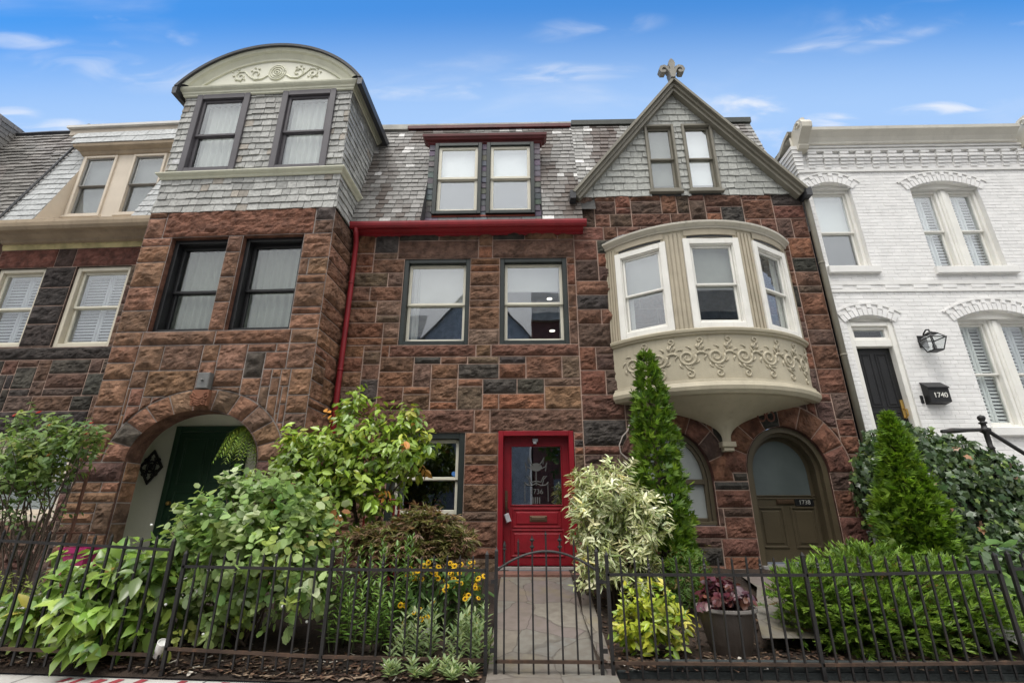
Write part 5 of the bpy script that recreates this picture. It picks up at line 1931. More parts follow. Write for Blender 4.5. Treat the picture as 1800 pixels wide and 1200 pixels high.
# lantern
lt = thing('wall_lantern', 'black carriage lantern with clear glass on the white brick between door and window', 'lantern', (6.28, 7.3, 3.66))
lt.scale = (0.82, 0.82, 0.82)
mb = MB()
mb.bbox(-0.085, 0.085, -0.03, -0.005, 0.10, 0.34, b=0.01)
mb.tube([(0, -0.03, 0.27), (0, -0.08, 0.36), (0, -0.15, 0.41), (0, -0.21, 0.39), (0, -0.225, 0.33)], 0.014, 8)
cy = -0.225
w0, w1, z0_, z1_, z2_ = 0.085, 0.145, -0.03, 0.20, 0.27
for s in (-1, 1):
    for q in (-1, 1):
        mb.tube([(s * w0, cy + q * w0, z0_), (s * w1, cy + q * w1, z1_), (s * 0.07, cy + q * 0.07, z2_ + 0.02)], 0.010, 5)
for w_, z in ((w0, z0_), (w1, z1_), (0.075, z2_ + 0.02)):
    mb.tube([(-w_, cy - w_, z), (w_, cy - w_, z), (w_, cy + w_, z), (-w_, cy + w_, z), (-w_, cy - w_, z)], 0.012, 5)
mb.box(-w0, w0, cy - w0, cy + w0, z0_ - 0.015, z0_ - 0.001)
mb.lathe([(0.001, 0.355), (0.03, 0.345), (0.05, 0.325), (0.09, 0.31), (0.10, 0.292), (0.001, 0.29)], (0, cy, 0), 12)
mb.build('frame', BLACKP, lt)
mb = MB()
for w_, z in (((w0, z0_), (w1, z1_)), ((w1, z1_), (0.075, z2_ + 0.02))) and []:
    pass
A_ = [(-w0, cy - w0, z0_), (w0, cy - w0, z0_), (w0, cy + w0, z0_), (-w0, cy + w0, z0_)]
B_ = [(-w1, cy - w1, z1_), (w1, cy - w1, z1_), (w1, cy + w1, z1_), (-w1, cy + w1, z1_)]
C_ = [(-0.075, cy - 0.075, z2_ + 0.02), (0.075, cy - 0.075, z2_ + 0.02), (0.075, cy + 0.075, z2_ + 0.02), (-0.075, cy + 0.075, z2_ + 0.02)]
mb.grid([A_, B_, C_], closed=True)
mb.build('glass', GLASSD, lt)
mb = MB()
for x in (-0.03, 0.03):
    mb.tube([(x, cy, z0_), (x, cy, 0.08)], 0.012, 6)
mb.tube([(0, cy, z0_), (0, cy, 0.13)], 0.010, 6)
mb.build('candles', GREYST, lt)
mbx = thing('mailbox', 'black slant-lidded wall mailbox numbered 1740 on the white brick', 'mailbox', (6.20, 7.3, 2.84))
mb = MB()
mb.add([(-0.15, -0.005, 0), (0.15, -0.005, 0), (0.15, -0.005, 0.33), (-0.15, -0.005, 0.33), (-0.15, -0.12, 0.02), (0.15, -0.12, 0.02), (0.15, -0.12, 0.24), (-0.15, -0.12, 0.24)],
       [(0, 3, 2, 1), (4, 5, 6, 7), (0, 1, 5, 4), (1, 2, 6, 5), (0, 4, 7, 3), (7, 6, 2, 3)])
mb.build('box', BLACKP, mbx)
mb = MB()
mb.add([(-0.158, -0.005, 0.345), (0.158, -0.005, 0.345), (0.158, -0.135, 0.245), (-0.158, -0.135, 0.245), (-0.158, -0.005, 0.333), (0.158, -0.005, 0.333), (0.158, -0.135, 0.225), (-0.158, -0.135, 0.225)],
       [(3, 2, 1, 0), (4, 5, 6, 7), (7, 6, 2, 3), (6, 5, 1, 2), (4, 7, 3, 0)])
mb.build('lid', BLACKP, mbx)
text_obj('number', '1740', 0.105, 0.003, (0.01, -0.123, 0.12), WHITE, mbx)
db = MB()
db.bbox(-0.02, 0.02, -0.025, 0, -0.06, 0.06, b=0.008)
db.bbox(-0.01, 0.01, -0.03, -0.02, -0.035, -0.015, b=0.003)
o = db.build('doorbell', BLACKP)
o.location = (6.01, 7.3, 2.92)
tag(o, 'small black doorbell on the white brick left of the mailbox', 'doorbell')

# =================================================================== GROUND
def gz(x, y):
    t = max(0.0, min(1.0, (y - 4.55) / 2.5))
    if 0.62 < x < 4.2:                     # the right-hand bed lies lower behind its timber edging
        t = max(0.0, min(1.0, (y - 5.25) / 1.8))
    return 0.085 + 0.47 * t + (0.03 if x < -2.9 else 0.0) * (1 - t)


def edge_y(x):
    """back edge of the public pavement"""
    return 4.40 - 0.073 * (x + 1.99) if x < -1.2 else 4.34


mb = MB()
mb.quad((-300, -300, -0.02), (300, -300, -0.02), (300, 300, -0.02), (-300, 300, -0.02))
tag(mb.build('ground', ASPH), kind='structure')
mb = MB()
xs = [-14, -9, -6, -4.4, -2.9, -1.2, 1, 4, 8, 14]
mb.grid([[(x, -1.2, 0.055) for x in xs], [(x, edge_y(x) + 0.06, 0.055) for x in xs]])
mb.grid([[(x, -1.2, -0.02) for x in xs], [(x, -1.2, 0.055) for x in xs]])
tag(mb.build('sidewalk', CONC), kind='structure')
mb = MB()
for x in (-5.2, -4.02, -2.52, -1.0, 0.5, 2.0):
    mb.quad((x, -1.2, 0.0585), (x + 0.008, -1.2, 0.0585), (x + 0.008, edge_y(x) + 0.05, 0.0585), (x, edge_y(x) + 0.05, 0.0585))
tag(mb.build('sidewalk_joints', paint("dark_joint", (0.09, 0.085, 0.08), 0.95, 0.1)), kind='structure')
mb = MB()
for x in (-3.66, -3.55, -3.37, -3.23, -3.04, -2.70, -2.35, -2.05):
    w = rng.uniform(0.05, 0.09)
    y1 = edge_y(x) - rng.uniform(0.0, 0.05)
    y0 = y1 - rng.uniform(0.10, 0.25)
    mb.quad((x - w / 2, y0, 0.0592), (x + w / 2, y0 + 0.02, 0.0592), (x + w / 2 + 0.01, y1, 0.0592), (x - w / 2 + 0.02, y1 + 0.01, 0.0592))
tag(mb.build('pavement_marking', MARKRED), kind='structure')


def soil(name, x0, x1, y0f, y1, dz=0.0):
    mb = MB()
    nx, ny = max(2, int((x1 - x0) / 0.07)), 44
    rows = []
    for j in range(ny + 1):
        row = []
        for i in range(nx + 1):
            x = x0 + (x1 - x0) * i / nx
            y0 = y0f(x)
            y = y0 + (y1 - y0) * j / ny
            z = gz(x, y) + dz + 0.03 * noise.noise((x * 2.2, y * 2.2, 0)) + 0.012 * noise.noise((x * 9, y * 9, 3))
            row.append((x, y, z if j else min(z, 0.07)))
        rows.append(row)
    mb.grid(rows)
    return tag(mb.build(name, SOIL, smooth=True), kind='structure')


soil('garden_soil', -9.0, -0.22, lambda x: edge_y(x), 7.6)
mb = MB()
mb.grid([[(x, 4.3, 0.062) for x in (0.74, 4.1)], [(x, 4.6, 0.07) for x in (0.74, 4.1)]])
tag(mb.build('garden_soil', SOIL), kind='structure')
soil('garden_soil', 0.60, 6.5, lambda x: 4.575, 7.6, 0.045)
mb = MB()
rows = []
for k in range(13):
    t = k / 12
    y = 4.15 + (7.0 - 4.15) * t
    rows.append([(-0.30 + 0.0 * t, y, max(0.062, gz(0, y) + 0.012)), (0.72 + 0.06 * t, y, max(0.062, gz(0, y) + 0.012))])
mb.grid(rows)
tag(mb.build('flagstone_path', FLAG), kind='structure')
mb = MB()
mb.grid([[(x0_ + a, y, gz(0, y) + 0.088) for a in (0.0, 0.55)] for x0_, y in ((2.12, 5.0), (2.35, 5.6), (2.7, 6.3))])
mb.quad((2.7, 6.3, gz(0, 6.3) + 0.088), (4.5, 6.3, gz(0, 6.3) + 0.088), (4.5, 7.28, 0.60), (2.8, 7.28, 0.60))
tag(mb.build('flagstone_path', FLAG), kind='structure')
mb = MB()
mb.grid([[(x, y, z) for x in (4.2, 5.9)] for y, z in ((4.3, 0.16), (4.6, 0.20), (5.6, 0.42), (6.4, 0.55))])
mb.grid([[(x, y, z) for x in (-5.6, -4.75)] for y, z in ((4.6, 0.10), (5.2, 0.27), (6.0, 0.42), (7.2, 0.60))])
tag(mb.build('concrete_path', CONC), kind='structure')
# bark chips and dropped leaves
mb = MB()
for k in range(3400):
    if k < 1700:
        x, y = rng.uniform(-5.2, -0.35), None
        y = edge_y(x) + abs(rng.gauss(0, 0.28)) + 0.02
    elif k < 2900:
        x, y = rng.uniform(0.8, 4.0), 4.52 + abs(rng.gauss(0, 0.5))
    else:
        x, y = rng.uniform(0.62, 1.4), rng.uniform(4.5, 6.8)
    z = gz(x, y) + (0.045 if x > 0.6 else 0) + 0.03 * noise.noise((x * 2.2, y * 2.2, 0)) + 0.012
    a, L, w = rng.uniform(0, 6.28), rng.uniform(0.012, 0.045), rng.uniform(0.005, 0.014)
    tl = rng.uniform(-0.4, 0.4)
    dx, dy = math.cos(a), math.sin(a)
    c = rng.choice(((0.10, 0.055, 0.035), (0.06, 0.035, 0.025), (0.16, 0.10, 0.065), (0.035, 0.024, 0.02), (0.05, 0.03, 0.022), (0.22, 0.16, 0.11)))
    if rng.random() < 0.03:
        c = (0.5, 0.46, 0.4)
    mb.add([(x - dx * L - dy * w, y - dy * L + dx * w, z), (x + dx * L - dy * w, y + dy * L + dx * w, z + tl * L), (x + dx * L + dy * w, y + dy * L - dx * w, z + tl * L), (x - dx * L + dy * w, y - dy * L - dx * w, z + 0.006)], [(0, 1, 2, 3)], tint=c)
tag(mb.build('mulch', CHIP, tint=True), kind='stuff', label='brown bark mulch and fallen bits along the fence beds', cat='mulch')
mb = MB()
mb.bbox(0.74, 3.98, 4.53, 4.57, 0.04, 0.118, b=0.006)
mb.bbox(1.05, 3.98, 4.533, 4.57, 0.12, 0.195, b=0.006)
tag(mb.build('timber_edging', TIMBER), 'dark green timber boards edging the garden bed below the right-hand fence', 'garden edging')

# =================================================================== FENCES
FG = 'black iron fence panels along the pavement'


def bar(mb, x, y, z0, z1, s, tip=0.03):
    h = s / 2
    mb.box(x - h, x + h, y - h, y + h, z0, z1)
    if tip:
        mb.add([(x - h * 1.05, y - h * 1.05, z1), (x + h * 1.05, y - h * 1.05, z1), (x + h * 1.05, y + h * 1.05, z1), (x - h * 1.05, y + h * 1.05, z1), (x, y, z1 + tip)], [(0, 1, 4), (1, 2, 4), (2, 3, 4), (3, 0, 4)])


def fence(name_label, x0, x1, lo, up, top, n, posts, y=4.5, fancy=(), s=0.0145, dy=0.0, name='iron_fence', cat='fence'):
    """lo, up, top: (left, right) heights"""
    t = thing(name, name_label, cat, (x0, y, 0.0), group=FG if cat == 'fence' else None)
    W = x1 - x0
    for (a, b), nm, mat in ((up, 'rail', IRON), (lo, 'rail', RUST)):
        m = MB()
        h = 0.011
        vs = []
        for x, z in ((0, a), (W, b)):
            yy = dy * x / W
            vs += [(x, yy - 0.014, z - h), (x, yy + 0.014, z - h), (x, yy + 0.014, z + h), (x, yy - 0.014, z + h)]
        m.add(vs, [(0, 1, 2, 3), (7, 6, 5, 4), (0, 4, 5, 1), (1, 5, 6, 2), (2, 6, 7, 3), (3, 7, 4, 0)])
        m.build(nm, mat, t)
    for k in range(n):
        q = (k + 1) / (n + 1)
        x = W * q
        zt = top[0] + (top[1] - top[0]) * q
        zl = lo[0] + (lo[1] - lo[0]) * q
        m = MB()
        lean = rng.gauss(0, 0.008)
        bar(m, x, dy * q, zl - 0.115, zt - 0.02 + rng.uniform(-0.010, 0.010), s)
        zm, tw_ = (zl + zt) / 2, rng.gauss(0, 0.006)
        m.v = [(v[0] + (v[2] - zm) * tw_, v[1] + (v[2] - zm) * lean, v[2]) for v in m.v]
        if k in fancy:
            m.lathe([(0.006, 0.0), (0.016, 0.006), (0.008, 0.016), (0.015, 0.03), (0.006, 0.045)], (x, dy * q, zt - 0.09), 8)
        m.build('picket', IRON, t)
    for px, pz in posts:
        m = MB()
        bar(m, px - x0, dy * (px - x0) / W, 0.04, pz - 0.025, 0.028, 0.03)
        m.build('post', IRON, t)
    return t


fence('taller black iron fence panel at the left, big leaves spilling through it', -4.9, -3.08, (0.27, 0.215), (1.09, 1.005), (1.17, 1.10), 12, [(-3.07, 1.10), (-4.9, 1.19)], y=4.52, s=0.0175)
fence('black iron fence panel in front of the round-leaved snowberry shrub', -2.93, -1.66, (0.265, 0.215), (0.875, 0.855), (0.985, 0.965), 10, [(-2.925, 1.0)])
fence('black iron fence panel with orange-yellow flowers behind it, left of the gate', -1.64, -0.325, (0.215, 0.195), (0.855, 0.85), (0.965, 0.96), 11, [(-1.645, 1.035), (-0.315, 1.0)], fancy=(3, 7))
fence('black iron fence panel with the dark planter pot behind it, right of the gate', 0.70, 2.33, (0.185, 0.18), (0.82, 0.82), (0.955, 0.955), 13, [(0.70, 0.995)], fancy=(2, 6, 10))
fence('black iron fence panel in front of the bright green yew', 2.345, 3.93, (0.18, 0.205), (0.82, 0.85), (0.96, 0.985), 13, [(2.345, 0.995), (3.93, 1.0)], fancy=(0, 3, 6))
fp = fence('black iron fence panel starting at the far right edge with a scroll', 4.04, 5.6, (0.22, 0.24), (0.87, 0.9), (0.99, 1.02), 13, [(4.04, 1.01)], dy=0.2)
m = MB()
m.tube([(x + 0.16, 0.0, z + 0.95) for x, z in scroll(0, 0, 0.07, 0.02, 1.2, 0, 16)], 0.007, 5)
m.tube([(0.02, 0.0, 0.26), (0.07, 0, 0.32), (0.13, 0, 0.36), (0.20, 0.0, 0.47)], 0.010, 5)
m.build('scroll', IRON, fp)
gt = thing('garden_gate', 'black iron garden gate with an arched top rail in front of the red door', 'gate', (-0.235, 4.5, 0.0))
GWD = 0.85
m = MB()
pts = []
for k in range(25):
    t = k / 24
    pts.append((GWD * t, 0, 0.845 + 0.155 * math.sin(math.pi * t) ** 0.85))
m.tube(pts, 0.011, 6)
m.build('arched_rail', IRON, gt)
m = MB()
m.box(0, GWD, -0.014, 0.014, 0.178, 0.20)
m.build('rail', RUST, gt)
for i, px in enumerate((0.0, GWD)):
    m = MB()
    bar(m, px, 0, 0.065, 1.0, 0.028, 0.035)
    for z in (0.25, 0.75):
        m.box(px - 0.045 if i == 0 else px, px if i == 0 else px + 0.05, -0.012, 0.012, z, z + 0.03)
    m.build('stile', IRON, gt)
tops = (1.065, 1.10, 1.135, 1.165, 1.135, 1.10, 1.055)
for k in range(7):
    x = 0.068 + k * 0.1185
    m = MB()
    bar(m, x, 0, 0.085, tops[k] - 0.03, 0.0145, 0.035)
    if k in (0,):
        m.lathe([(0.005, 0), (0.02, 0.012), (0.006, 0.02), (0.014, 0.035), (0.004, 0.075)], (x, 0, tops[k] - 0.06), 8)
    if k in (2, 4):
        for q in (0.0, 0.055):
            m.lathe([(0.008, 0), (0.020, 0.009), (0.020, 0.018), (0.008, 0.027)], (x, 0, tops[k] - 0.115 + q), 8)
    if k in (3,):
        m.lathe([(0.006, 0), (0.014, 0.01), (0.006, 0.02)], (x, 0, tops[k] - 0.04), 8)
    m.build('picket', IRON, gt)
m = MB()
m.box(GWD - 0.01, GWD + 0.07, -0.02, 0.02, 0.755, 0.775)
m.build('latch', IRON, gt)

# =================================================================== FOLIAGE
TPL = {
    'ovate': ([(0, 0, 0), (0.28, 0.20, 0.045), (0.62, 0.20, 0.02), (1, 0, -0.10), (0.62, -0.20, 0.02), (0.28, -0.20, 0.045)], [(0, 1, 2, 3), (0, 3, 4, 5)]),
    'big': ([(0, 0, 0), (0.30, 0.21, 0.07), (0.62, 0.19, 0.03), (1, 0, -0.16), (0.62, -0.19, 0.03), (0.30, -0.21, 0.07), (0.33, 0, -0.01), (0.65, 0, -0.04)], [(0, 1, 6, 6), (1, 2, 7, 6), (2, 3, 7, 7), (0, 6, 5, 5), (6, 7, 4, 5), (7, 3, 4, 4)]),
    'round': ([(0, 0, 0), (0.25, 0.32, 0.05), (0.72, 0.30, 0.03), (1, 0, -0.03), (0.72, -0.30, 0.03), (0.25, -0.32, 0.05)], [(0, 1, 2, 3), (0, 3, 4, 5)]),
    'lance': ([(0, 0, 0), (0.30, 0.085, 0.02), (0.65, 0.07, 0.0), (1, 0, -0.10), (0.65, -0.07, 0.0), (0.30, -0.085, 0.02)], [(0, 1, 2, 3), (0, 3, 4, 5)]),
    'wlance': ([(0, 0, 0), (0.32, 0.15, 0.04), (0.66, 0.13, 0.02), (1, 0, -0.08), (0.66, -0.13, 0.02), (0.32, -0.15, 0.04)], [(0, 1, 2, 3), (0, 3, 4, 5)]),
    'needle': ([(0, 0.05, 0), (0, -0.05, 0), (0.6, -0.095, 0.0), (1, 0.0, 0.0), (0.6, 0.095, 0)], [(0, 1, 2, 4), (4, 2, 3, 3)]),
    'ivy': ([(0, 0, 0), (-0.05, 0.36, 0.02), (0.30, 0.26, 0.03), (0.45, 0.46, -0.02), (0.66, 0.16, 0.02), (1, 0, -0.06), (0.66, -0.16, 0.02), (0.45, -0.46, -0.02), (0.30, -0.26, 0.03), (-0.05, -0.36, 0.02)],
            [(0, 1, 2, 8), (2, 3, 4, 8), (4, 5, 6, 8), (8, 6, 7, 7), (0, 8, 9, 9)]),
}


def norm(a):
    return a / np.maximum(np.linalg.norm(a, axis=1, keepdims=True), 1e-9)


def leaves(name, parent, mat, P, Dv, N, S, col, tpl='ovate', col2=None, edge=None):
    """one mesh of many leaf faces. P positions, Dv growth directions, N upper-side normals, S lengths, col per-leaf colours; edge: colour of the leaf margin"""
    tv, tf = TPL[tpl]
    tv = np.array(tv, float)
    n, k = len(P), len(tv)
    Dv = norm(np.asarray(Dv, float))
    B = norm(np.cross(np.asarray(N, float), Dv))
    Nn = np.cross(Dv, B)
    S = np.asarray(S, float).reshape(-1, 1, 1)
    V = P[:, None, :] + S * (tv[None, :, 0:1] * Dv[:, None, :] + tv[None, :, 1:2] * B[:, None, :] + tv[None, :, 2:3] * Nn[:, None, :])
    C = np.repeat(np.asarray(col)[:, None, :], k, axis=1)
    if edge is not None:
        e = np.array([abs(v[1]) > 0.03 for v in tv])
        C[:, e, :] = np.asarray(edge)[:, None, :]
    V = V.reshape(-1, 3)
    C = C.reshape(-1, 3)
    loops, starts, tot = [], [], []
    base = (np.arange(n) * k)
    fl, fs = [], []
    for f in tf:
        u = list(dict.fromkeys(f))
        fl.append(u)
    per = sum(len(u) for u in fl)
    L = np.concatenate([base[:, None] + np.array(u)[None, :] for u in fl], axis=1).reshape(-1)
    st = np.cumsum([0] + [len(u) for u in fl])[:-1]
    ST = (np.arange(n)[:, None] * per + st[None, :]).reshape(-1)
    TT = np.tile(np.array([len(u) for u in fl]), n)
    me = bpy.data.meshes.new(name)
    me.vertices.add(len(V))
    me.vertices.foreach_set('co', V.astype(np.float32).ravel())
    me.loops.add(len(L))
    me.loops.foreach_set('vertex_index', L.astype(np.int32))
    me.polygons.add(len(ST))
    me.polygons.foreach_set('loop_start', ST.astype(np.int32))
    me.polygons.foreach_set('loop_total', TT.astype(np.int32))
    me.materials.append(mat)
    me.update(calc_edges=True)
    me.validate()
    a = me.color_attributes.new("tint", 'FLOAT_COLOR', 'POINT')
    a.data.foreach_set('color', np.concatenate([C, np.ones((len(C), 1))], axis=1).astype(np.float32).ravel())
    me.polygons.foreach_set('use_smooth', [True] * len(ST))
    o = bpy.data.objects.new(name, me)
    COL.objects.link(o)
    if parent:
        o.parent = parent
    return o


def sph(n):
    v = RNG.normal(size=(n, 3))
    return norm(v)


def colors(n, pal, var=0.2):
    """pal: list of (weight, colour)"""
    w = np.array([p[0] for p in pal], float)
    c = np.array([p[1] for p in pal], float)
    i = RNG.choice(len(pal), size=n, p=w / w.sum())
    return c[i] * np.array([1.16, 1.12, 0.95]) * RNG.uniform(1 - var, 1 + var, size=(n, 1)) * RNG.uniform(0.93, 1.07, size=(n, 3))


def crown(blobs, n, shell=0.4, zmin=None, skew=0.0):
    """points and outward directions filling a union of ellipsoids, denser near the surface"""
    w = np.array([b[3] * b[4] * b[5] for b in blobs]) ** 0.75
    i = RNG.choice(len(blobs), size=n, p=w / w.sum())
    b = np.array(blobs, float)[i]
    d = sph(n)
    r = RNG.uniform(0, 1, size=(n, 1)) ** shell
    bump_ = np.array([0.80 + 0.34 * noise.noise((float(q[0] * 2.1 + p[0] * 2), float(q[1] * 2.1 + p[1]), float(q[2] * 2.1 + p[2] * 2))) + RNG.normal() * 0.07 for q, p in zip(d, b)])[:, None]
    P = b[:, :3] + d * r * b[:, 3:6] * (0.25 + 0.75 * bump_ / 0.85)
    keep = np.ones(n, bool)
    if zmin is not None:
        keep = P[:, 2] > zmin
    return P[keep], d[keep]


def shrub(parent, blobs, twigs, per, size, pal, tpl='ovate', mat=None, spread=0.10, droop=0.15, shell=0.4, zmin=0.12, edgepal=None, upw=0.5, sizevar=0.3, flat=0.75, toy=-0.25):
    P, d = crown(blobs, twigs, shell, zmin)
    n = len(P)
    tw = norm(d * 0.7 + np.array([0, toy, upw]) + RNG.normal(size=(n, 3)) * 0.35)
    ii = np.repeat(np.arange(n), per)
    m = len(ii)
    tpos = np.tile(np.linspace(-0.5, 0.5, per), n)
    pos = P[ii] + tw[ii] * (tpos * spread * 1.6)[:, None] + RNG.normal(size=(m, 3)) * spread * 0.12
    side = RNG.normal(size=(m, 3))
    side -= tw[ii] * np.sum(side * tw[ii], axis=1, keepdims=True)
    side = norm(side)
    D = norm(side * 0.9 + tw[ii] * 0.55 + np.array([0, 0, -droop]))
    N = norm(np.array([0, -0.35, 1.0]) * flat + d[ii] * 0.4 + RNG.normal(size=(m, 3)) * 0.35)
    S = size * RNG.uniform(1 - sizevar, 1 + sizevar, size=m)
    tc_ = colors(n, pal, 0.18)[ii] * RNG.uniform(0.86, 1.14, size=(m, 1))
    ed = None
    if edgepal is not None:
        ed = colors(m, edgepal, 0.15)
    return leaves('foliage', parent, mat or LEAF, pos, D, N, S, tc_, tpl, edge=ed)


def stems(parent, base, tips, r0=0.012, r1=0.003, mat=None, wig=0.06, name='stems', nseg=5):
    mb = MB()
    for t in tips:
        b = Vector(base) + Vector((rng.gauss(0, 0.03), rng.gauss(0, 0.03), 0)) if not isinstance(base, list) else Vector(rng.choice(base))
        t = Vector(t)
        pts = []
        for k in range(nseg + 1):
            q = k / nseg
            p = b.lerp(t, q)
            p.z = b.z + (t.z - b.z) * (q ** 0.8)
            if 0 < k < nseg:
                p += Vector((rng.gauss(0, wig), rng.gauss(0, wig), 0)) * 0.4
            pts.append(p)
        mb.tube(pts, [r0 + (r1 - r0) * k / nseg for k in range(nseg + 1)], 5)
    return mb.build(name, mat or BARK, parent, smooth=True)


def rnd_tips(blobs, n, k=0.75):
    out = []
    for _ in range(n):
        b = rng.choice(blobs)
        v = Vector((rng.gauss(0, 1), rng.gauss(0, 1), abs(rng.gauss(0, 1)))).normalized()
        out.append((b[0] + v.x * b[3] * k, b[1] + v.y * b[4] * k, b[2] + v.z * b[5] * k))
    return out


def plant(name, label, cat, x, y, dz=0.0):
    """origin stays at the plant's foot; children are built in coordinates relative to it"""
    return thing(name, label, cat, (x, y, gz(x, y) + dz))


def rel(t, blobs):
    o = t.location
    return [(b[0] - o[0], b[1] - o[1], b[2] - o[2], *b[3:]) for b in blobs]


# big-leaved shrub pushing through the left fence
t = plant('leafy_shrub', 'low shrub with large glossy leaves spilling through the left fence onto the mulch', 'shrub', -3.75, 4.78)
bl = rel(t, [(-3.55, 4.80, 0.72, 0.38, 0.32, 0.34), (-4.0, 4.85, 0.62, 0.42, 0.30, 0.34), (-3.75, 4.62, 0.42, 0.42, 0.25, 0.30), (-4.45, 4.80, 0.38, 0.36, 0.22, 0.22), (-3.55, 4.55, 0.28, 0.25, 0.17, 0.16), (-3.3, 4.75, 0.55, 0.22, 0.25, 0.35)])
shrub(t, bl, 240, 5, 0.17, [(5, (0.155, 0.255, 0.055)), (3, (0.215, 0.32, 0.07)), (2, (0.105, 0.19, 0.05)), (1, (0.30, 0.38, 0.10)), (0.06, (0.40, 0.33, 0.08))], 'big', LEAFG, 0.10, 0.55, 0.42, -0.05)
stems(t, (0, 0, 0), rnd_tips(bl, 16), 0.012, 0.004, REDSTEM)
# round-leaved snowberry
t = plant('snowberry_shrub', 'dense round-leaved snowberry shrub with white berries left of centre, leaning over the fence', 'shrub', -2.55, 5.05)
bl = rel(t, [(-2.75, 5.05, 1.28, 0.56, 0.40, 0.38), (-2.2, 5.0, 1.18, 0.45, 0.40, 0.34), (-3.2, 5.0, 1.10, 0.40, 0.36, 0.32), (-2.6, 4.9, 0.85, 0.75, 0.38, 0.38), (-2.05, 4.85, 0.72, 0.35, 0.32, 0.42), (-2.9, 4.95, 0.45, 0.50, 0.36, 0.30), (-2.35, 4.95, 1.5, 0.25, 0.25, 0.20), (-2.85, 5.05, 1.52, 0.22, 0.22, 0.2)])
shrub(t, bl, 700, 7, 0.088, [(4, (0.20, 0.30, 0.105)), (3, (0.27, 0.37, 0.17)), (2, (0.13, 0.22, 0.075)), (1.3, (0.33, 0.40, 0.12)), (1.6, (0.36, 0.44, 0.29)), (0.05, (0.30, 0.14, 0.05))], 'round', LEAF, 0.12, 0.25, 0.40, 0.05)
stems(t, (0, 0, 0), rnd_tips(bl, 26), 0.012, 0.003)
bry = None
for k in range(24):
    mb = MB()
    b = rng.choice(bl[:6])
    v = Vector((rng.gauss(0, 1), -abs(rng.gauss(0, 1)), rng.gauss(0, 0.8))).normalized()
    if bry is None:
        mb.lathe([(0.001, -0.012), (0.010, -0.007), (0.013, 0), (0.010, 0.008), (0.001, 0.012)], n=7)
        bry = o = mb.build('berry', paint("white_berry", (0.72, 0.72, 0.68), 0.5, 0.05, 0), t, smooth=True)
    else:
        o = bry.copy()
        COL.objects.link(o)
        o.parent = t
    o.location = (b[0] + v.x * b[3] * 1.02, b[1] + v.y * b[4] * 1.02, b[2] + v.z * b[5] * 1.02)
# small tree in front of the red downspout
t = plant('dogwood_tree', 'small bright green tree with drooping leaves in front of the red downspout', 'tree', -1.75, 5.95)
bl = rel(t, [(-2.1, 5.9, 2.02, 0.60, 0.45, 0.50), (-2.62, 5.9, 1.85, 0.40, 0.38, 0.36), (-1.55, 5.9, 2.02, 0.42, 0.40, 0.38), (-2.15, 5.9, 2.45, 0.24, 0.24, 0.24), (-2.12, 5.9, 2.68, 0.09, 0.1, 0.2), (-1.42, 5.9, 2.40, 0.15, 0.16, 0.24), (-1.78, 5.9, 2.44, 0.12, 0.14, 0.22), (-2.75, 5.9, 2.12, 0.22, 0.22, 0.2), (-2.0, 5.85, 1.55, 0.62, 0.40, 0.34), (-2.6, 5.85, 1.45, 0.34, 0.3, 0.26), (-1.22, 5.9, 2.08, 0.16, 0.2, 0.26)])
shrub(t, bl, 640, 6, 0.108, [(5, (0.185, 0.285, 0.04)), (3, (0.25, 0.36, 0.05)), (2, (0.12, 0.205, 0.035)), (0.8, (0.33, 0.38, 0.06)), (0.12, (0.48, 0.24, 0.06))], 'ovate', LEAFG, 0.11, 0.85, 0.5, 0.6)
tr = MB()
for pts, r in (([(0, 0, 0), (-0.06, -0.02, 0.5), (-0.22, -0.03, 1.0), (-0.34, -0.05, 1.5), (-0.4, -0.05, 2.1)], [0.028, 0.024, 0.02, 0.014, 0.004]), ([(-0.08, -0.02, 0.55), (0.10, -0.03, 0.95), (0.22, -0.05, 1.4), (0.3, -0.04, 1.9)], [0.02, 0.016, 0.012, 0.004]), ([(-0.2, -0.03, 0.95), (-0.55, 0, 1.25), (-0.9, -0.02, 1.5)], [0.016, 0.012, 0.004]), ([(0.15, -0.04, 1.1), (0.4, -0.02, 1.45), (0.55, 0, 1.65)], [0.012, 0.008, 0.003])):
    tr.tube(pts, r, 7)
tr.build('trunk', BARK, t, smooth=True)
stems(t, [(-0.3, -0.05, 1.3), (0.2, -0.04, 1.3), (-0.55, 0, 1.25)], rnd_tips(bl, 26, 0.8), 0.008, 0.002, name='branches')
# cut-leaf maple
t = plant('japanese_maple', 'low bronze-green cutleaf maple mounded under the ground-floor window', 'shrub', -1.25, 5.75)
bl = rel(t, [(-1.3, 5.72, 1.05, 0.62, 0.36, 0.18), (-1.05, 5.7, 1.20, 0.36, 0.30, 0.14), (-1.62, 5.7, 1.02, 0.36, 0.30, 0.14), (-0.78, 5.68, 1.02, 0.26, 0.26, 0.13), (-1.2, 5.6, 0.92, 0.6, 0.30, 0.12), (-1.15, 5.72, 1.32, 0.16, 0.16, 0.08)])
P, d = crown(bl, 2100, 0.35, 0.2)
n = len(P)
dirs = norm(d * np.array([1.0, 0.8, 0.3]) + np.array([0, -0.35, -0.15]) + RNG.normal(size=(n, 3)) * 0.25)
ii = np.repeat(np.arange(n), 6)
m_ = len(ii)
sd = RNG.normal(size=(m_, 3)) * np.array([1, 1, 0.35])
leaves('foliage', t, LEAF, P[ii], norm(dirs[ii] + sd * 0.55), norm(np.array([0, -0.3, 1]) + RNG.normal(size=(m_, 3)) * 0.3), RNG.uniform(0.06, 0.115, m_),
       colors(n, [(4, (0.165, 0.16, 0.068)), (3, (0.21, 0.15, 0.10)), (2, (0.12, 0.14, 0.05)), (1.6, (0.28, 0.20, 0.155)), (1, (0.13, 0.065, 0.055))], 0.2)[ii], 'lance')
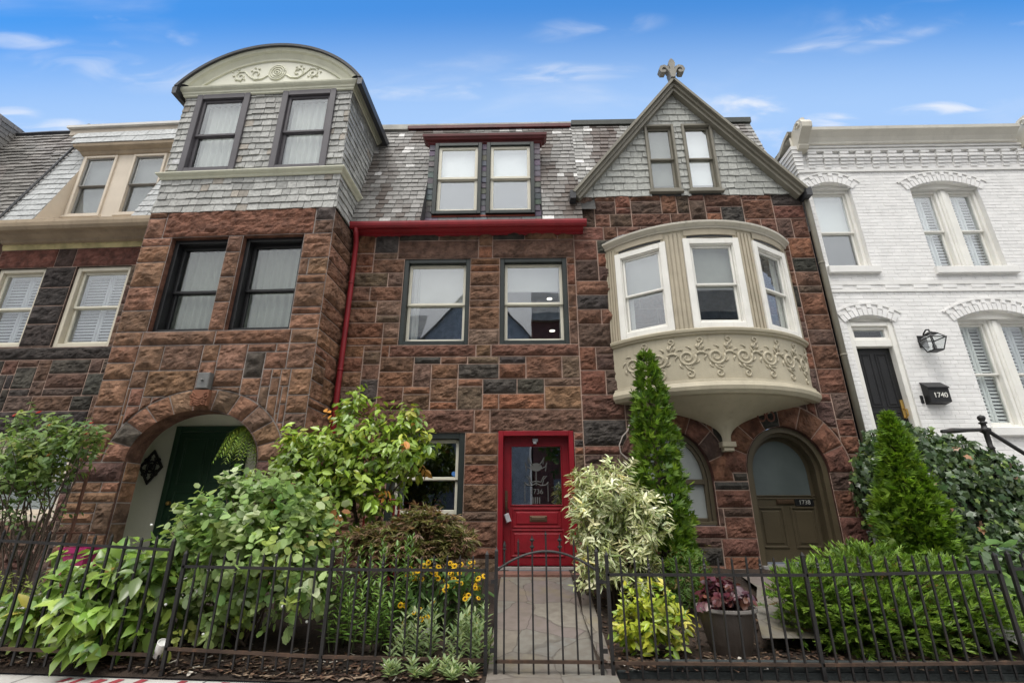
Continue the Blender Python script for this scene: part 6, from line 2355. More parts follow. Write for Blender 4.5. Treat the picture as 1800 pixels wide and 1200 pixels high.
stems(t, (0, 0, 0), rnd_tips(bl, 18), 0.018, 0.003)
# leafy perennial stems
t = plant('lily_clump', 'clump of upright leafy green stems behind the fence between shrub and gate', 'plant', -1.45, 5.05)
PP, DD, NN, SS = [], [], [], []
tips = []
for k in range(34):
    bx, by = rng.uniform(-0.36, 0.36), rng.uniform(-0.28, 0.25)
    H = rng.uniform(0.45, 0.92) * (1.0 if by > -0.1 else 0.7)
    lx, ly = rng.gauss(0, 0.06), rng.gauss(-0.03, 0.05)
    tips.append(((bx, by, 0), (bx + lx, by + ly, H)))
    nl = int(H * 46)
    for q in range(nl):
        f = 0.15 + 0.85 * q / nl
        a = q * 2.4 + k
        PP.append((bx + lx * f, by + ly * f, H * f))
        el = 0.35 + 0.9 * f * f
        DD.append((math.cos(a) * math.cos(el), math.sin(a) * math.cos(el), math.sin(el) - 0.2))
        NN.append((-math.cos(a) * 0.5, -math.sin(a) * 0.5 - 0.2, 1))
        SS.append(rng.uniform(0.075, 0.115) * (1.15 - 0.45 * f))
leaves('foliage', t, LEAFG, np.array(PP), np.array(DD), np.array(NN), SS, colors(len(PP), [(4, (0.105, 0.20, 0.045)), (3, (0.14, 0.25, 0.055)), (1, (0.20, 0.31, 0.08))], 0.2), 'wlance')
mb = MB()
for a, b in tips:
    mb.tube([a, ((a[0] + b[0]) / 2, (a[1] + b[1]) / 2, b[2] * 0.5), b], [0.005, 0.004, 0.003], 4)
mb.build('stems', REDSTEM, t)
# yellow daisies
t = plant('coneflower_plant', 'black-eyed yellow daisies in bloom behind the fence left of the gate', 'flowering plant', -0.78, 5.3)
bl = rel(t, [(-0.85, 5.3, 0.55, 0.38, 0.26, 0.28), (-0.55, 5.25, 0.50, 0.25, 0.24, 0.26), (-1.1, 5.3, 0.5, 0.18, 0.2, 0.26)])
shrub(t, bl, 100, 6, 0.12, [(4, (0.055, 0.11, 0.03)), (3, (0.075, 0.14, 0.035)), (1, (0.035, 0.075, 0.025))], 'wlance', LEAF, 0.10, 0.3, 0.5, 0.0)
mb = MB()
for k in range(11):
    a = 2 * math.pi * k / 11
    c, s = math.cos(a), math.sin(a)
    mb.add([(0.010 * c, 0.010 * s, 0.002), (0.026 * c - 0.007 * s, 0.026 * s + 0.007 * c, 0.0), (0.036 * c, 0.036 * s, -0.008), (0.026 * c + 0.007 * s, 0.026 * s - 0.007 * c, 0.0)], [(0, 1, 2, 3)], tint=(0.82, 0.50, 0.02))
mb.lathe([(0.012, 0.0), (0.010, 0.010), (0.001, 0.014)], n=8, tint=(0.10, 0.045, 0.015))
fl0 = mb.build('flower', PETAL, t, tint=True)
spots = []
for k in range(64):
    if k < 14:
        q = (rng.uniform(-1.14, -0.86), rng.uniform(5.08, 5.25), rng.uniform(0.70, 0.88))
    elif k < 52:
        q = (rng.uniform(-0.86, -0.37), rng.uniform(5.02, 5.3), rng.uniform(0.55, 0.86))
    else:
        q = (rng.uniform(-1.2, -0.4), rng.uniform(4.98, 5.1), rng.uniform(0.36, 0.6))
    spots.append((q[0] - t.location[0], q[1] - t.location[1], q[2] - t.location[2]))
for k, q in enumerate(spots):
    o = fl0 if k == 0 else fl0.copy()
    if k:
        COL.objects.link(o)
        o.parent = t
    o.location = q
    o.rotation_euler = (rng.uniform(0.5, 1.3), rng.uniform(-0.5, 0.5), rng.uniform(-0.4, 0.4))
    s = rng.uniform(0.6, 1.0)
    o.scale = (s, s, s)
mb = MB()
for q in spots:
    mb.tube([(q[0] * 0.6, q[1] * 0.6, 0), (q[0] * 0.9, q[1] * 0.8 + 0.02, q[2] * 0.6), (q[0], q[1] + 0.004, q[2] - 0.005)], 0.003, 4)
mb.build('stems', REDSTEM, t)
# grey-green mugwort at the foot of the gate
t = plant('mugwort_clump', 'grey-green feathery perennials at the foot of the fence left of the gate', 'plant', -0.70, 4.72)
PP, DD, NN, SS = [], [], [], []
for k in range(66):
    bx, by = rng.uniform(-0.42, 0.46), rng.uniform(-0.38, 0.25)
    z0 = gz(-0.7 + bx, 4.72 + by) - t.location[2]
    H = rng.uniform(0.12, 0.42) if by > -0.2 else rng.uniform(0.06, 0.16)
    for q in range(16):
        f = 0.25 + 0.75 * q / 16
        a = q * 2.4 + k * 1.3
        el = 0.25 + 0.75 * f
        PP.append((bx + 0.03 * math.cos(k) * f, by + 0.03 * math.sin(k) * f - 0.03 * f, z0 + H * f))
        DD.append((math.cos(a) * math.cos(el), math.sin(a) * math.cos(el), math.sin(el) - 0.15))
        NN.append((-math.cos(a) * 0.5, -math.sin(a) * 0.5 - 0.3, 1))
        SS.append(rng.uniform(0.05, 0.095))
leaves('foliage', t, LEAF, np.array(PP), np.array(DD), np.array(NN), SS, colors(len(PP), [(4, (0.20, 0.27, 0.145)), (3, (0.25, 0.32, 0.18)), (1.5, (0.14, 0.21, 0.095))], 0.2), 'wlance')
# dark heuchera in the bed
t = plant('heuchera_plant', 'small dark purple-grey leaved plant low behind the fence in the centre bed', 'plant', -1.02, 4.9)
shrub(t, [(0, 0, 0.10, 0.16, 0.14, 0.12)], 26, 4, 0.075, [(3, (0.045, 0.040, 0.045)), (2, (0.075, 0.055, 0.065))], 'round', LEAFG, 0.06, 0.3, 0.5, 0.0)
# variegated euonymus
t = plant('variegated_shrub', 'cream and green variegated euonymus beside the red door', 'shrub', 1.0, 6.0)
bl = rel(t, [(0.98, 6.0, 1.50, 0.37, 0.38, 0.42), (0.82, 5.95, 1.25, 0.28, 0.32, 0.36), (1.36, 5.95, 1.22, 0.32, 0.32, 0.32), (0.82, 5.9, 0.72, 0.25, 0.27, 0.43), (1.22, 5.9, 0.78, 0.30, 0.3, 0.34), (0.66, 5.95, 1.64, 0.13, 0.17, 0.16)])
shrub(t, bl, 520, 9, 0.115, [(4, (0.22, 0.28, 0.08)), (2, (0.22, 0.28, 0.10)), (2, (0.08, 0.15, 0.04)), (0.4, (0.55, 0.45, 0.08))], 'lance', LEAFG, 0.075, 0.35, 0.36, 0.25, edgepal=[(5, (0.70, 0.72, 0.56)), (3, (0.58, 0.61, 0.42)), (1, (0.26, 0.34, 0.12))])
shrub(t, bl, 190, 8, 0.085, [(4, (0.70, 0.72, 0.57)), (2, (0.54, 0.57, 0.38))], 'wlance', LEAFG, 0.06, 0.2, 0.2, 0.3)
stems(t, (0, 0, 0), rnd_tips(bl, 24), 0.014, 0.003)
# lime-yellow euonymus
t = plant('golden_shrub', 'small lime-yellow shrub in the bed right of the gate', 'shrub', 1.1, 5.0, 0.06)
bl = rel(t, [(1.12, 5.0, 0.52, 0.27, 0.24, 0.22), (1.0, 4.92, 0.34, 0.26, 0.2, 0.18), (1.28, 4.95, 0.38, 0.22, 0.22, 0.22)])
shrub(t, bl, 120, 6, 0.085, [(4, (0.38, 0.42, 0.05)), (3, (0.28, 0.36, 0.04)), (2, (0.16, 0.26, 0.03)), (1, (0.50, 0.50, 0.12))], 'ovate', LEAFG, 0.07, 0.2, 0.4, 0.0)
stems(t, (0, 0, 0), rnd_tips(bl, 10), 0.008, 0.003)


# evergreens
def conifer(t, prof, H, sprays, fan, L, pal, curl=0.5, core=0.75, up=0.8, width=0.5):
    """prof(f) -> radius at height fraction f"""
    n = sprays
    f = RNG.uniform(0, 1, n)
    rr = np.array([prof(v) for v in f])
    keep = RNG.uniform(0, 1, n) < (rr / rr.max() * 0.85 + 0.15)
    f, rr = f[keep], rr[keep]
    n = len(f)
    a = RNG.uniform(0, 2 * np.pi, n)
    lump = np.array([0.86 + 0.34 * noise.noise((math.cos(x) * 2.2, math.sin(x) * 2.2 + 5, y * H * 3.6)) + 0.16 * noise.noise((math.cos(x) * 5, math.sin(x) * 5, y * H * 8)) for x, y in zip(a, f)])
    q = RNG.uniform(core, 1.0, n) * lump
    P = np.stack([rr * q * np.cos(a), rr * q * np.sin(a), f * H], axis=1)
    out = np.stack([np.cos(a), np.sin(a), np.zeros(n)], axis=1)
    tan = np.stack([-np.sin(a), np.cos(a), np.zeros(n)], axis=1)
    D = norm(out * 0.75 + np.array([0, 0, 1.0]) * up + tan * RNG.normal(size=(n, 1)) * curl + RNG.normal(size=(n, 3)) * 0.15)
    pl = norm(tan * RNG.normal(size=(n, 1)) + out * RNG.normal(size=(n, 1)) * 0.6 + np.array([0, 0, 0.4]))
    S = norm(np.cross(D, pl))
    ii = np.repeat(np.arange(n), fan)
    w = np.tile(np.linspace(-1, 1, fan), n) * width
    m = len(ii)
    base = P[ii] + D[ii] * (np.abs(w) * -0.15 * L)[:, None]
    dd = norm(D[ii] + S[ii] * w[:, None] + RNG.normal(size=(m, 3)) * 0.10)
    nn = norm(np.cross(D, S)[ii] + RNG.normal(size=(m, 3)) * 0.2)
    leaves('foliage', t, LEAF, base, dd, nn, L * RNG.uniform(0.65, 1.25, m), colors(n, pal, 0.24)[ii] * 0.82, 'needle')
    mb = MB()
    mb.tube([(0, 0, 0), (0, 0, H * 0.5), (0, 0, H * 0.97)], [0.05, 0.03, 0.006], 8)
    for k in range(40):
        ff = 0.06 + 0.85 * k / 40
        aa = k * 2.4
        r = prof(ff) * 0.8
        mb.tube([(0, 0, ff * H), (r * math.cos(aa), r * math.sin(aa), ff * H + r * 0.5)], [0.012, 0.003], 4)
    mb.build('trunk', BARK, t)


t = plant('arborvitae', 'tall narrow bright green arborvitae in front of the arched window', 'tree', 1.68, 6.3)
z0 = t.location[2]


def pf(f):
    return 0.03 + 0.45 * (1 - f) ** 0.50


conifer(t, pf, 3.36 - z0, 4600, 6, 0.085, [(4, (0.105, 0.20, 0.022)), (3, (0.15, 0.26, 0.03)), (2, (0.06, 0.13, 0.018)), (0.8, (0.21, 0.33, 0.045))], curl=0.9, core=0.6, up=0.75, width=0.85)
t = plant('arborvitae', 'broad cone-shaped arborvitae between the arched brown door and the ivy', 'tree', 4.62, 6.2, 0.05)
z0 = t.location[2]


def pf2(f):
    return 0.02 + 0.43 * min(1.0, (1 - f) * 1.5) ** 0.85 * (0.97 + 0.06 * math.sin(f * 17))


conifer(t, pf2, 2.50 - z0, 5600, 6, 0.088, [(4, (0.115, 0.215, 0.024)), (3, (0.16, 0.285, 0.03)), (2, (0.07, 0.145, 0.018)), (1, (0.22, 0.35, 0.04))], curl=0.7, core=0.55, up=0.40, width=0.9)
# yew with long soft shoots
t = plant('yew_shrub', 'spreading lime-green yew behind the right-hand fence', 'shrub', 3.35, 5.3, 0.06)
bl = rel(t, [(3.35, 5.35, 0.55, 0.72, 0.42, 0.36), (2.8, 5.25, 0.48, 0.42, 0.36, 0.32), (3.95, 5.3, 0.50, 0.46, 0.38, 0.36), (3.3, 5.05, 0.36, 0.80, 0.30, 0.26), (4.2, 5.15, 0.36, 0.32, 0.3, 0.26), (3.5, 5.5, 0.78, 0.5, 0.3, 0.2), (2.65, 5.2, 0.62, 0.22, 0.22, 0.2)])
P, d = crown(bl, 2700, 0.30, -0.05)
n = len(P)
tw = norm(d * np.array([1, 1, 0.6]) * 0.8 + np.array([0, -0.25, 0.45]) + RNG.normal(size=(n, 3)) * 0.3)
per = 18
ii = np.repeat(np.arange(n), per)
m_ = len(ii)
q = np.tile(np.linspace(0, 1, per), n)
LEN = RNG.uniform(0.08, 0.15, n)
side = norm(np.cross(tw, RNG.normal(size=(n, 3)) * 0.3 + np.array([0, 0, 1])))
sg = np.tile(np.where(np.arange(per) % 2 == 0, 1.0, -1.0), n)
pos = P[ii] + tw[ii] * (q * LEN[ii])[:, None] - np.array([0, 0, 1.0]) * (0.03 * q * q)[:, None]
D = norm(side[ii] * sg[:, None] * (1.15 - 0.5 * q)[:, None] + tw[ii] * (0.65 + q * 0.6)[:, None] + RNG.normal(size=(m_, 3)) * 0.15)
cc = colors(n, [(4, (0.112, 0.195, 0.03)), (3, (0.160, 0.262, 0.042)), (2, (0.072, 0.135, 0.024)), (0.3, (0.16, 0.10, 0.04))], 0.2)[ii] * (0.8 + 0.4 * q)[:, None]
leaves('foliage', t, LEAF, pos, D, norm(np.array([0, -0.3, 1]) + RNG.normal(size=(m_, 3)) * 0.3), RNG.uniform(0.04, 0.068, m_), cc, 'needle')
stems(t, (0, 0, 0), rnd_tips(bl, 40, 0.9), 0.012, 0.003)
# low green plant at the foot of the tall arborvitae
t = plant('boxwood_shrub', 'feathery dark green shrub at the foot of the tall arborvitae', 'shrub', 1.62, 5.75, 0.05)
bl = rel(t, [(1.62, 5.75, 0.55, 0.30, 0.26, 0.36), (1.85, 5.8, 0.65, 0.18, 0.2, 0.3)])
shrub(t, bl, 260, 10, 0.05, [(4, (0.06, 0.125, 0.022)), (3, (0.085, 0.165, 0.03)), (1, (0.15, 0.12, 0.04))], 'lance', LEAF, 0.07, 0.1, 0.4, 0.0)
stems(t, (0, 0, 0), rnd_tips(bl, 10), 0.008, 0.003)
# broad-leaved ground plants at right
t = plant('hosta_plant', 'broad-leaved green plants between the yew and the far right fence post', 'plant', 4.55, 5.45, 0.05)
bl = rel(t, [(4.55, 5.4, 0.62, 0.30, 0.30, 0.30), (4.7, 5.3, 0.38, 0.3, 0.25, 0.25), (4.85, 5.5, 0.75, 0.3, 0.3, 0.3)])
shrub(t, bl, 90, 5, 0.12, [(4, (0.07, 0.135, 0.04)), (3, (0.10, 0.18, 0.055)), (1, (0.045, 0.09, 0.03))], 'round', LEAFG, 0.09, 0.4, 0.45, 0.0)
# ivy heap over the entrance stair of the white house
t = plant('ivy', 'mound of dark ivy covering the stair railing of the white house', 'ivy', 5.35, 6.45)
bl = [(5.05, 6.65, 2.0, 0.50, 0.45, 0.50), (4.85, 6.75, 1.85, 0.36, 0.35, 0.38), (5.5, 6.6, 2.0, 0.40, 0.4, 0.30), (5.7, 6.35, 1.75, 0.45, 0.4, 0.30), (6.15, 6.3, 1.45, 0.40, 0.4, 0.30), (5.3, 6.1, 0.75, 0.6, 0.3, 0.4), (5.45, 6.6, 1.7, 0.60, 0.50, 0.52), (5.9, 6.5, 1.35, 0.62, 0.50, 0.50), (5.2, 6.5, 1.2, 0.75, 0.55, 0.72), (5.9, 6.3, 0.85, 0.75, 0.50, 0.62), (6.35, 6.3, 1.15, 0.5, 0.5, 0.45), (4.72, 7.0, 1.55, 0.22, 0.2, 0.55)]
bl = rel(t, bl)
P, d = crown(bl, 15000, 0.13, 0.0)
n = len(P)
out = norm(d + np.array([0, -0.5, 0.3]))
D = norm(np.array([0, -0.25, -0.9]) + RNG.normal(size=(n, 3)) * 0.45)
pal = [(6, (0.040, 0.075, 0.034)), (4, (0.058, 0.102, 0.045)), (2, (0.085, 0.135, 0.06)), (0.9, (0.17, 0.25, 0.07)), (0.12, (0.25, 0.12, 0.06))]
leaves('foliage', t, LEAFG, P, D, norm(out + RNG.normal(size=(n, 3)) * 0.35), RNG.uniform(0.055, 0.10, n), colors(n, pal, 0.25), 'ivy')
P, d = crown(bl, 500, 0.05, 0.0)
leaves('young_leaves', t, LEAF, P + d * 0.03, norm(np.array([0, -0.4, -0.5]) + RNG.normal(size=(len(P), 3)) * 0.5), norm(d + np.array([0, -0.3, 0.6])), RNG.uniform(0.04, 0.07, len(P)), colors(len(P), [(1, (0.16, 0.25, 0.06)), (1, (0.11, 0.19, 0.05))], 0.2), 'ivy')
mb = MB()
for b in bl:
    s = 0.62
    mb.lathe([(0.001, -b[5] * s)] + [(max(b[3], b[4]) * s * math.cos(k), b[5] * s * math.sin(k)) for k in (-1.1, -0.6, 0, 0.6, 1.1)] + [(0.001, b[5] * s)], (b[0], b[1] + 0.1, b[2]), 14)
mb.build('stems', paint("ivy_dark_core", (0.018, 0.022, 0.013), 0.95, 0.3, 0.01), t)  # added solid dark cores, filling the mound behind the leaves
# rose bush at left
t = plant('rose_bush', 'tall straggly rose bush with red and apricot blooms at the left edge', 'rose bush', -5.45, 5.7)
bl = rel(t, [(-5.75, 5.6, 2.0, 0.50, 0.40, 0.32), (-5.25, 5.6, 2.02, 0.36, 0.34, 0.20), (-5.9, 5.6, 1.65, 0.50, 0.4, 0.36), (-5.9, 5.6, 2.32, 0.16, 0.16, 0.18), (-5.55, 5.6, 2.25, 0.2, 0.2, 0.14), (-5.1, 5.6, 2.22, 0.14, 0.14, 0.14), (-5.45, 5.6, 1.78, 0.30, 0.3, 0.2), (-5.6, 5.55, 1.3, 0.5, 0.4, 0.28)])
shrub(t, bl[:7], 400, 7, 0.082, [(4, (0.125, 0.20, 0.06)), (3, (0.165, 0.245, 0.075)), (2, (0.085, 0.145, 0.05)), (0.6, (0.26, 0.32, 0.09))], 'ovate', LEAF, 0.11, 0.45, 0.5, 0.3)
shrub(t, bl[7:], 36, 5, 0.06, [(4, (0.07, 0.12, 0.04)), (3, (0.10, 0.15, 0.05))], 'ovate', LEAF, 0.11, 0.45, 0.5, 0.3)
stems(t, (0, 0, 0), rnd_tips(bl[:6], 22, 0.8), 0.011, 0.003, BARK, 0.12)
mb = MB()
for k in range(9):
    a = k * 2.4
    r = 0.012 + 0.0025 * k
    c, s = math.cos(a), math.sin(a)
    mb.add([(0, 0, -0.01), (r * c - 0.016 * s, r * s + 0.016 * c, 0.004), (r * 1.5 * c, r * 1.5 * s, 0.022 - 0.001 * k), (r * c + 0.016 * s, r * s - 0.016 * c, 0.004)], [(0, 1, 2, 3)], tint=(0.55, 0.055, 0.06))
fr = mb.build('flower', PETAL, t, tint=True)
mb.t = [(0.72, 0.36, 0.16)] * len(mb.v)
fa = mb.build('flower', PETAL, t, tint=True)
for i, (x, z, src) in enumerate(((-5.68, 2.47, fr), (-5.50, 2.32, fa), (-5.02, 2.34, fr), (-5.95, 2.44, fr), (-6.1, 1.85, fa), (-5.05, 2.22, fr), (-5.4, 1.98, fa))):
    o = src if i < 2 else src.copy()
    if i > 1:
        COL.objects.link(o)
        o.parent = t
    o.location = (x - t.location[0], 5.5 - t.location[1], z - 0.05 - t.location[2])
    o.rotation_euler = (rng.uniform(0.3, 0.9), rng.uniform(-0.4, 0.4), 0)
    o.scale = (0.75, 0.75, 0.75)
# little things in the left bed
t = plant('spurge_plant', 'pale yellow-green mounded plant at the left edge behind the fence', 'plant', -4.75, 5.0)
shrub(t, [(0, 0, 0.22, 0.30, 0.22, 0.18), (0.2, 0, 0.36, 0.2, 0.2, 0.16), (-0.3, 0.1, 0.4, 0.2, 0.2, 0.16)], 120, 7, 0.055, [(3, (0.22, 0.27, 0.07)), (3, (0.16, 0.22, 0.055)), (1, (0.10, 0.15, 0.045))], 'wlance', LEAF, 0.06, 0.1, 0.5, 0.0)
t = plant('dry_fern', 'rust-brown withered fronds in the left bed beside the magenta pot', 'plant', -4.55, 5.45)
shrub(t, [(0, 0, 0.30, 0.20, 0.16, 0.20)], 44, 6, 0.08, [(3, (0.14, 0.06, 0.025)), (2, (0.10, 0.05, 0.025)), (1, (0.20, 0.10, 0.04))], 'lance', LEAF, 0.10, 0.5, 0.5, 0.0)
t = thing('flower_pot', 'magenta square flower pot among the plants in the left bed', 'flower pot', (-4.52, 5.3, 0.36))
mb = MB()
mb.add([(-0.09, -0.09, 0), (0.09, -0.09, 0), (0.09, 0.09, 0), (-0.09, 0.09, 0), (-0.13, -0.13, 0.58), (0.13, -0.13, 0.58), (0.13, 0.13, 0.58), (-0.13, 0.13, 0.58)], [(3, 2, 1, 0), (0, 1, 5, 4), (1, 2, 6, 5), (2, 3, 7, 6), (3, 0, 4, 7)])
mb.build('body', MAGENTA, t)
mb = MB()
for a, b, c, d in ((-0.145, 0.145, -0.145, -0.115), (-0.145, 0.145, 0.115, 0.145), (-0.145, -0.115, -0.115, 0.115), (0.115, 0.145, -0.115, 0.115)):
    mb.box(a, b, c, d, 0.57, 0.62)
mb.build('rim', MAGENTA, t)
mb = MB()
mb.quad((-0.12, -0.12, 0.55), (0.12, -0.12, 0.55), (0.12, 0.12, 0.55), (-0.12, 0.12, 0.55))
mb.build('soil', SOIL, t)
t = thing('garden_light', 'small white tilted garden spotlight at the foot of the paired left fence posts', 'garden light', (-3.02, 4.56, gz(-3, 4.56)))
mb = MB()
mb.lathe([(0.001, -0.072), (0.028, -0.07), (0.030, -0.02), (0.036, -0.015), (0.042, 0.065), (0.036, 0.066), (0.034, 0.055), (0.001, 0.05)], n=14)
hd = mb.build('head', WHWALL, t)
hd.location = (0, 0, 0.13)
hd.rotation_euler = (R(20), R(28), 0)
mb = MB()
mb.tube([(0, 0, -0.05), (0, 0, 0.09)], 0.010, 6)
mb.build('stake', BLACKP, t)
t = thing('plant_stand', 'faded red metal plant stand half hidden behind the small tree', 'plant stand', (-1.85, 6.65, gz(-1.85, 6.65)))
mb = MB()
mb.bbox(-0.22, 0.22, -0.16, 0.16, 0.96, 1.0)
mb.build('top', DULLRED, t)
for sx in (-0.19, 0.19):
    for sy in (-0.13, 0.13):
        mb = MB()
        mb.tube([(sx, sy, 0), (sx * 0.95, sy, 0.5), (sx, sy, 0.96)], 0.016, 6)
        mb.build('leg', DULLRED, t)
t = thing('handrail', 'brown wooden handrail post in front of the left house, beside the arched porch pillar', 'handrail', (-5.33, 6.0, gz(-5.33, 6.0)))
mb = MB()
mb.box(-0.013, 0.013, -0.013, 0.013, 0, 1.42)
mb.build('post', WOODR, t)
mb = MB()
mb.tube([(-0.55, 0.0, 0.72), (0.28, 0.0, 0.72)], 0.014, 6)
mb.build('rail', WOODR, t)
# planter pot with purple heuchera
t = thing('planter_pot', 'large dark bronze planter pot behind the fence right of the gate', 'planter', (1.83, 5.0, 0.13))
mb = MB()
prof = [(0.001, 0.0), (0.15, 0.0), (0.162, 0.008), (0.19, 0.10), (0.222, 0.24), (0.242, 0.345), (0.258, 0.35), (0.26, 0.372), (0.243, 0.375), (0.232, 0.33), (0.001, 0.325)]
mb.lathe(prof, n=40)
o = mb.build('body', WICKER, t, smooth=False)
mb = MB()
mb.lathe([(0.263, 0.352), (0.268, 0.36), (0.266, 0.380), (0.244, 0.382)], n=40)
mb.build('rim', paint("pale_pot_rim", (0.20, 0.185, 0.17), 0.4, 0.1, 0), t)
t2 = thing('heuchera_plant', 'burgundy ruffled-leaf heuchera growing in the dark planter pot', 'plant', (1.83, 5.0, 0.46))
shrub(t2, [(0, 0, 0.12, 0.22, 0.22, 0.13), (-0.08, -0.02, 0.18, 0.12, 0.12, 0.10)], 74, 5, 0.085, [(4, (0.085, 0.020, 0.035)), (3, (0.12, 0.045, 0.05)), (2, (0.20, 0.085, 0.065)), (2, (0.055, 0.02, 0.035)), (0.6, (0.28, 0.17, 0.13))], 'round', LEAFG, 0.06, 0.35, 0.4, -0.02)
# hanging fern in the arch
fx, fy, fz_ = to_world(hC, (-0.93, -0.36, 2.42))
t = thing('hanging_fern', 'green fern in a basket hanging under the stone arch', 'fern', (fx, fy, fz_))
PP, DD, NN, SS = [], [], [], []
mb = MB()
for k in range(84):
    a = k * 2.399
    Lf = rng.uniform(0.55, 0.95)
    rise = rng.uniform(0.0, 0.13)
    pts = []
    for q in range(15):
        f = q / 14
        r = Lf * (0.75 * f if f < 0.5 else 0.375 + 0.28 * (f - 0.5))
        z = rise * math.sin(min(1, f * 2) * math.pi / 2) - 0.75 * Lf * max(0, f - 0.22) ** 1.25
        pts.append((r * math.cos(a), r * math.sin(a), z))
    mb.tube(pts[::2], 0.003, 3)
    for q in range(1, 15):
        p, pm = Vector(pts[q]), Vector(pts[q - 1])
        dv = (p - pm).normalized()
        sd = Vector((-math.sin(a), math.cos(a), 0))
        for s in (-1, 1):
            PP.append(tuple(p))
            v = sd * s + dv * 0.45 + Vector((0, 0, -0.35))
            DD.append(tuple(v))
            NN.append((0.6 * math.cos(a), 0.6 * math.sin(a), 0.9))
            SS.append(0.115 * (1.1 - 0.6 * q / 14))
leaves('fronds', t, LEAF, np.array(PP), np.array(DD), np.array(NN), SS, colors(len(PP), [(3, (0.20, 0.31, 0.045)), (3, (0.14, 0.24, 0.035)), (1, (0.32, 0.42, 0.07))], 0.2), 'lance')
mb.build('stems', REDSTEM, t)
mb = MB()
mb.lathe([(0.001, -0.18), (0.10, -0.17), (0.14, 0.0), (0.12, 0.0), (0.001, -0.03)], n=14)
mb.build('basket', BARK, t)
mb = MB()
for k in range(3):
    a = k * 2.094
    mb.tube([(0.13 * math.cos(a), 0.13 * math.sin(a), 0), (0, 0, 0.36)], 0.004, 4)
mb.build('chains', IRON, t)

# stair and railing of the white house
t = thing('entrance_stair', 'concrete entrance stair of the white house under the ivy', 'stair', (5.5, 7.28, 0.3))
mb = MB()
mb.box(-0.48, 0.42, -0.75, -0.005, 0.0, 1.72)
for k in range(8):
    mb.box(0.42 + 0.22 * k, 0.42 + 0.22 * (k + 1) - 0.001, -0.7, -0.01, 0.0, 1.72 - 0.17 * (k + 1))
mb.build('steps', CONC, t)
t = thing('stair_railing', 'black iron stair railing with ball-topped newel in front of the white house', 'railing', (5.87, 6.3, 1.4))
mb = MB()
mb.lathe([(0.001, 0.0), (0.055, 0.0), (0.055, 0.02), (0.032, 0.05), (0.032, 0.53), (0.05, 0.56), (0.06, 0.585), (0.035, 0.60), (0.035, 0.66), (0.045, 0.675), (0.028, 0.70), (0.030, 0.86), (0.058, 0.885), (0.062, 0.915), (0.03, 0.935), (0.028, 0.975), (0.045, 0.985), (0.045, 1.0), (0.022, 1.01), (0.036, 1.03), (0.044, 1.055), (0.036, 1.08), (0.001, 1.095)], n=14)
mb.build('newel', IRON, t, smooth=True)
mb = MB()
mb.tube([(-0.55, 0.0, 0.885), (-0.40, 0.0, 0.895), (-0.22, 0.0, 0.902), (-0.02, 0.0, 0.905)], [0.022, 0.034, 0.022, 0.022], 8)
mb.tube([(0.02, 0.0, 0.90), (1.4, 0.0, -0.20)], 0.024, 8)
mb.tube([(0.02, 0.0, 0.585), (1.4, 0.0, -0.46)], 0.024, 8)
mb.build('rail', IRON, t)

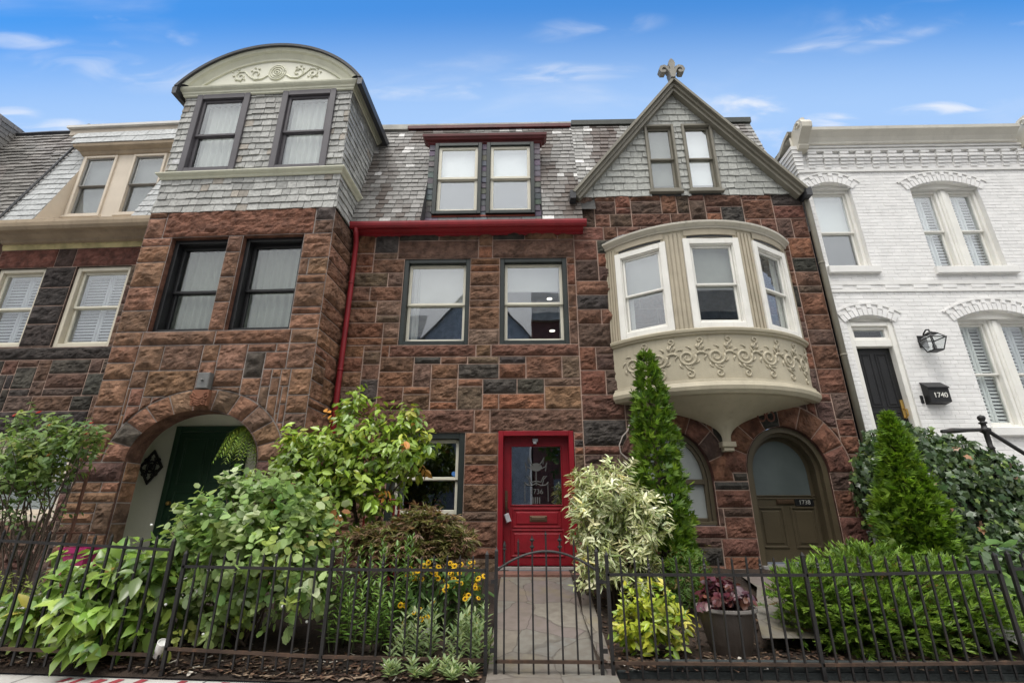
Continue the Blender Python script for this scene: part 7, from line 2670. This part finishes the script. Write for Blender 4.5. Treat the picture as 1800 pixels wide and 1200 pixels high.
# =================================================================== ACROSS THE STREET (seen in the window glass)
def across(x0, x1, h, col, gable, label):
    hh = thing('brick_house', label, 'house', ((x0 + x1) / 2, -13.0, 0), group=None)
    w = (x1 - x0) / 2
    wall = MB()
    wall.box(-w, w - 0.02, -6, 0, 0, h)
    if gable:
        wall.add([(-w, 0.002, h), (w - 0.02, 0.002, h), (0, 0.002, h + w * 1.15), (-w, -6, h), (w - 0.02, -6, h), (0, -6, h + w * 1.15)], [(1, 0, 2), (3, 4, 5)])
    wall.build('wall', paint("far_brick_%d" % int(x0 * 10 + 500), col, 0.9, 0.2), hh)
    rf = MB()
    if gable:
        for s in (-1, 1):
            rf.add([(s * (w + 0.2), 0.3, h - 0.25), (0, 0.3, h + w * 1.15 + 0.1), (0, -6, h + w * 1.15 + 0.1), (s * (w + 0.2), -6, h - 0.25)], [(0, 1, 2, 3)])
    else:
        rf.add([(-w, 0.2, h), (w, 0.2, h), (w, -1.2, h + 2.0), (-w, -1.2, h + 2.0)], [(0, 1, 2, 3)])
        rf.box(-w, w - 0.02, -0.0, 0.3, h - 0.5, h - 0.01)
    rf.build('roof', paint("far_slate_%d" % int(x0 * 10 + 500), (0.46, 0.41, 0.34), 0.7, 0.2), hh)
    for fl_ in range(3):
        for q in (-0.5, 0.5):
            wd = MB()
            z = 1.2 + fl_ * 3.2
            wd.box(q * w - 0.55, q * w + 0.55, 0.003, 0.06, z, z + 1.9)
            wd.build('window', paint("far_window", (0.25, 0.26, 0.28), 0.2, 0.1) if "far_window" not in MATS else MATS["far_window"], hh)


across(-13, -6.2, 11.5, (0.22, 0.10, 0.075), False, 'brown brick house across the street, behind the camera to the left')
across(-6, 0.4, 11.6, (0.55, 0.53, 0.50), True, 'gabled stone house across the street, directly behind the camera')
across(0.6, 7.0, 13.0, (0.20, 0.085, 0.065), False, 'red brick house across the street, behind the camera to the right')
across(7.2, 14.0, 12.4, (0.40, 0.37, 0.32), False, 'buff brick house across the street, behind the camera far to the right')
for i, (tx, ty, H, lab) in enumerate(((-9.0, -7.5, 9.5, 'street tree across the road to the left, behind the camera'), (3.2, -8.5, 7.0, 'street tree across the road, directly behind the camera'), (12.5, -7.0, 9.0, 'street tree across the road to the right, behind the camera'))):
    t = thing('street_tree', lab, 'tree', (tx, ty, 0))
    bl = [(0, 0, H * 0.68, H * 0.24, H * 0.24, H * 0.24), (H * 0.14, 0.3, H * 0.55, H * 0.18, H * 0.18, H * 0.16), (-H * 0.15, -0.2, H * 0.58, H * 0.18, H * 0.18, H * 0.16), (0.2, 0.1, H * 0.86, H * 0.15, H * 0.15, H * 0.14)]
    shrub(t, bl, 420, 6, 0.30, [(3, (0.06, 0.11, 0.03)), (2, (0.09, 0.15, 0.04))], 'ovate', LEAF, 0.35, 0.3, 0.4, 0.5)
    mb = MB()
    mb.tube([(0, 0, 0), (0.05, 0, H * 0.3), (0, 0, H * 0.8)], [0.22, 0.17, 0.04], 9)
    for k in range(7):
        a = k * 0.9
        mb.tube([(0.03, 0, H * (0.32 + 0.04 * k)), (H * 0.16 * math.cos(a), H * 0.16 * math.sin(a), H * (0.5 + 0.05 * k))], [0.09, 0.02], 6)
    mb.build('trunk', BARK, t)
